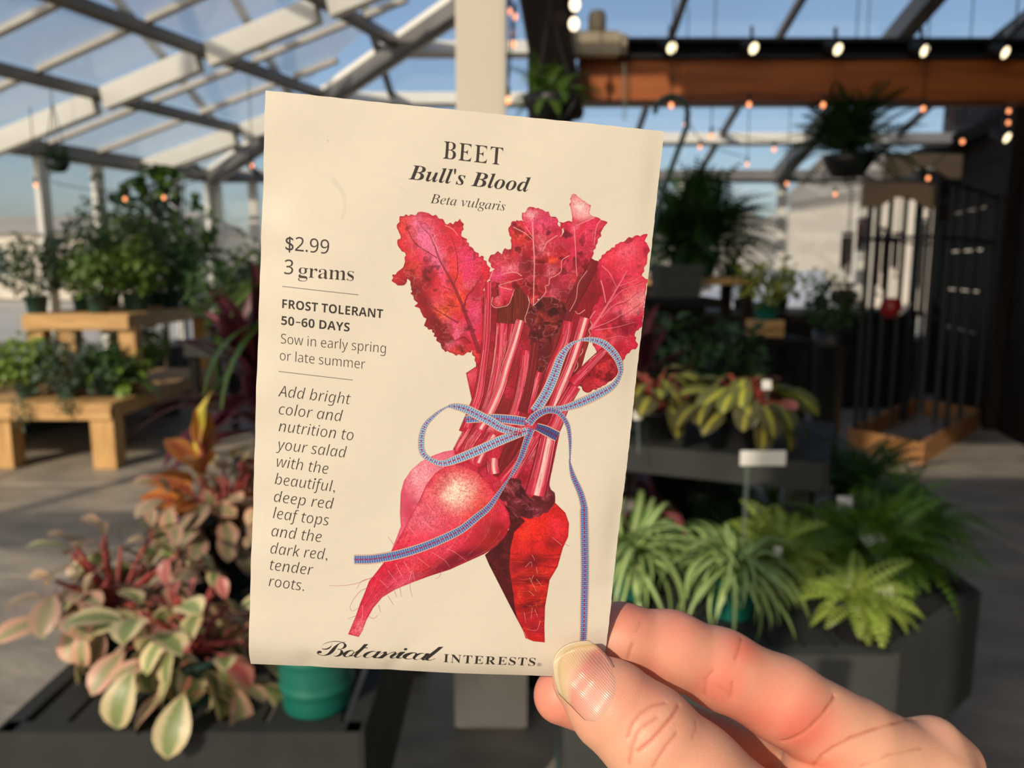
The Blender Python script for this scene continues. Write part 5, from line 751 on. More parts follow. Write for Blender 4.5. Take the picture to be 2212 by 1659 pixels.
# the dark lean-to shop along the right side
q1 = far_up(2083, 320); q2 = far_up(2156, 226); e1, e2 = far(q1[0], q1[1]), far(q2[0], q2[1])
wr = struct('wall_right'); dr = (e2-e1); dr.z = 0; dr.normalize()
p0 = Vector((e1.x, e1.y, 0))-dr*.5
for k in range(9):                                     # wide dark boards, one above the other
    z0 = k*.42; MB().beam(p0+Vector((0, 0, z0+.2)), p0+dr*10.5+Vector((0, 0, z0+.2)), .05, .405, (0, 0, 1)).build('plank', M['timber_dark'], wr)
for a in (.1, 2.2, 4.4): MB().beam(p0+dr*a+Vector((-.06, 0, 0)), p0+dr*a+Vector((-.06, 0, 3.4)), .12, .12, dr).build('post', M['timber_dark'], wr)
tag(MB().beam(Vector((5.9, .6, 3.3)), Vector((5.9, 9.2, 2.75)), 2.6, .12).build('trim_1', M['timber_dark']), 'dark timber soffit over the shop side', kind='structure')

# the white steel post behind the packet, on its concrete pier
po = struct('support_post', (0, 0, 0)); tag(po, 'cream square steel post rising behind the packet from a concrete pier')
pc = at(1039, 120, Y=2.35)
MB().box((pc.x, 2.40, 2.6), (.145, .145, 4.4), bev=.012).build('post_shaft', M['post'], po)
MB().box((pc.x+.022, 2.42, .2), (.235, .235, .40), bev=.015).build('pier', M['pier'], po)
MB().box((pc.x+.012, 2.42, .408), (.20, .20, .016)).build('base_plate', M['steel_grey'], po)
for sx in (-.08, .08):
    for sy in (-.08, .08): MB().lathe([(.0001, 0), (.011, 0), (.011, .018), (.0001, .018)], 8, (pc.x+.012+sx, 2.42+sy, .416)).build('bolt', M['steel_grey'], po)
tp = at(1206, 1600, z=.3)
tag(MB().tube([(tp.x, tp.y, 0), (tp.x, tp.y, .62)], .008, 8).build('garden_stake', M['teal']), 'thin teal metal stake standing below the packet beside the pier', 'stake')

# timber column, brace and beam
YB = 4.8
co = struct('timber_column'); tag(co, 'dark timber column behind the packet carrying the orange beam')
MB().box((.23, YB+.1, 1.6), (.26, .26, 3.2), bev=.01).build('column', M['timber_dark'], co)
a, b = at(1160, -60, Y=YB-.15), at(1215, 260, Y=YB-.15)
MB().beam(a, b, .24, .2, (0, 1, 0)).build('knee_brace', M['timber_dark'], co)
bm = struct('timber_beam'); tag(bm, 'long orange stained beam under a dark steel channel, spotlights along it')
zb0, zb1, zc = at(1700, 217, Y=YB).z, at(1700, 128, Y=YB).z, at(1700, 88, Y=YB).z
x0 = at(1252, 170, Y=YB).x
MB().box(((x0+6.4)/2, YB+.09, (zb0+zb1)/2), (6.4-x0, .18, zb1-zb0), bev=.006).build('beam', M['timber_orange'], bm)
MB().box(((x0+6.4)/2, YB+.09, zb1+.012), (6.4-x0, .24, .02)).build('lower_flange', M['black_metal'], bm)
MB().box(((x0+6.4)/2, YB+.12, (zb1+zc)/2), (6.4-x0, .03, zc-zb1)).build('steel_web', M['black_metal'], bm)
MB().box(((x0+6.4)/2, YB+.09, zc), (6.4-x0, .24, .022)).build('upper_flange', M['black_metal'], bm)
# beige fixture on the beam's left end
fx = thing('utility_box', 'beige enamelled utility box with upright round stub on the beam end', 'box', (0, 0, 0))
c = at(1284, 98, Y=YB-.08); MB().box((c.x, c.y, c.z), (.29, .11, .14), bev=.015).build('box_body', M['beige_box'], fx)
c2 = at(1290, 55, Y=YB-.08); MB().lathe([(.0001, -.02), (.052, -.02), (.052, .12), (.04, .145), (.0001, .15)], 20, (c2.x, c2.y, c2.z-.07)).build('stub', M['beige_box'], fx)
c3 = at(1345, 100, Y=YB-.08); MB().lathe([(.0001, -.05), (.03, -.05), (.03, .06), (.0001, .06)], 14, (c3.x, c3.y, c3.z)).build('connector', M['beige_box'], fx)
MB().tube([at(1347, 136, Y=YB-.07), at(1349, 165, Y=YB-.07), at(1349, 260, Y=YB-.07)], .014, 8).build('drain_pipe', M['clear'], fx)

# spotlights along the beam
def spot(px, py, Y, label, sc_=.82):
    c = at(px, py, Y=Y); t = thing('spotlight', label, 'spotlight', c, 0, 'spotlights on the beam'); t.scale = (sc_,)*3
    ax = Matrix.Rotation(rad(-62), 4, 'X') @ Matrix.Rotation(rad(-22), 4, 'Y')
    h = MB().lathe([(.0001, .13), (.032, .13), (.04, .10), (.043, 0), (.047, -.012), (.040, -.012), (.036, .01), (.0001, .012)], 20).build('housing', M['black_metal'], t)
    l = MB().lathe([(.0001, -.004), (.041, -.004), (.041, .004), (.0001, .004)], 20).build('lens', M['lens'], t)
    for o in (h, l): o.matrix_local = ax
    MB().beam((0, .03, .02), (0, .06, .16), .014, .03).build('bracket', M['black_metal'], t)
for px, py, w_ in ((1450, 103, 'leftmost spotlight on the beam, nearest the beige box'), (1627, 104, 'second spotlight from the beige box on the beam'), (1809, 106, 'middle spotlight of five along the orange beam'), (1996, 109, 'fourth spotlight from the beige box on the beam'), (2170, 113, 'rightmost spotlight on the beam, before the dark shop side')):
    spot(px, py, YB-.12, 'lit '+w_)
spot(2174, 297, YB+.6, 'lit spotlight hanging in the dark corner under the beam', .85)

# unseen boards behind the viewer, added to cast shade, with gaps for sunlight
wf = struct('shade_wall'); YG = -2.2
for zc, hh, xa, xb in SHADE_BOARDS:
    MB().box(((xa+xb)/2, YG, zc), (xb-xa, .06, hh)).build('plank', M['timber_dark'], wf)
for pts in (((-6.6, 6.75), (-2.98, 6.75), (-3.3, 7.29), (-6.6, 7.29)), ((-2.40, 6.75), (-1.4, 6.75), (-1.4, 7.29), (-2.72, 7.29))):
    MB().prism([(x, YG-.03, z) for x, z in pts], (0, .06, 0)).build('plank', M['timber_dark'], wf)     # added too: slanted ends shape the sun patch on the beam
for x in (-6.6, -1.45, 4.2): MB().box((x, YG-.09, 4.85), (.10, .10, 9.7)).build('post', M['timber_dark'], wf)
MB().box((1.35, YG, 5.02), (5.5, .012, .66)).build('pane', M['roof_pane_clear'], wf)  # added unseen pane over the gap left for a strip of sunlight

# outdoors: pale houses, bare trees, parked cars
def house(name, label, c, d, rz, roof_h, winds):
    h = thing(name, label, 'building', c, rz)
    MB().box((0, 0, d[2]/2), d).build('house_wall', M['render_wall'], h)
    MB().prism([(-d[0]/2-.3, -d[1]/2-.3, d[2]), (-d[0]/2-.3, d[1]/2+.3, d[2]), (-d[0]/2-.3, 0, d[2]+roof_h)], (d[0]+.6, 0, 0)).build('house_roof', M['far_tree'], h)
    for x, z in winds:
        f = MB().box((x, -d[1]/2-.03, z), (1.0, .06, 1.3)).build('house_window', M['steel_white'], h); MB().box((x, -d[1]/2-.07, z), (.84, .03, 1.12)).build('window_pane', M['sky_blue_glass'], f)
house('house', 'pale rendered house seen through the glazing behind the rack', (14.4, 28, 0), (6.5, 6, 3.9), .1, 1.5, [(1.6, 2.2)])
house('house', 'low beige house outside the left glazing', (-20, 38, 0), (12, 6, 3.0), -.3, 1.0, [(-3, 1.7), (0, 1.7), (3, 1.7)])
tr = MB(); g = random.Random(3)
for k in range(260):
    x = g.uniform(-60, 70); y = g.uniform(52, 64); h = g.uniform(3.2, 6.2)*(1.0 if x > -5 else .75); tr.ball((x, y, h*.5), h*.5, 8, 5, (g.uniform(.5, .9), .6, 1))
tag(tr.build('treeline', M['far_tree']), 'greyish line of bare trees beyond the greenhouse', 'trees', kind='stuff')
for k, (px, lab) in enumerate(((1632, 'silver car parked outside, left of two behind the back glazing'), (1708, 'silver car parked outside, right of two behind the back glazing'))):
    c = at(px, 600, Y=17+k*5); t = thing('car', lab, 'car', (c.x, 17+k*5, 0), .1)
    MB().box((0, 0, .62), (1.25, 3.6, .55), bev=.12).build('car_body', M['car'], t); MB().prism([(-.55, -1.1, .9), (-.55, 1.3, .9), (-.45, .9, 1.38), (-.45, -.6, 1.38)], (1.1, 0, 0)).build('cabin', M['car'], t)
    for sx in (-.58, .58):
        for sy in (-1.1, 1.1): MB().lathe([(.0001, -.09), (.32, -.09), (.32, .09), (.0001, .09)], 14).build('wheel', M['black_metal'], t, (sx, sy, .32)).rotation_euler = (0, math.pi/2, 0)
# ---------------------------------------------------------------- benches, stands, rack
def slat_bench(name, label, x0, x1, yfront, yb, z, pitch=.072, gap=.012, group=None):
    """a grey plastic bench: slats running away from the viewer inside a fascia; yfront(x) gives the front edge."""
    b = thing(name, label, 'bench', ((x0+x1)/2, yfront(x0), 0), 0, group); O = Vector(b.location)
    yback = yb if callable(yb) else (lambda x: yb)
    n = int((x1-x0-.08)/pitch); w = (x1-x0-.08)/n
    for k in range(n):
        a, c = x0+.04+k*w+gap/2, x0+.04+(k+1)*w-gap/2
        MB().prism([Vector((a, yfront(a)+.035, z-.02))-O, Vector((c, yfront(c)+.035, z-.02))-O, Vector((c, yback((a+c)/2)-.035, z-.02))-O, Vector((a, yback((a+c)/2)-.035, z-.02))-O], (0, 0, .018)).build('slat', M['bench'], b)
    return b, O
def fascia(b, O, pts, z, h=.15, m='bench', t=.035):
    for p, q in zip(pts[:-1], pts[1:]):
        p, q = Vector((*p, z-h/2)), Vector((*q, z-h/2)); MB().beam(p-O, q-O, t, h, (0, 0, 1)).build('fascia_board', M[m], b)
def legs(b, O, pts, z, s=.07, m='bench'):
    for x, y in pts: MB().box(Vector((x, y, (z-.16)/2))-O, (s, s, z-.16), bev=.006).build('leg', M[m], b)
ZB = .62
b1, o1 = slat_bench('display_bench', 'dark grey slatted bench at lower left holding the pink-edged plants', -.985, -.292, lambda x: 1.35, 2.75, ZB)
fascia(b1, o1, [(-.985, 1.365), (-.292, 1.365)], ZB, .30); fascia(b1, o1, [(-.975, 1.35), (-.975, 2.75)], ZB, .30); fascia(b1, o1, [(-.302, 1.35), (-.302, 2.75)], ZB, .30); fascia(b1, o1, [(-.985, 2.74), (-.292, 2.74)], ZB, .30)
legs(b1, o1, [(-.92, 1.42), (-.36, 1.42), (-.92, 2.68), (-.36, 2.68)], ZB)
yf2 = lambda x: 1.66 if x < .88 else 1.66+(x-.88)*.86
b2, o2 = slat_bench('display_bench', 'grey slatted bench with a cut-off corner under the spider plants and ferns', .12, 1.26, yf2, lambda x: 2.12 if x < .95 else 2.42, ZB)
fascia(b2, o2, [(.12, 1.66), (.88, 1.66), (1.27, 1.995), (1.27, 2.42)], ZB, .30, 'bench_light'); fascia(b2, o2, [(.13, 1.66), (.13, 2.12)], ZB, .30); fascia(b2, o2, [(.12, 2.11), (.95, 2.11), (.95, 2.41), (1.27, 2.41)], ZB, .30)
legs(b2, o2, [(.2, 1.73), (.84, 1.74), (1.2, 2.08), (.2, 2.05), (1.2, 2.35)], ZB)
# the higher table with the prayer plants, turned a little
tp0, tp1 = Vector((.886, 2.12, 0)), Vector((-.35, 2.67, 0)); td = (tp1-tp0).normalized(); tn = Vector((-td.y, td.x, 0)); tn = tn if tn.y > 0 else -tn
b3 = thing('side_table', 'dark grey table with pale edge carrying the prayer plants', 'table', tp0); ZT = .95
for k in range(7):
    a = tn*(.02+k*.083); MB().prism([a+td*.01+Vector((0, 0, ZT-.02)), a+td*.99+Vector((0, 0, ZT-.02)), a+tn*.078+td*.99+Vector((0, 0, ZT-.02)), a+tn*.078+td*.01+Vector((0, 0, ZT-.02))], (0, 0, .02)).build('plank', M['bench'], b3)
z = Vector((0, 0, ZT-.042))
MB().beam(z, td*1.0+z, .03, .085, (0, 0, 1)).build('front_apron', M['bench'], b3); MB().beam(z, tn*.62+z, .03, .085, (0, 0, 1)).build('end_apron', M['bench'], b3)
MB().beam(tn*.61+z, tn*.61+td*1.0+z, .03, .085, (0, 0, 1)).build('back_apron', M['bench'], b3); MB().beam(td*.99+z, td*.99+tn*.62+z, .03, .085, (0, 0, 1)).build('end_apron', M['bench'], b3)
for a in (td*.07+tn*.10, td*.93+tn*.10, td*.07+tn*.54, td*.93+tn*.54): MB().box(a+Vector((0, 0, .43)), (.07, .07, .86), math.atan2(td.y, td.x)).build('leg', M['black_metal'], b3)
MB().box(td*.5+tn*.33+Vector((0, 0, .25)), (.8, .45, .03), math.atan2(td.y, td.x)).build('lower_shelf', M['bench'], b3)

# yellow pine stepped plant stand on the left
ws = thing('plant_stand', 'two-tier plant stand of heavy yellow pine timbers by the left glazing', 'plant stand', (-3.6, 5.6, 0)); OW = Vector(ws.location)
def tier(x0, x1, y0, y1, z, th, name):
    n = 6; d = (y1-y0)/n
    for k in range(n):
        MB().box(Vector(((x0+x1)/2, y0+d*(k+.5), z-.02))-OW, (x1-x0, d-.012, .04), bev=.004).build('plank', M['wood_flat'], ws)
    MB().box(Vector(((x0+x1)/2, y0+.02, z-.04-th/2))-OW, (x1-x0, .05, th), bev=.004).build('front_rail', M['wood_flat'], ws)
    MB().box(Vector((x1-.025, (y0+y1)/2, z-.04-th/2))-OW, (.05, y1-y0, th), bev=.004).build('side_rail', M['wood'], ws)
    MB().box(Vector((x0+.025, (y0+y1)/2, z-.04-th/2))-OW, (.05, y1-y0, th), bev=.004).build('side_rail', M['wood'], ws)
tier(-4.75, -2.96, 5.55, 7.6, .50, .08, 'lower'); tier(-3.87, -3.03, 6.05, 7.75, 1.13, .085, 'upper')
for x, y, h in ((-3.82, 5.66, .42), (-3.04, 5.64, .42), (-3.4, 6.35, .42), (-4.68, 5.66, .42), (-3.04, 7.5, .42), (-4.68, 7.5, .42)):
    MB().box(Vector((x, y, h/2))-OW, (.17, .15, h), bev=.008).build('post', M['wood'], ws)
for x, y in ((-3.55, 6.15), (-3.07, 6.15), (-3.8, 7.65), (-3.1, 7.65), (-3.8, 6.15)):
    MB().box(Vector((x, y, .765))-OW, (.13, .12, .53), bev=.008).build('upper_post', M['wood'], ws)

nt2 = thing('nursery_table', 'black nursery table of plants between the pine stand and the packet', 'table', (-2.1, 6.65, 0))
for k in range(6): MB().box((0, -.42+k*.168, .885), (1.1, .155, .03), bev=.004).build('plank', M['bench'], nt2)
for sx in (-.5, .5):
    for sy in (-.42, .42): MB().box((sx, sy, .435), (.06, .06, .87)).build('leg', M['matt_black'], nt2)
MB().box((0, -.48, .83), (1.1, .03, .1)).build('apron', M['bench'], nt2); MB().box((0, 0, .3), (1.0, .8, .03)).build('lower_shelf', M['bench'], nt2)

# rack with cedar tray foot, black rods and arched header boards
rk = thing('display_rack', 'tall rack of black rods on an orange cedar tray under arched boards', 'rack', (3.45, 6.4, 0)); OR = Vector(rk.location)
A, B, Cc, D = Vector((2.83, 6.28, 0)), Vector((3.13, 5.72, 0)), Vector((4.42, 7.14, 0)), Vector((4.12, 7.70, 0))
for p, q in ((A, B), (B, Cc), (Cc, D), (D, A)):
    u = Vector((0, 0, .085)); MB().beam(p+u-OR, q+u-OR, .04, .17, (0, 0, 1)).build('tray_board', M['cedar'], rk)
MB().prism([p+(Vector((3.62, 6.71, 0))-p)*.03+Vector((0, 0, .01))-OR for p in (A, B, Cc, D)], (0, 0, .015)).build('tray_floor', M['concrete'], rk)
for p, q, ts in ((A, B, (.06, .94)), (B, Cc, (.18, .38, .62, .97)), (A, D, (.16, .33, .55, .78, .97))):
    for t_ in ts:
        c = p+(q-p)*t_+(Vector((3.62, 6.71, 0))-p)*.015; MB().tube([c+Vector((0, 0, .02))-OR, c+Vector((0, 0, 2.15))-OR], .022, 8).build('rod', M['black_metal'], rk)
for zz in (2.12, 1.72):
    for p, q in ((A, B), (B, Cc), (A, D), (Cc, D)): MB().tube([p+Vector((0, 0, zz))-OR, q+Vector((0, 0, zz))-OR], .014, 6).build('rail', M['black_metal'], rk)
def header(px0, px1, py0, py1, Y, tilt):
    p, q = at(px0, py0, Y=Y), at(px1, py0, Y=Y+tilt); h = (p.z-at(px0, py1, Y=Y).z); d = (q-p); d.z = 0; n = 14
    lo = [p+d*(i/n)+Vector((0, 0, -h+h*.46*math.sin(math.pi*min(1, max(0, (i/n-.22)/.62))))) for i in range(n+1)]
    m = MB(); nn = Vector((-d.y, d.x, 0)).normalized()*.03
    top = [p+d*(i/n) for i in range(n+1)]
    for i in range(n): m.prism([lo[i]-OR, lo[i+1]-OR, top[i+1]-OR, top[i]-OR], nn)
    m.build('header_board', M['ply'], rk)
header(1866, 2034, 393, 448, 5.75, .08); header(1916, 2081, 330, 383, 6.9, .08)
c = at(2000, 360, Y=6.95); MB().box(Vector((c.x, c.y+.05, c.z/2+.1))-OR, (.05, .05, c.z)).build('header_post', M['black_metal'], rk)
# things hanging in the rack
def hang(px, py, Y, m, r, h, name, label, cat, ztop=2.12, grp=None):
    c = at(px, py, Y=Y); t = thing(name, label, cat, (c.x, c.y, c.z-h/2), 0, grp)
    return t, ztop-(c.z-h/2)
for px, py, Y, lab in ((1925, 665, 5.95, 'red glazed hanging planter with a white sticker, lower of two in the rack'), (1826, 645, 6.3, 'plain dark red hanging planter, upper left of two in the rack')):
    t, zt = hang(px, py, Y, 'red_gloss', .09, .16, 'hanging_planter', lab, 'planter')
    MB().lathe([(.0001, 0), (.05, .005), (.075, .04), (.082, .09), (.068, .14), (.06, .155), (.05, .15), (.055, .1), (.0001, .08)], 20).build('bowl', M['red_gloss'], t)
    MB().tube([(0, 0, .15), (0, 0, zt)], .004, 6).build('hanger', M['wire'], t)
    if 'sticker' in lab: MB().box((0, -.084, .1), (.028, .004, .12), 0).build('sticker', M['tag'], t).rotation_euler = (0, rad(38), 0)
k = 0
for px, y0, y1, Y, m, side in ((1832, 500, 605, 6.45, 'maroon', 'first'), (1866, 470, 560, 6.7, 'maroon', 'second'), (1905, 490, 640, 6.2, 'maroon', 'third'), (1943, 500, 600, 6.5, 'maroon', 'fourth'), (1990, 470, 700, 6.3, 'teal', 'fifth'), (2040, 480, 690, 6.7, 'teal', 'sixth')):
    a, b = at(px, y0, Y=Y), at(px, y1, Y=Y)
    t = thing('wind_chime', '%s metal wind chime hanging in the rack, %s from its left side' % ('dark red' if m == 'maroon' else 'dark teal', side), 'wind chime', (a.x, a.y, b.z), 0, 'wind chimes in the rack'); L_ = a.z-b.z
    MB().lathe([(.0001, L_), (.05, L_-.01), (.055, L_-.03), (.0001, L_-.02)], 14).build('top_plate', M[m], t)
    for q in range(5): MB().tube([(.036*math.cos(q*1.257), .036*math.sin(q*1.257), L_-.04), (.036*math.cos(q*1.257), .036*math.sin(q*1.257), L_*(.1+.06*q))], .011, 7).build('pipe', M[m], t)
    MB().tube([(0, 0, 0), (0, 0, 2.12-b.z)], .003, 5).build('cord', M['wire'], t); MB().lathe([(.0001, .0), (.03, .004), (.03, .012), (.0001, .016)], 12).build('clapper', M[m], t)

# shelves and boxes further back
sh = thing('plant_shelf', 'dark high shelf in the middle distance with a yellow board top', 'shelf', (1.9, 4.45, 0)); OS = Vector(sh.location)
xa, xb = at(1380, 610, Y=4.45).x, at(1640, 610, Y=4.45).x; zs = at(1560, 600, Y=4.4).z
MB().box(Vector(((xa+xb)/2, 4.72, zs-.02))-OS, (xb-xa, .55, .045), bev=.004).build('top_board', M['wood_flat'], sh)
MB().box(Vector(((xa+xb)/2, 4.72, zs-.55))-OS, (xb-xa-.1, .5, .03)).build('lower_board', M['matt_black'], sh)
for x in (xa+.05, xb-.05):
    for y in (4.5, 4.95): MB().box(Vector((x, y, zs/2-.02))-OS, (.06, .06, zs-.045)).build('leg', M['timber_dark'], sh)
sk_ = thing('dark_counter', 'long black counter with items behind the shelf and rack', 'counter', (2.75, 8.35, 0))
MB().box((0, 0, .5), (3.0, .6, 1.0), bev=.01).build('counter_body', M['matt_black'], sk_); MB().box((0, 0, 1.02), (3.1, .7, .05), bev=.006).build('counter_top', M['bench'], sk_)
gb = at(1474, 645, Y=3.35); zb_ = gb.z; pd = thing('dark_pedestal', 'black pedestal stand behind the prayer plants holding the grey bin', 'stand', (gb.x, 3.5, 0))
MB().box((0, 0, zb_-.02), (.34, .34, .04), bev=.005).build('pedestal_top', M['matt_black'], pd); MB().box((0, 0, (zb_-.04)/2), (.22, .22, zb_-.04), bev=.005).build('pedestal_body', M['matt_black'], pd)
hgt = at(1474, 580, Y=3.35).z-zb_; gx = thing('storage_bin', 'plain grey storage bin on the pedestal, beside the packet edge', 'bin', (gb.x, 3.5, zb_))
MB().lathe([(.0001, 0), (.125, 0), (.14, hgt*.88), (.147, hgt*.88), (.147, hgt), (.13, hgt), (.115, .02), (.0001, .02)], 4, sharp=True).build('bin_body', M['bench_light'], gx).rotation_euler = (0, 0, rad(45)); MB().box((0, 0, hgt+.006), (.21, .21, .02), bev=.006).build('bin_lid', M['bench_light'], gx)
zc_ = at(1662, 692, Y=3.9).z; cr = at(1662, 692, Y=3.9)
cs = thing('dark_stool', 'black stool under the wooden crate with the lime plant', 'stool', (cr.x, 4.0, 0)); MB().box((0, 0, zc_-.105), (.4, .4, .03), bev=.005).build('stool_top', M['matt_black'], cs)
for sx in (-.16, .16):
    for sy in (-.16, .16): MB().box((sx, sy, (zc_-.12)/2), (.035, .035, zc_-.12)).build('leg', M['matt_black'], cs)
ct = thing('wooden_crate', 'small yellow wooden crate under the lime plant behind the prayer plants', 'crate', (cr.x, 3.97, zc_-.09))
for k_ in range(2):
    for sy in (-.08, .08): MB().box((0, sy, .022+k_*.04), (.145, .012, .034), bev=.002).build('crate_slat', M['wood_flat'], ct)
    for sx in (-.09, .09): MB().box((sx*.76, 0, .022+k_*.04), (.012, .145, .034), bev=.002).build('crate_slat', M['wood'], ct)
MB().box((0, 0, .084), (.145, .17, .010)).build('crate_top', M['wood_flat'], ct)
for sx in (-.078, .078):
    for sy in (-.068, .068): MB().box((sx*.76, sy, .04), (.01, .01, .076)).build('corner_post', M['wood'], ct)
# dark stock along the shop wall
wsf = thing('wall_shelf', 'dark shelving unit against the shop wall on the right', 'shelf', (5.05, 7.0, 0), -.1)
for zz in (.45, .95, 1.45, 1.95, 2.35): MB().box((0, 0, zz), (.5, 2.2, .035)).build('shelf_board', M['timber_dark'], wsf)
for sy in (-1.08, 1.08): MB().box((0, sy, 1.2), (.5, .04, 2.4)).build('side_panel', M['timber_dark'], wsf)

# string lights, each hung from the roof bars at both ends
def roof_z(p): return EAVE+max(0, min((C0.y-p.y)*math.tan(FP), (p-L0).dot(LN)*math.tan(LP) if p.x < -1 else 99))-.06
def strand(pts, label, Yb=None, hang_=.06, white=()):
    P = [at(px, py, Y=Y) for px, py, Y in pts]; o = P[0]; t = thing('string_lights', label, 'string lights', o)
    W = []
    for a, b in zip(P[:-1], P[1:]):
        for k_ in range(6): f = k_/6; q = a.lerp(b, f)+Vector((0, 0, hang_-.10*(b-a).length*math.sin(math.pi*f)*.35)); W.append(q-o)
    W.append(P[-1]+Vector((0, 0, hang_))-o); W = [Vector((0, .02, roof_z(P[0])-o.z))]+W+[P[-1]-o+Vector((0, .02, roof_z(P[-1])-P[-1].z))]; MB().tube(W, .004, 5).build('cable', M['wire'], t)
    for i, p in enumerate(P):
        wh = i in white; r = .013 if not wh else .028
        MB().lathe([(.0001, .062), (.010, .060), (.011, .02), (.0001, .018)], 8).build('socket', M['wire'], t, p-o)
        MB().ball((0, 0, 0), r, 10, 7, (1, 1, 1.25)).build('bulb', M['bulb_white' if wh else 'bulb'], t, p-o)
strand([(1450, 228, 4.6), (1618, 226, 4.62), (1778, 227, 4.64), (1994, 235, 4.66)], 'string of amber bulbs slung just under the orange beam')
strand([(1480, 270, 6.2), (1512, 318, 6.4), (1614, 355, 6.8)], 'short string of amber bulbs sloping below the beam, nearest the packet')
strand([(1536, 294, 5.6), (1672, 323, 5.8), (1863, 270, 6.0)], 'string of amber bulbs dipping in front of the hanging fern')
strand([(1700, 397, 6.6), (1804, 420, 6.4), (2005, 385, 5.6), (2079, 306, 5.4)], 'string of amber bulbs rising past the arched boards')
strand([(2179, 240, 5.6), (2178, 265, 5.9)], 'pair of amber bulbs in the dark corner at the end of the beam')
strand([(77, 400, 6.2), (270, 430, 6.0), (354, 427, 6.2), (545, 358, 6.6)], 'string of amber bulbs across the plants by the left glazing')
strand([(1100, 25, 4.2), (1112, 36, 4.1), (1108, 72, 4.0), (1108, 95, 3.9), (1097, 217, 3.6)], 'string of amber bulbs hanging beside the cream post')
strand([(1242, 10, 4.3), (1240, 52, 4.3)], 'two warm white bulbs hanging beside the dark column', white=(0, 1))
# thin irrigation hook and hose by the beam
hk = at(1450, 245, Y=3.4); t = thing('plant_hook', 'green shepherd hook whose curled top shows just right of the packet', 'hook', hk)
pts = [Vector((-.07*math.cos(a)+.0, 0, .07*math.sin(a))) for a in [x*.35 for x in range(0, 10)]]+[Vector((.07, 0, -.05)), Vector((-.01, .05, -.3)), Vector((-.45, .1, -hk.z))]
MB().tube(pts, .012, 8).build('hook_rod', M['pot_dkgreen'], t)
# ---------------------------------------------------------------- plants
PR = {
 'obovate': lambda s: .10 if s < .22 else max(.02, math.sin(math.pi*min(1, ((s-.22)/.78))**1.25)**.75),
 'oval': lambda s: .07 if s < .12 else max(.02, math.sin(math.pi*min(1, (s-.12)/.88))**.62),
 'lance': lambda s: .16+.84*math.sin(math.pi*min(1, s*1.0))**.9 if s < .96 else .12,
 'lance_stalk': lambda s: .09 if s < .2 else max(.02, math.sin(math.pi*min(1, (s-.2)/.8))**.8),
 'strap': lambda s: (.75+.25*math.sin(math.pi*min(1, s*1.5)))*(1-max(0, (s-.45)/.55)**2*.96),
}
def leaf(name, m, L, W, prof, phi0, phi1, fold=.15, nl=8, nt=4, p=1.0, wave=0):
    """one leaf along +Y; phi0..phi1: its slope from foot to tip (degrees above the level)."""
    b = MB(); uv = []; y = z = 0.0; f = PR[prof]
    for j in range(nl+1):
        s = j/nl; a = rad(phi0+(phi1-phi0)*s**p)
        if j: y += L/nl*math.cos(a); z += L/nl*math.sin(a)
        w = W/2*f(s)
        for i in range(nt+1):
            t = i/nt*2-1; h = fold*abs(t)*w+wave*W*math.sin(s*14+t*3)*abs(t)
            b.v.append((t*w, y-h*math.sin(a), z+h*math.cos(a))); uv.append((t*.5+.5, s))
    for j in range(nl):
        for i in range(nt): k = j*(nt+1)+i; b.f.append((k, k+1, k+nt+2, k+nt+1)); b.sm.add(len(b.f)-1)
    me = b.mesh(name, M[m]); l = me.uv_layers.new(name='UVMap'); idx = np.empty(len(me.loops), int); me.loops.foreach_get('vertex_index', idx); l.data.foreach_set('uv', np.array(uv)[idx].ravel())
    return me
def frond(name, m, L, W, phi0, phi1, pairs=16, p=1.0, lw=.5):
    """a fern frond: midrib with leaflet pairs, one mesh."""
    b = MB(); uv = []; y = z = 0.0; n = pairs; rib = []
    for j in range(n+1):
        s = j/n; a = rad(phi0+(phi1-phi0)*s**p)
        if j: y += L/n*math.cos(a); z += L/n*math.sin(a)
        rib.append((y, z, a, s))
    for (y0, z0, a, s), (y1, z1, _, _) in zip(rib[:-1], rib[1:]):
        k = len(b.v); b.v += [(-.004*L/.3*(1.1-s), y0, z0), (.004*L/.3*(1.1-s), y0, z0), (0, y1, z1)]; b.f.append((k, k+1, k+2)); uv += [(.5, s)]*3
        if s < .12: continue
        w = W/2*math.sin(math.pi*min(1, .08+s*.95))**.7; hw = L/n*lw
        for sd in (-1, 1):
            k = len(b.v); ca, sa = math.cos(a), math.sin(a); dr = -.18*w
            P = lambda u, v, d=0: (sd*u, y0+v*ca-d*sa, z0+v*sa+d*ca)
            b.v += [P(0, 0), P(w*.4, -hw*.6+.1*w), P(w, .28*w, dr), P(w*.45, hw*.9+.15*w), P(w*.42, .14*w, .02*w)]
            b.f += [(k, k+1, k+4), (k+1, k+2, k+4), (k+2, k+3, k+4), (k+3, k, k+4)] if sd > 0 else [(k+4, k+1, k), (k+4, k+2, k+1), (k+4, k+3, k+2), (k+4, k, k+3)]
            uv += [(.5, s), (.3, s), (.1, s), (.3, s), (.35, s)]
    me = b.mesh(name, M[m]); l = me.uv_layers.new(name='UVMap'); idx = np.empty(len(me.loops), int); me.loops.foreach_get('vertex_index', idx); l.data.foreach_set('uv', np.array(uv)[idx].ravel())
    return me
def orient(yaw, pitch, roll=0): return (Matrix.Rotation(yaw, 3, 'Z') @ Matrix.Rotation(pitch, 3, 'X') @ Matrix.Rotation(roll, 3, 'Y')).to_euler()
POTC = {}
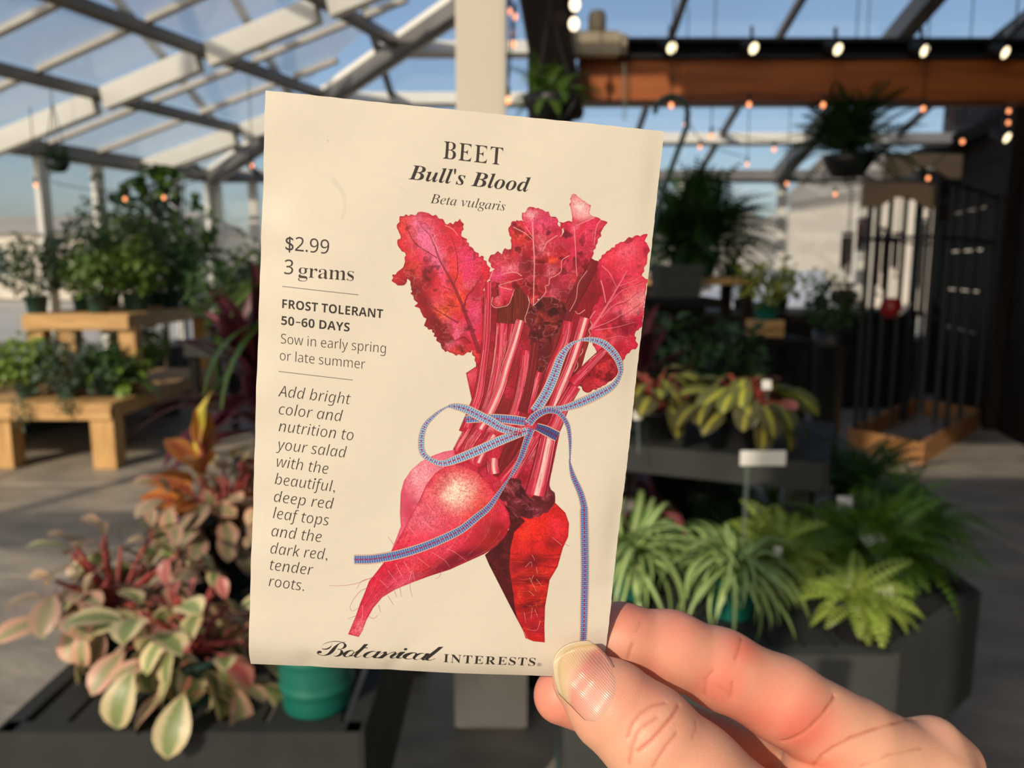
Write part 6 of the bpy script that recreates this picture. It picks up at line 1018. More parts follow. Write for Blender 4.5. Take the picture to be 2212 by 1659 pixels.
def pot(root, r, h, m='pot_black', n=22, at_=(0, 0, 0), soil=True, ribs=False):
    key = (round(r, 3), round(h, 3), m, ribs)
    if key not in POTC:
        pr = [(.0001, 0), (r*.74, 0), (r*.76, .004)]
        if ribs:
            for k in range(1, 40):
                s = k/40; pr.append((r*(.80+.17*s)+.004*(math.exp(-((s-.30)/.045)**2)+math.exp(-((s-.68)/.05)**2)+1.6*math.exp(-((s-.86)/.03)**2)), h*s))
        else: pr += [(r*.96, h*.86), (r*1.03, h*.86), (r*1.05, h*.9)]
        pr += [(r*1.05, h), (r*.97, h), (r*.92, h*.88), (.0001, h*.86)]
        sl = [(.0001, h*.905), (r*.5, h*.915), (r*.925, h*.885)]
        POTC[key] = (MB().lathe(pr, n).mesh('pot', M[m]), MB().lathe(sl[::-1], n).mesh('soil', M['soil']))
    a, b = POTC[key]; put('pot', a, root, at_)
    if soil: put('soil', b, root, at_)
def tagstick(x, y, z, label, w=.03, h=.05, yaw=0, tilt=-.2, stick=.1, m='tag'):
    t = thing('plant_tag', label, 'plant tag', (x, y, z)); t.rotation_euler = (tilt, 0, yaw)
    MB().box((0, 0, h/2), (w, .0016, h), bev=.0006).build('label_plate', M[m], t); MB().box((0, .001, -stick/2), (.006, .0014, stick)).build('stake', M['clear'], t); return t

# --- peperomias with cream and pink edges, on the near left bench
pep = {m: [leaf('leaf', m, 1, .44, 'obovate', a, b, .16, 9, 4, wave=.02) for a, b in ((30, -50), (45, -20), (20, -75))] for m in ('lf_cream', 'lf_pink', 'lf_dull', 'lf_red')}
def peperomia(x, y, label, n, spread, size, mix, h=.10, r=.062, seed=1, droop=0, lift=0):
    g = random.Random(seed); t = thing('variegated_peperomia', label, 'potted plant', (x, y, ZB-.002), g.uniform(0, 6)); pot(t, r, h, 'pot_dkgreen'); st = MB()
    tips = []
    for k in range(max(6, n//6)):
        a = k*2.4+g.uniform(-.3, .3); q = spread*g.uniform(.25, 1); tip = Vector((math.cos(a)*q, math.sin(a)*q, h+lift+g.uniform(.03, .13)-droop*q))
        st.tube([(0, 0, h*.88), tip*.5+Vector((0, 0, h*.6)), tip], [.007, .006, .0045], 6); tips.append((tip, a))
    st.build('stems', M['stem_red'], t)
    for k in range(n):
        tip, a = tips[k % len(tips)]; ring = k//len(tips); yaw = a-math.pi/2+g.uniform(-1.9, 1.9)
        m = g.choices(list(mix), list(mix.values()))[0]; s = size*g.uniform(.7, 1.1)
        if ring == 0: m = 'lf_red' if 'lf_red' in mix and g.random() < .5 else m; s *= .55; pt = rad(g.uniform(40, 75))
        else: pt = rad(g.uniform(-55, 22)-ring*5)
        put('leaf', g.choice(pep[m]), t, tip-Vector((0, 0, .018*ring)), orient(yaw, pt, g.uniform(-.5, .5)), s)
    return t
peperomia(-.655, 1.475, 'front pink-and-cream variegated plant spilling over the near bench edge', 92, .11, .145, {'lf_cream': 7, 'lf_pink': 2.5, 'lf_red': .4}, seed=5, droop=.1)
peperomia(-.91, 1.66, 'leftmost dusky variegated plant on the near bench', 110, .15, .132, {'lf_dull': 5, 'lf_pink': 2, 'lf_cream': 2}, seed=8, lift=.03)
peperomia(-.80, 2.05, 'rear tall dusky pink variegated plant beside the black pot', 120, .19, .135, {'lf_dull': 6, 'lf_pink': 3, 'lf_cream': 2}, seed=12, lift=.10, h=.13, r=.075)
# green bucket
gp = thing('green_pot', 'empty-looking teal green ribbed pot under the packet on the near bench', 'pot', (-.397, 1.45, ZB-.002)); pot(gp, .084, .178, 'pot_green', 36, ribs=True)
# --- red-leaved ti plant and orange croton in tall black pots
cro = [leaf('leaf', m, .2, .075, 'lance_stalk', a, b, .2, 9, 4, wave=.04) for m, a, b in (('lf_croton', 20, -30), ('lf_yellow', 40, 10), ('lf_croton', 30, -10))]
t = thing('croton', 'orange and yellow leaved croton in a tall black pot on the left bench', 'potted plant', (-.83, 1.99, ZB)); pot(t, .085, .24, 'pot_black'); MB().tube([(0, 0, .2), (.005, 0, .30), (.0, .01, .42)], [.012, .010, .006], 8).build('stem', M['stem_red'], t)
g = random.Random(4)
for k, (yaw, pt, z, s, v) in enumerate(((70, 28, .30, 1.0, 0), (80, 8, .27, .95, 2), (58, 50, .36, .95, 0), (-30, 62, .38, 1.15, 1), (-75, 18, .27, 1.15, 0), (-88, 6, .25, .95, 2), (30, 66, .38, 1.0, 2), (150, 40, .34, .9, 0), (-140, 45, .35, .9, 2), (-100, -14, .25, .8, 2), (100, -10, .24, .7, 0), (10, 75, .42, .8, 0), (-50, 0, .26, .8, 2), (180, 20, .3, .8, 0))):
    put('leaf', cro[v], t, (0, 0, z-.05), orient(rad(yaw), rad(pt*.8), g.uniform(-.6, .6)), s*1.0)
ti = [leaf('leaf', m, .30, .06, 'lance', a, b, .25, 9, 4, wave=.03) for m, a, b in (('lf_ti', 10, -45), ('lf_ti_pink', 30, -20), ('lf_ti', 35, -5))]
def tiplant(x, y, label, n, seed, z0=ZB, hp=.2, r=.08, size=1.0, hstem=.28, top=None):
    g = random.Random(seed); t = thing('ti_plant', label, 'potted plant', (x, y, z0)); pot(t, r, hp, 'pot_black'); MB().tube([(0, 0, hp*.8), (.01, 0, hp+hstem)], [.012, .008], 8).build('stem', M['bark'], t)
    for k in range(n):
        s = k/n; put('leaf', ti[g.choices([0, 1, 2], [4, 2, 3])[0]], t, (0, 0, hp+hstem*(.25+.75*s)), orient(k*2.4+g.uniform(-.3, .3), rad(-15+85*s+g.uniform(-12, 12)), g.uniform(-.5, .5)), size*g.uniform(.75, 1.1)*(1.1-.3*s))
    return t
tiplant(-.83, 2.45, 'burgundy leaved ti plant behind the croton, half behind the packet', 38, 3, hp=.26, hstem=.34, size=1.2)
# big arching strap-leaved plant behind the packet's left edge
arc = [leaf('leaf', m, .62, .052, 'strap', a, b, .2, 14, 4, 1.3) for m, a, b in (('lf_mid', 62, -60), ('lf_bright', 55, -35), ('lf_bright', 70, -75))]
t = thing('strap_leaf_plant', 'large plant with long arching green leaves half behind the packet', 'potted plant', (-.50, 2.6, ZB)); pot(t, .12, .3, 'pot_black'); MB().tube([(0, 0, .26), (.01, 0, .80)], [.022, .016], 8).build('stem', M['bark'], t)
g = random.Random(9)
for k in range(34): put('leaf', arc[k % 3], t, (0, 0, .76 if k % 3 else .5), orient(k*2.4+g.uniform(-.4, .4), rad(g.uniform(-40, 0)), g.uniform(-.3, .3)), g.uniform(1.0, 1.5))
# --- spider plants on the right bench
spd = [leaf('leaf', 'lf_spider', .26, .019, 'strap', a, b, .3, 12, 2, q) for a, b, q in ((72, -80, 1.1), (60, -70, 1.0), (80, -50, 1.4), (45, -85, .9))]
def spider(x, y, label, n, seed, r=.065, h=.11, size=1.0):
    g = random.Random(seed); t = thing('spider_plant', label, 'potted plant', (x, y, ZB-.002)); pot(t, r, h, 'pot_green')
    for k in range(n): put('leaf', g.choice(spd), t, (g.uniform(-.02, .02), g.uniform(-.02, .02), h*.88), orient(k*2.4+g.uniform(-.4, .4), rad(g.uniform(-12, 10)), g.uniform(-.4, .4)), size*g.uniform(.65, 1.15))
    return t
spider(.32, 1.98, 'spider plant with striped arching leaves next to the packet edge', 96, 21, size=1.15)
spider(.565, 1.86, 'second spider plant from the packet, rounder, in a green pot', 130, 22, r=.068, size=.92)
# --- ferns on the right bench
fr_l = [frond('frond', 'lf_fern_light', .16, .055, a, b, 13) for a, b in ((55, -40), (40, -60), (70, -20))]
fr_m = [frond('frond', 'lf_fern', .24, .075, a, b, 17) for a, b in ((60, -45), (45, -60), (72, -15))]
fr_d = [frond('frond', 'lf_fern_dark', .30, .085, a, b, 20) for a, b in ((60, -30), (45, -50), (72, -5))]
def fern(x, y, z, label, meshes, n, seed, r, h, m, size=1.0, lo=-25, hi=25, name='fern', cat='fern'):
    g = random.Random(seed); t = thing(name, label, cat, (x, y, z)); pot(t, r, h, m)
    for k in range(n): put('frond', g.choice(meshes), t, (g.uniform(-.5, .5)*r, g.uniform(-.5, .5)*r, h*.88), orient(k*2.4+g.uniform(-.5, .5), rad(g.uniform(lo, hi)), g.uniform(-.4, .4)), size*g.uniform(.65, 1.2))
    return t
fern(.825, 1.735, ZB-.002, 'light green fern in the black pot at the bench corner', fr_l, 70, 31, .058, .10, 'pot_black', 1.0)
fern(.99, 2.02, ZB-.002, 'mid green bushy fern behind the corner fern', fr_m, 100, 32, .07, .12, 'pot_dkgreen', 1.12)
fern(.74, 2.02, ZB-.002, 'yellow-green fern between the spider plant and the big ferns', fr_l, 70, 33, .06, .10, 'terracotta', 1.2)
fern(1.14, 2.15, ZB-.002, 'darker green fern at the far corner of the right bench', fr_m, 80, 34, .07, .12, 'pot_dkgreen', 1.1)
fern(1.10, 2.33, ZB-.002, 'very dark fern at the back of the right bench', fr_d, 70, 35, .08, .18, 'pot_black', 1.05)
for x, y, z, lab, w, h, yaw, tl in ((.70, 1.93, .745, 'small round-topped white tag left of the yellow-green fern', .022, .026, 0, 0), (.935, 1.88, .80, 'crumpled-looking white tag lying on the mid green fern', .075, .026, .5, -.9), (.895, 1.76, .715, 'white tag at the right side of the corner fern', .05, .024, -.3, -.6), (.95, 2.10, .80, 'greyish tag standing in front of the dark fern', .045, .055, .1, -.2)):
    tagstick(x, y, z, lab, w, h, yaw, tl)
tg = at(1648, 990, Y=1.92); t = thing('plant_sign', 'wide white label on a clear stake in front of the table edge', 'plant tag', tg); MB().box((0, 0, 0), (.117, .003, .040), bev=.0012).build('label_plate', M['tag'], t); MB().box((-.038, .004, -.13), (.012, .003, .26)).build('stake', M['clear'], t); MB().box((-.038, .006, -.02), (.014, .006, .03)).build('clip', M['clear'], t)
# --- prayer plants on the table
mar = [leaf('leaf', m, .135, .068, 'oval', a, b, .12, 8, 6, wave=.015) for m, a, b in (('lf_maranta', 5, -70), ('lf_maranta', 25, -40), ('lf_maranta2', 0, -80), ('lf_maranta2', 15, -55))]
mard = leaf('leaf', 'lf_red', .10, .06, 'oval', 35, -10, .15, 7, 4)
def maranta(x, y, label, n, seed, size=1.0):
    g = random.Random(seed); t = thing('prayer_plant', label, 'potted plant', (x, y, ZT)); pot(t, .07, .10, 'pot_black'); st = MB()
    for k in range(n):
        a = k*2.4+g.uniform(-.3, .3); q = .11*math.sqrt(k/n)+.02; z = .11+.11*(1-k/n)+g.uniform(-.01, .02); p = Vector((math.cos(a)*q, math.sin(a)*q, z)); st.tube([(0, 0, .085), p*.6+Vector((0, 0, .06)), p], .0028, 5)
        put('leaf', mar[g.randrange(4)] if g.random() < .93 else mard, t, p, orient(a-math.pi/2+g.uniform(-.5, .5), rad(g.uniform(-25, 12)), g.uniform(-.4, .4)), size*g.uniform(.75, 1.1))
    st.build('stems', M['stem_red'], t); return t
maranta(.70, 2.30, 'prayer plant with yellow-veined leaves at the table corner, rightmost of two', 54, 41, 1.08); maranta(.46, 2.42, 'prayer plant with drooping yellow-veined leaves next to the packet, left of two', 40, 42, 1.0)
for px, py, lab in ((1657, 833, 'small white tag at the top of the right prayer plant'), (1713, 868, 'white tag on the front of the right prayer plant'), (1378, 898, 'round white tag beside the packet edge, above the spider plant')):
    p = at(px, py, Y=2.22); tagstick(p.x, p.y, p.z-.012, lab, .028, .028, .1, -.2)
t = tiplant(.52, 3.0, 'burgundy and green ti plant behind the left prayer plant', 34, 51, ZT-.002 if False else 0.0, .30, .11, 1.25, .85)
fern(.80, 3.08, 0, 'dark green leafy fern on the floor behind the table', fr_d, 40, 53, .12, .62, 'pot_black', 1.3)
# --- plants further back: one joined mass of small leaves each
def foliage(g, n, box_, ls, m, name='foliage', drape=0):
    """n small folded leaves inside an ellipsoid (cx, cy, cz, rx, ry, rz)."""
    cx, cy, cz, rx, ry, rz = box_; b = MB(); uv = []
    for _ in range(n):
        while True:
            p = Vector((g.uniform(-1, 1), g.uniform(-1, 1), g.uniform(-1, 1)))
            if .25 < p.length < 1: break
        c = Vector((cx+p.x*rx, cy+p.y*ry, cz+p.z*rz-drape*abs(p.x*p.x+p.y*p.y))); R = orient(math.atan2(p.y, p.x)-math.pi/2+g.uniform(-1, 1), rad(g.uniform(-60, 40)), g.uniform(-.8, .8)).to_matrix(); L = ls*g.uniform(.6, 1.3); W = L*.5; k = len(b.v)
        b.v += [tuple(c+R @ Vector(q)) for q in ((0, 0, 0), (-W*.5, L*.45, L*.08), (0, L*.5, 0), (W*.5, L*.45, L*.08), (0, L, -L*.12))]; b.f += [(k, k+2, k+1), (k, k+3, k+2), (k+1, k+2, k+4), (k+2, k+3, k+4)]; uv += [(.5, .5), (.2, .6), (.5, .6), (.8, .6), (.5, .9)]
    me = b.mesh(name, M[m]); l = me.uv_layers.new(name='UVMap'); idx = np.empty(len(me.loops), int); me.loops.foreach_get('vertex_index', idx); l.data.foreach_set('uv', np.array(uv)[idx].ravel()); return me
def bushy(x, y, z, label, r, hh, ls, m, n, seed, pr=.09, ph=.14, pm_='pot_dkgreen', drape=0, name='bushy_plant', dz=0):
    g = random.Random(seed); t = thing(name, label, 'potted plant', (x, y, z)); pot(t, pr, ph, pm_, 16); s = MB()
    for k in range(6): a = k*1.05; s.tube([(0, 0, ph*.8), (math.cos(a)*r*.35, math.sin(a)*r*.35, ph+hh*.6), (math.cos(a)*r*.6, math.sin(a)*r*.6, ph+hh*1.1)], .006, 5)
    s.build('stems', M['stem_green'], t); o = put('foliage', foliage(g, n, (0, 0, ph+hh*.75+dz, r, r, hh*.8), ls, m, drape=drape), t); o['kind'] = 'stuff'; return t
ZU, ZL = 1.13, .50
rows = [(-3.83, 6.2, .20, .28, .05, 'lf_dark', 'front left corner plant'), (-3.62, 6.5, .20, .34, .05, 'lf_dark', 'dense dark plant one in from the front left corner'), (-3.36, 6.25, .18, .22, .055, 'lf_mid', 'low mid green plant at the front middle'), (-3.14, 6.45, .17, .26, .05, 'lf_bright', 'bright plant at the front right corner'), (-3.35, 6.8, .2, .4, .06, 'lf_mid', 'taller mid green plant in the second row'), (-3.1, 7.0, .2, .34, .05, 'lf_dark', 'dark plant at the right end of the second row'), (-3.7, 7.1, .22, .52, .05, 'lf_dark', 'tall dark narrow plant in the third row'), (-3.45, 7.45, .22, .5, .06, 'lf_blue', 'blue-green plant at the back left'), (-3.15, 7.5, .2, .42, .05, 'lf_mid', 'green plant at the back right corner')]
for k, (x, y, r, hh, ls, m, lab) in enumerate(rows):
    bushy(x, y, ZU, 'potted %s of the upper pine tier' % lab, r*1.3, hh*1.15, ls*1.4, m, 620, 60+k, name='leafy_plant')
low = [(-3.75, 5.85, .20, .20, .06, 'lf_bright', 'bright green fern-like plant at the left of'), (-3.42, 5.82, .22, .22, .045, 'lf_blue', 'trailing blue-green ivy in front of the post on'), (-3.18, 5.95, .17, .18, .05, 'lf_dark', 'dark ivy right of the post on'), (-3.3, 6.7, .2, .24, .06, 'lf_bright', 'light green plant half way back on'), (-4.35, 5.9, .24, .3, .06, 'lf_mid', 'green plant at the far left end of')]
for k, (x, y, r, hh, ls, m, lab) in enumerate(low):
    bushy(x, y, ZL, lab+' the lower pine tier', r*1.2, hh*1.2, ls*1.35, m, 560, 80+k, ph=.11, drape=.10 if 'ivy' in lab else 0, name='trailing_ivy' if 'ivy' in lab else 'leafy_plant')
for k, (x, y, lab, m, r, hh) in enumerate(((-2.42, 6.35, 'dark green plant at the front of the black nursery table', 'lf_dark', .26, .34), (-2.1, 6.5, 'blue-green plant at the right of the black nursery table', 'lf_blue', .26, .30), (-2.32, 6.95, 'mid green plant at the back of the black nursery table', 'lf_mid', .28, .46), (-1.85, 6.9, 'tall dark plant on the black nursery table nearest the packet', 'lf_dark', .3, .52))):
    bushy(x, y, .9, lab, r, hh, .075, m, 560, 150+k, .1, .15, 'pot_black', name='leafy_plant')
# ivy trails hanging over the lower rail
for k, (px, y0, y1, lab) in enumerate(((42, 850, 925, 'ivy trail hanging over the lower rail, left of two'), (136, 850, 900, 'ivy trail hanging over the lower rail, right of two'))):
    a, b = at(px, y0, Y=5.5), at(px, y1, Y=5.5); g = random.Random(90+k); t = thing('ivy_trail', lab, 'ivy', a); MB().tube([(0, .03, 0), (0, 0, -.02), (.02, 0, (b.z-a.z)*.6), (0, 0, b.z-a.z)], .005, 5).build('stem', M['stem_green'], t)
    o = put('foliage', foliage(g, 70, (0, 0, (b.z-a.z)/2, .06, .04, abs(b.z-a.z)*.55), .04, 'lf_blue'), t); o['kind'] = 'stuff'
# star-leaved lime plant in terracotta on the stand's right end
lim = [leaf('leaf', 'lf_bright', .24, .07, 'lance', a, b, .2, 7, 4) for a, b in ((40, -40), (25, -55), (60, -10))]
p = at(305, 800, Y=6.0); t = thing('bromeliad', 'lime green star-leaved plant in a terracotta pot on the lower tier', 'potted plant', (-3.08, 6.02, ZL)); pot(t, .075, .13, 'terracotta'); g = random.Random(77)
for k in range(26): put('leaf', lim[k % 3], t, (0, 0, .12), orient(k*2.4, rad(g.uniform(-25, 40)), g.uniform(-.3, .3)), g.uniform(1.1, 1.6))
# tall climber on a trellis in front of the left glazing
cl = thing('climbing_plant', 'tall leafy climber reaching up before the left window posts', 'climbing plant', (-3.55, 7.75, 0)); pot(cl, .16, .3, 'pot_black'); g = random.Random(14)
MB().tube([(0, 0, .2), (.05, .1, 1.2), (-.02, .05, 2.3)], [.02, .016, .010], 7).build('stem', M['bark'], cl)
for sx in (-.3, 0, .3): MB().tube([(sx*.4, .05, .25), (sx, .08, 2.35)], .008, 5).build('trellis_rod', M['bark'], cl)
clf = [leaf('leaf', m, .12, .085, 'oval', a, b, .15, 6, 4) for m, a, b in (('lf_dark', 10, -60), ('lf_mid', 25, -50), ('lf_bright', 0, -70))]
for k in range(290):
    z = g.uniform(1.25, 2.5); wdt = .60*(1-abs(z-1.75)/1.1)+.08; put('leaf', clf[g.choices([0, 1, 2], [5, 3, 1])[0]], cl, (g.gauss(0, wdt*.55), .1+g.gauss(0, .12), z), orient(g.uniform(0, 6.28), rad(g.uniform(-50, 20)), g.uniform(-.6, .6)), g.uniform(.9, 1.5))
def hanging(x, y, z, label, meshes, n, seed, r, size, ztop, pmat='pot_black', lo=-30, hi=40):
    g = random.Random(seed); t = thing('hanging_basket', label, 'hanging plant', (x, y, z)); MB().lathe([(.0001, 0), (r*.6, .01), (r*.95, r*.6), (r*1.03, r*.9), (r*.95, r*.9), (.0001, r*.75)], 18).build('basket', M[pmat], t)
    for k in range(3): a = k*2.1; MB().tube([(math.cos(a)*r, math.sin(a)*r, r*.9), (0, 0, r*.9+.45)], .004, 5).build('hanger_wire', M['wire'], t)
    MB().tube([(0, 0, r*.9+.45), (0, 0, ztop-z)], .004, 5).build('hook_wire', M['wire'], t)
    for k in range(n): put('frond', g.choice(meshes), t, (g.uniform(-.5, .5)*r, g.uniform(-.5, .5)*r, r*.85), orient(k*2.4+g.uniform(-.4, .4), rad(g.uniform(lo, hi)), g.uniform(-.3, .3)), size*g.uniform(.7, 1.2))
    return t
h1 = at(1830, 385, Y=4.9); hanging(h1.x, 4.9, h1.z, 'dark spiky fern in a hanging basket before the arched boards', fr_d, 100, 101, .15, 1.6, 3.2, lo=-20, hi=55)
h2 = at(1185, 262, Y=4.3); hanging(h2.x, 4.3, h2.z, 'green fern in a hanging basket under the dark knee brace', fr_m, 40, 102, .14, 1.1, 3.4)
h3 = at(125, 368, Y=6.2); hanging(h3.x, 6.2, h3.z-.02, 'small dark hanging plant before the left window post', fr_d, 40, 103, .09, .6, 3.0, lo=-40, hi=40)
# wide fern on the shelf behind the packet's right edge, and its neighbours
bx_ = at(1500, 560, Y=4.75); fern(bx_.x, 4.78, zs+.002, 'very large dark fern bush on the shelf right of the packet', fr_d, 190, 111, .16, .16, 'pot_dkgreen', 1.95, -30, 55)
bushy(at(1585, 600, Y=4.7).x, 4.72, zs+.002, 'small green plant at the shelf end under the big fern', .13, .12, .045, 'lf_mid', 120, 112, .06, .08)
pl = at(1662, 690, Y=3.9); bushy(pl.x, 3.95, zc_, 'lime yellow plant on the wooden crate', .17, .14, .06, 'lf_lime', 170, 113, .07, .09, 'pot_green')
bushy(at(1690, 700, Y=3.6).x, 3.55, 0, 'mid green plant in a green pot below the wooden crate', .2, .3, .06, 'lf_mid', 200, 114, .12, .3, 'pot_green')
bushy(at(1575, 700, Y=3.9).x, 3.9, 0, 'dark plant standing low behind the prayer plants', .3, .5, .07, 'lf_dark', 420, 115, .14, .35, 'pot_black')
for k, (px, py, Y, z, lab, m, r, hh) in enumerate(((1450, 790, 3.1, 0, 'dark leafy plant in a tall black pot behind the red ti plant', 'lf_dark', .22, .34), (1530, 770, 3.3, 0, 'mid dark bush between the prayer plants and the black stool', 'lf_dark', .24, .3), (1800, 650, 6.0, 0, 'dark plant on the floor left of the cedar tray', 'lf_dark', .2, .25))):
    c = at(px, py, Y=Y); ph = max(.25, c.z-hh*.9); bushy(c.x, Y, z, lab, r, hh, .07, m, 420, 140+k, .13, ph, 'pot_black')
for k, (px, lab, m, r) in enumerate(((1605, 'dark spiky plant at the left end of the black counter', 'lf_dark', .16), (1690, 'dark plant in the middle of the black counter', 'lf_dark', .18), (1780, 'low dark green plant at the right end of the black counter', 'lf_dark', .2))):
    c = at(px, 560, Y=8.3); bushy(c.x, 8.3, 1.045, lab, r, .22, .06, m, 160, 120+k, .09, .12, 'pot_black')
for k, (dy, zz, lab) in enumerate(((-.7, .97, 'plant on the middle board of the dark wall shelf, nearest'), (0, .47, 'plant on the lowest board of the dark wall shelf'), (.6, .97, 'plant on the middle board of the dark wall shelf, furthest'))):
    bushy(4.98+.1*dy, 7.0+dy, zz, lab, .18, .16, .06, 'lf_dark', 140, 130+k, .08, .11, 'pot_black')
# ---------------------------------------------------------------- the seed packet
PK = Matrix(((.99381, .08512, .07144, -.01415), (.07297, -.0149, -.99722, .16588), (-.08382, .99626, -.02102, 1.46847), (0, 0, 0, 1)))
PW, PH = 82.55, 127.0
def relief(u, v):
    """how far the front of the filled paper stands off its plane, in mm (u across, v down)."""
    x, y = u/PW, v/PH
    z = 1.5*(1-(2*x-1)**4)*(1-(2*y-1)**6)*(.35+.65*np.sin(np.pi*np.clip(y*.95+.05, 0, 1))**.7)
    z += .5*np.exp(-((u-55)/16)**2-((v-95)/22)**2)
    z -= np.where(v > 119.5, ((v-119.5)/5.5)**2*1.5, 0)                          # the sealed foot rolls back
    z -= .8*np.exp(-(u/5.0)**2-((v-21)/4.5)**2)                                  # dent in the left edge
    z += .55*np.exp(-((u-9)/9)**2-((v-27-.3*u)/3.5)**2)
    z += .22*np.sin(v*.33+u*.05)*np.exp(-u/14)+.12*np.sin(u*.21+v*.13)+.10*np.sin(v*.19-u*.1+1)
    z -= .35*np.exp(-((PW-u)/3)**2)*(1+np.sin(v*.16))
    z -= .5*np.exp(-((u-13.5)/2.6)**2-((v-125)/2.5)**2)+.35*np.exp(-((u-32-.6*(127-v))/2)**2-((v-124)/5)**2)
    z -= .4*np.exp(-((PW-u)/4)**2-((v-102)/2.5)**2)
    return z*.8
def packet_sheet(nu, nv, front):
    u, v = np.meshgrid(np.linspace(0, PW, nu+1), np.linspace(0, PH, nv+1))
    z = relief(u, v); edge = np.minimum(np.minimum(u, PW-u), np.minimum(v, PH-v))
    if not front: z = np.minimum(z-.25-.0*u, z-.25-1.3*np.clip(edge/14, 0, 1)**.8)
    jag = .05*np.sin(v*1.9)*np.sin(v*.61)
    uu = u+np.where(u >= PW-.01, jag, 0)+np.where(u <= .01, .03*np.sin(v*.8), 0); vv = v+np.where(v <= .01, .03*np.sin(u*1.3), 0)
    co = np.stack([uu-PW/2, PH/2-vv, z], -1).reshape(-1, 3)/1000
    i = np.arange(nv)[:, None]*(nu+1)+np.arange(nu)[None]; i = i.ravel()
    q = np.stack([i, i+nu+1, i+nu+2, i+1], 1) if front else np.stack([i, i+1, i+nu+2, i+nu+1], 1)
    return co, q, u.ravel()/PW, 1-v.ravel()/PH
def sheet_mesh(name, co, q, m, uv=None):
    me = bpy.data.meshes.new(name); me.from_pydata(co.tolist(), [], q.tolist()); me.polygons.foreach_set('use_smooth', [True]*len(q)); me.materials.append(m)
    if uv is not None:
        l = me.uv_layers.new(name='UVMap'); idx = np.empty(len(me.loops), int); me.loops.foreach_get('vertex_index', idx); l.data.foreach_set('uv', np.stack(uv, 1)[idx].ravel())
    me.update(); return me
pm, t, p = nodes('printed_paper'); p.inputs['Roughness'].default_value = .55; p.inputs['Specular IOR Level'].default_value = .35
im = t.nodes.new('ShaderNodeTexImage'); im.image = paint_print(); im.interpolation = 'Cubic'; t.links.new(im.outputs[0], p.inputs['Base Color'])
tc = t.nodes.new('ShaderNodeTexCoord'); n1 = t.nodes.new('ShaderNodeTexNoise'); n1.inputs['Scale'].default_value = 160; n1.inputs['Detail'].default_value = 5; t.links.new(tc.outputs['Object'], n1.inputs['Vector'])
bp = t.nodes.new('ShaderNodeBump'); bp.inputs['Strength'].default_value = .25; bp.inputs['Distance'].default_value = .0004; t.links.new(n1.outputs['Fac'], bp.inputs['Height']); t.links.new(bp.outputs[0], p.inputs['Normal'])
paper = mat('plain_paper', (.78, .72, .60), .7)
co_, q_, u_, v_ = packet_sheet(110, 170, True)
packet = put('seed_packet', sheet_mesh('seed_packet', co_, q_, pm, (u_, v_)))
tag(packet, 'cream paper seed packet printed with red beets and a blue bow, held upright', 'seed packet'); packet.matrix_world = PK
cb, qb, _, _ = packet_sheet(40, 60, False)
put('back_panel', sheet_mesh('back_panel', cb, qb, paper), packet)
# the glued seam round the edge closes front to back
nu, nv = 110, 170; ring = [i for i in range(nu)]+[r*(nu+1)+nu for r in range(nv)]+[nv*(nu+1)+i for i in range(nu, 0, -1)]+[r*(nu+1) for r in range(nv, 0, -1)]
fr = co_[ring]; bk = fr-np.array([0, 0, .00032]); k = len(ring)
rq = np.stack([np.arange(k), np.roll(np.arange(k), -1), np.roll(np.arange(k), -1)+k, np.arange(k)+k], 1)
put('glued_edge', sheet_mesh('glued_edge', np.vstack([fr, bk]), rq, paper), packet)

# ---------------------------------------------------------------- the hand that holds it (mm in the packet's frame)
HAND_BONES = {
 'thumb': [(34.66, -57.97, 8.0, 6.8), (41.37, -62.63, 10.0, 9.4), (49.76, -67.86, 13.0, 10.6), (60.45, -75.65, 16.0, 11.2), (76.59, -87.82, 20.0, 12.5), (112.7, -116.7, 14.0, 16)],
 'index': [(33.61, -58.8, -8.5, 7.2), (46.76, -56.14, -8.6, 8.0), (60.26, -58.89, -9.3, 8.9), (74.0, -63.68, -9.0, 9.5), (90.21, -70.56, -7.5, 10.2), (111.06, -81.83, -6.0, 11.8)],
 'middle': [(33.69, -73.13, -10.0, 6.9), (57.91, -81.67, -13.0, 8.2), (85.74, -94.32, -16.0, 9.2), (106.25, -103.45, -15.0, 10), (121, -103, -12.0, 11.5)],
 'ring': [(77.3, -133.6, -12.0, 7.3), (71.5, -124.6, -18.0, 8.0), (95.58, -126.7, -23.0, 9), (128.1, -121.7, -14.0, 11)],
 'little': [(95.0, -154.8, -10.0, 6.3), (93.7, -147.5, -17.0, 6.9), (112.3, -147.6, -22.0, 7.6), (136.1, -137.7, -14.0, 10)],
 'palm': [(111.06, -81.83, -6.0, 11.8), (130.59, -92.37, -7.0, 13.5), (150, -118, -8.0, 15), (170, -146, -4.0, 18)],
 'palm_b': [(121, -103, -12.0, 11.5), (146, -128, -10.0, 14), (170, -148, -4.0, 18)],
 'palm_c': [(128.1, -121.7, -14.0, 11), (150, -138, -9.0, 14), (172, -152, -4.0, 18)],
 'palm_d': [(136.1, -137.7, -14.0, 10), (156, -148, -8.0, 13), (174, -156, -4.0, 17)],
 'thenar': [(112.7, -116.7, 14.0, 16), (136, -128, 8.0, 18), (170, -149, -2.0, 19)],
 'web': [(80.7, -91.19, 15.0, 8), (101.71, -93.8, 4.0, 9), (114.28, -90, -3.0, 9)],
 'pad': [(100.74, -88.85, -5.0, 8.2), (113.01, -93.5, -6.0, 10)],
 'knuckle': [(135.27, -82.84, -10.0, 6.5), (143.24, -90.19, -12.0, 7.5)],
 'wrist': [(172, -150, -4.0, 20), (205, -182, 4.0, 24)],
}
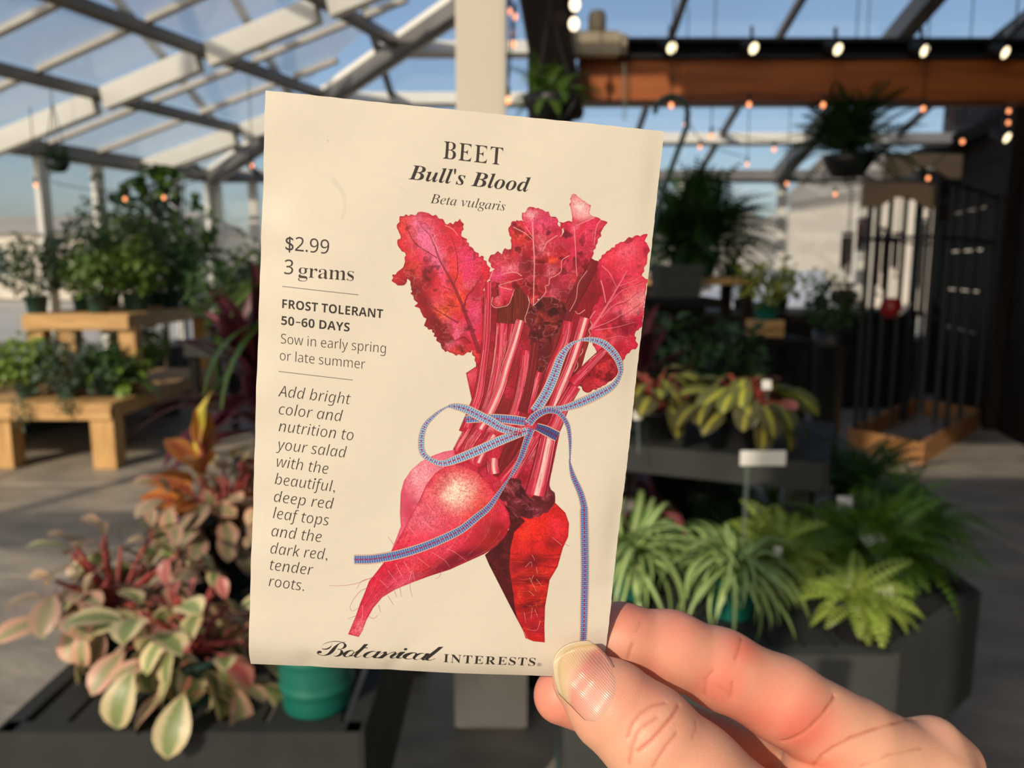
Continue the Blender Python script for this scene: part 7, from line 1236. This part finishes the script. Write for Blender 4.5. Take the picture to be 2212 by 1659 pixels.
HAND_CREASES = [
 ([(87.35, -76.1, 1.55), (90.04, -73.35, 3.23), (93.53, -69.74, 3.28), (97.4, -66.8, 1.13), (100.51, -65.51, -1.95)], 1.0),
 ([(96.21, -83.03, 0.79), (96.62, -78.28, 3.31), (98.75, -75.56, 4.05), (103.21, -72.94, 3.67), (109.15, -71.78, 1.95), (116.63, -71.96, -1.36), (129.39, -76.98, -11.64)], 0.75),
 ([(105.76, -79.4, 5.3), (112.56, -76.38, 4.85), (123.4, -76.88, 0.96)], 0.4),
 ([(54.76, -58.18, 16.25), (52.65, -58.77, 19.15), (50.77, -59.67, 20.77), (48.4, -61.52, 22.31), (47.33, -62.64, 22.78), (45.73, -64.01, 22.91), (44.78, -65.03, 22.83)], 0.8),
 ([(51.34, -57.23, 16.83), (48.38, -57.34, 17.97), (45.5, -58.43, 19.39), (43.71, -60.34, 20.52), (42.73, -62.9, 21.3)], 0.55),
 ([(48.91, -58.85, 19.97), (46.2, -60.19, 20.94), (44.51, -62.11, 21.66), (43.6, -64.61, 22.16), (43.31, -68.25, 22.36)], 0.55),
 ([(53.13, -61.16, 21.57), (50.71, -63.11, 23.28), (49.04, -65.4, 24.08), (47.97, -67.64, 24.26)], 0.55),
 ([(58.67, -61.23, 17.26), (58.15, -61.89, 19.16), (56.76, -62.56, 21.05)], 0.3),
 ([(47.74, -53.33, -0.35), (47.09, -54.94, 0.07), (46.79, -56.73, 0.14)], 0.5),
 ([(50.09, -49.37, -3.88), (48.82, -50.6, -2.11)], 0.3),
 ([(77.3, -54.05, -7.67), (75.42, -54.96, -3.73), (73.81, -56.48, -1.55)], 0.6),
 ([(68.14, -59.08, -0.14), (66.59, -61.13, 0.07), (66.94, -65.82, -0.67)], 0.5),
 ([(72.8, -61.38, 0.97), (72.75, -65.01, 1.1)], 0.5),
 ([(69.82, -62.72, 0.73), (72.42, -64.48, 1.12)], 0.35),
]
HAND_REDS = [(48.26, -49.84, -8.0, 10, .6), (54.2, -60.7, -8.0, 9, .8), (59.32, -54.23, -8.0, 12, .45), (76.84, -54.34, -4.0, 8, .7), (71.4, -62.65, -2.0, 9, .8), (81.05, -70.28, 0.0, 14, .6), (90.93, -71.68, 2.0, 10, .9), (89.84, -81.9, 0.0, 8, .6), (32.38, -74.21, -10.0, 10, .8), (98.16, -81.62, 0.0, 8, .5), (36.95, -55.32, 18.0, 8, .35), (49.29, -52.77, 16.0, 7, .4), (57.72, -64.09, 20.0, 14, .15)]
def smin(a, b, k):
    h = np.maximum(k-np.abs(a-b), 0)/k; return np.minimum(a, b)-h*h*k*.25
def hand_sdf(P):
    def chain(name, k=2.0):
        d = None
        for (a, b) in zip(HAND_BONES[name][:-1], HAND_BONES[name][1:]):
            A, B = np.array(a[:3]), np.array(b[:3]); ba = B-A; pa = P-A
            h = np.clip(pa@ba/(ba@ba), 0, 1); e = np.sqrt(((pa-h[..., None]*ba)**2).sum(-1))-(a[3]+(b[3]-a[3])*(h*h*(3-2*h)*.4+h*.6))
            d = e if d is None else smin(d, e, k)
        return d
    palm = chain('palm', 4)
    for nme, k in (('palm_b', 6), ('palm_c', 6), ('palm_d', 6), ('thenar', 7), ('wrist', 8), ('web', 4), ('pad', 2.2), ('knuckle', 4)): palm = smin(palm, chain(nme, 4), k)
    ix, th = chain('index', 3), chain('thumb', 3); rest = smin(chain('middle', 3), smin(chain('ring', 3), chain('little', 3), .6), .6)
    # the thumb's back is flatter where the nail sits
    d = smin(smin(ix, palm, 1.6), smin(rest, palm, 3), .7)
    return smin(d, smin(th, palm, 5) if False else th, .9)
def poly_dist(P, pts):
    d = np.full(len(P), 1e9); pts = np.array(pts)
    for a, b in zip(pts[:-1], pts[1:]):
        e = b-a; h = np.clip((P-a)@e/(e@e), 0, 1); d = np.minimum(d, np.linalg.norm(P-a-h[:, None]*e, axis=1))
    return d
def surface_net(f, lo, hi, h):
    ax = [np.arange(lo[i], hi[i], h) for i in range(3)]; S = [len(a) for a in ax]
    G = np.empty(S, np.float32)
    for i in range(S[0]):
        Y, Z = np.meshgrid(ax[1], ax[2], indexing='ij'); G[i] = f(np.stack([np.full(Y.shape, ax[0][i]), Y, Z], -1))
    s = G < 0; c = np.zeros([n-1 for n in S], np.int8)
    for a in (0, 1):
        for b in (0, 1):
            for d in (0, 1): c += s[a:S[0]-1+a, b:S[1]-1+b, d:S[2]-1+d]
    act = (c > 0) & (c < 8); idx = np.full(c.shape, -1); idx[act] = np.arange(act.sum())
    V = np.stack(np.nonzero(act), 1)*h+h/2+np.array(lo); F = []
    for axis in range(3):
        a = [slice(1, -1)]*3; a[axis] = slice(0, -1); b = list(a); b[axis] = slice(1, None)
        s0, s1 = s[tuple(a)], s[tuple(b)]; i, j, k = np.nonzero(s0 != s1); fl = s0[i, j, k]
        I = np.stack([i, j, k], 1); o = [m for m in range(3) if m != axis]; I[:, o] += 1
        def cell(d1, d2):
            q = I.copy(); q[:, o[0]] -= d1; q[:, o[1]] -= d2; return idx[q[:, 0], q[:, 1], q[:, 2]]
        Q = np.stack([cell(1, 1), cell(0, 1), cell(0, 0), cell(1, 0)], 1)
        if axis == 1: Q = Q[:, ::-1]
        Q[~fl] = Q[~fl][:, ::-1]; F.append(Q)
    F = np.vstack(F); return V, F[(F >= 0).all(1)]
def project(f, V, it=3):
    e = .05
    for _ in range(it):
        d = f(V); g = np.stack([f(V+np.eye(3)[i]*e)-f(V-np.eye(3)[i]*e) for i in range(3)], 1); g /= np.linalg.norm(g, axis=1)[:, None]+1e-9
        V = V-g*np.clip(d, -1.2, 1.2)[:, None]
    return V, g
def split_quads(V, F):
    E = np.sort(np.stack([F, np.roll(F, -1, 1)], -1).reshape(-1, 2), 1); U, inv = np.unique(E, axis=0, return_inverse=True); inv = inv.reshape(-1, 4)
    n = len(V); m = n+len(U); W = np.vstack([V, V[U].mean(1), V[F].mean(1)]); c = np.arange(len(F))+m; e = inv+n
    return W, np.vstack([np.stack([F[:, i], e[:, i], c, e[:, i-1]], 1) for i in range(4)])
V, F = surface_net(hand_sdf, (22, -212, -46), (234, -40, 46), 1.5)
V, _ = project(hand_sdf, V, 3); V, F = split_quads(V, F); V, _ = project(hand_sdf, V, 1)
near = V[:, 1] > -100
V, F = split_quads(V, F); V, g = project(hand_sdf, V, 1)
red = np.zeros(len(V)); cre = np.zeros(len(V))
for x, y, z, r, a in HAND_REDS: red = np.maximum(red, a*np.exp(-(((V-np.array([x, y, z]))**2).sum(1))/(r*r)*1.4))
for pts, wgt in HAND_CREASES:
    d = poly_dist(V, pts); ok = d < 6
    dep = np.where(ok, wgt*np.exp(-(d/.42)**2), 0); cre = np.maximum(cre, dep); soft = np.where(ok, wgt*.5*np.exp(-(d/1.8)**2), 0)
    V = V-g*(dep*.34+soft*.32)[:, None]
hm = bpy.data.meshes.new('hand'); hm.vertices.add(len(V)); hm.vertices.foreach_set('co', (V/1000).astype(np.float32).ravel())
hm.loops.add(F.size); hm.loops.foreach_set('vertex_index', F.astype(np.int32).ravel()); hm.polygons.add(len(F)); hm.polygons.foreach_set('loop_start', np.arange(0, F.size, 4, dtype=np.int32)); hm.polygons.foreach_set('loop_total', np.full(len(F), 4, np.int32))
hm.polygons.foreach_set('use_smooth', np.ones(len(F), bool)); hm.update(calc_edges=True)
ca = hm.color_attributes.new('skin', 'FLOAT_COLOR', 'POINT'); ca.data.foreach_set('color', np.stack([red, cre, np.zeros(len(V)), np.ones(len(V))], 1).astype(np.float32).ravel())
sk, t, p = nodes('skin'); L = t.links.new; N = t.nodes.new
at_ = N('ShaderNodeVertexColor'); at_.layer_name = 'skin'; sp = N('ShaderNodeSeparateColor'); L(at_.outputs[0], sp.inputs[0])
tc = N('ShaderNodeTexCoord'); nz = N('ShaderNodeTexNoise'); nz.inputs['Scale'].default_value = 120; nz.inputs['Detail'].default_value = 5; L(tc.outputs['Object'], nz.inputs['Vector'])
ra = N('ShaderNodeMath'); ra.operation = 'MULTIPLY_ADD'; L(nz.outputs['Fac'], ra.inputs[0]); ra.inputs[1].default_value = .45; L(sp.outputs[0], ra.inputs[2])
rr = N('ShaderNodeValToRGB'); e = rr.color_ramp.elements; e[0].position = .12; e[0].color = (.77, .42, .275, 1); e[1].position = 1.05 if False else 1.0; e[1].color = (.74, .21, .145, 1); m_ = e.new(.5); m_.color = (.77, .33, .225, 1); L(ra.outputs[0], rr.inputs[0])
cm = N('ShaderNodeMixRGB'); L(sp.outputs[1], cm.inputs[0]); L(rr.outputs[0], cm.inputs[1]); cm.inputs[2].default_value = (.56, .17, .10, 1); L(cm.outputs[0], p.inputs['Base Color'])
p.inputs['Roughness'].default_value = .46; p.inputs['Subsurface Weight'].default_value = .22; p.inputs['Subsurface Radius'].default_value = (1, .35, .2); p.inputs['Subsurface Scale'].default_value = .003; p.inputs['Specular IOR Level'].default_value = .45
wv = N('ShaderNodeTexWave'); wv.inputs['Scale'].default_value = 520; wv.inputs['Distortion'].default_value = 5; wv.inputs['Detail'].default_value = 2; wv.inputs['Detail Scale'].default_value = .25; wv.inputs['Distortion'].default_value = 45; wv.inputs['Detail Scale'].default_value = .7; L(tc.outputs['Object'], wv.inputs['Vector'])
vo = N('ShaderNodeTexVoronoi'); vo.inputs['Scale'].default_value = 1100; L(tc.outputs['Object'], vo.inputs['Vector'])
ad = N('ShaderNodeMath'); ad.operation = 'MULTIPLY_ADD'; L(vo.outputs[0], ad.inputs[0]); ad.inputs[1].default_value = 1.3; L(wv.outputs['Fac'], ad.inputs[2])
bp = N('ShaderNodeBump'); bp.inputs['Strength'].default_value = .16; bp.inputs['Distance'].default_value = .00014; L(ad.outputs[0], bp.inputs['Height']); L(bp.outputs[0], p.inputs['Normal'])
hm.materials.append(sk)
hand = put('hand', hm); hand.matrix_world = PK
tag(hand, "fair-skinned hand pinching the packet's lower right corner between thumb and index finger", 'hand')
# thumbnail: a curved plate bedded on the back of the thumb tip
c0, tip = np.array([38.9, -58.2]), np.array([28.4, -51.9]); ax_ = (tip-c0)/np.hypot(*(tip-c0)); sd = np.array([ax_[1], -ax_[0]]); ln = np.hypot(*(tip-c0))
def ray_z(x, y):
    z = np.full(x.shape, 30.0)
    for _ in range(60): z = z-np.clip(hand_sdf(np.stack([x, y, z], -1)), -1, 2)*.9
    return z
ns, nt_ = 30, 24; nb = MB(); s_, tt = np.meshgrid(np.linspace(0, 1, ns+1), np.linspace(-1, 1, nt_+1), indexing='ij')
wid = 6.3*(1-.08*(1-s_)**2); s2 = .10*np.abs(tt)**3*(1-s_)+s_*(1.0-.36*np.abs(tt)**2.2)
X_, Y_ = c0[0]+ax_[0]*s2*ln+sd[0]*tt*wid, c0[1]+ax_[1]*s2*ln+sd[1]*tt*wid
ht = ray_z(X_, Y_); hit = ht > 7.5; ht = np.where(hit, ht, 7.5)
for _ in range(3):                                      # ease the plate where it leaves the flesh at the free edge
    pad = np.pad(ht, 1, mode='edge'); ht = np.maximum(ht, (pad[:-2, 1:-1]+pad[2:, 1:-1]+pad[1:-1, :-2]+pad[1:-1, 2:])/4)
Z_ = ht+.28-.40*np.clip(1-s_/.14, 0, 1)**1.5-.45*np.clip((np.abs(tt)-.74)/.26, 0, 1)**2*np.clip(1.2-s_, 0, 1)
nb.v = [(x/1000, y/1000, z/1000) for x, y, z in zip(X_.ravel(), Y_.ravel(), Z_.ravel())]; uv = list(zip((tt*.5+.5).ravel(), s_.ravel()))
for j in range(ns):
    for i in range(nt_): a = j*(nt_+1)+i; nb.f.append((a, a+1, a+nt_+2, a+nt_+1)); nb.sm.add(len(nb.f)-1)
nm, t, p = nodes('nail'); L = t.links.new; N = t.nodes.new; u = N('ShaderNodeUVMap'); s_ = N('ShaderNodeSeparateXYZ'); L(u.outputs[0], s_.inputs[0])
# pale free edge shaped like a smile, pink bed, faint pale moon at the root
d1 = N('ShaderNodeMath'); d1.operation = 'SUBTRACT'; L(s_.outputs[0], d1.inputs[0]); d1.inputs[1].default_value = .5; d2 = N('ShaderNodeMath'); d2.operation = 'POWER'; d3 = N('ShaderNodeMath'); d3.operation = 'ABSOLUTE'; L(d1.outputs[0], d3.inputs[0]); L(d3.outputs[0], d2.inputs[0]); d2.inputs[1].default_value = 2.5
d4 = N('ShaderNodeMath'); d4.operation = 'MULTIPLY_ADD'; L(d2.outputs[0], d4.inputs[0]); d4.inputs[1].default_value = .55; L(s_.outputs[1], d4.inputs[2])
r = N('ShaderNodeValToRGB'); e = r.color_ramp.elements; e[0].position = .05; e[0].color = (.68, .40, .30, 1); e[1].position = .97; e[1].color = (.66, .54, .36, 1)
for pos, c in ((.25, (.70, .34, .26, 1)), (.62, (.68, .28, .215, 1)), (.74, (.68, .45, .29, 1)), (.86, (.62, .46, .26, 1)), (.90, (.55, .40, .21, 1)), (.93, (.66, .53, .34, 1))): x = e.new(pos); x.color = c
L(d4.outputs[0], r.inputs[0]); L(r.outputs[0], p.inputs['Base Color']); p.inputs['Roughness'].default_value = .26; p.inputs['Subsurface Weight'].default_value = .15; p.inputs['Subsurface Scale'].default_value = .002
wv = N('ShaderNodeTexWave'); wv.bands_direction = 'X'; wv.inputs['Scale'].default_value = 9; wv.inputs['Distortion'].default_value = 1.2; wv.inputs['Detail'].default_value = 3; L(u.outputs[0], wv.inputs['Vector'])
bp = N('ShaderNodeBump'); bp.inputs['Strength'].default_value = .25; bp.inputs['Distance'].default_value = .0002; L(wv.outputs['Fac'], bp.inputs['Height']); L(bp.outputs[0], p.inputs['Normal'])
nme = nb.mesh('thumbnail', nm); l = nme.uv_layers.new(name='UVMap'); idx = np.empty(len(nme.loops), int); nme.loops.foreach_get('vertex_index', idx); l.data.foreach_set('uv', np.array(uv)[idx].ravel())
nail = put('thumbnail', nme, hand); sm_ = nail.modifiers.new('thickness', 'SOLIDIFY'); sm_.thickness = .0005; sm_.offset = -1
tag(nail, 'short unpainted thumbnail with a pale yellowish free edge')
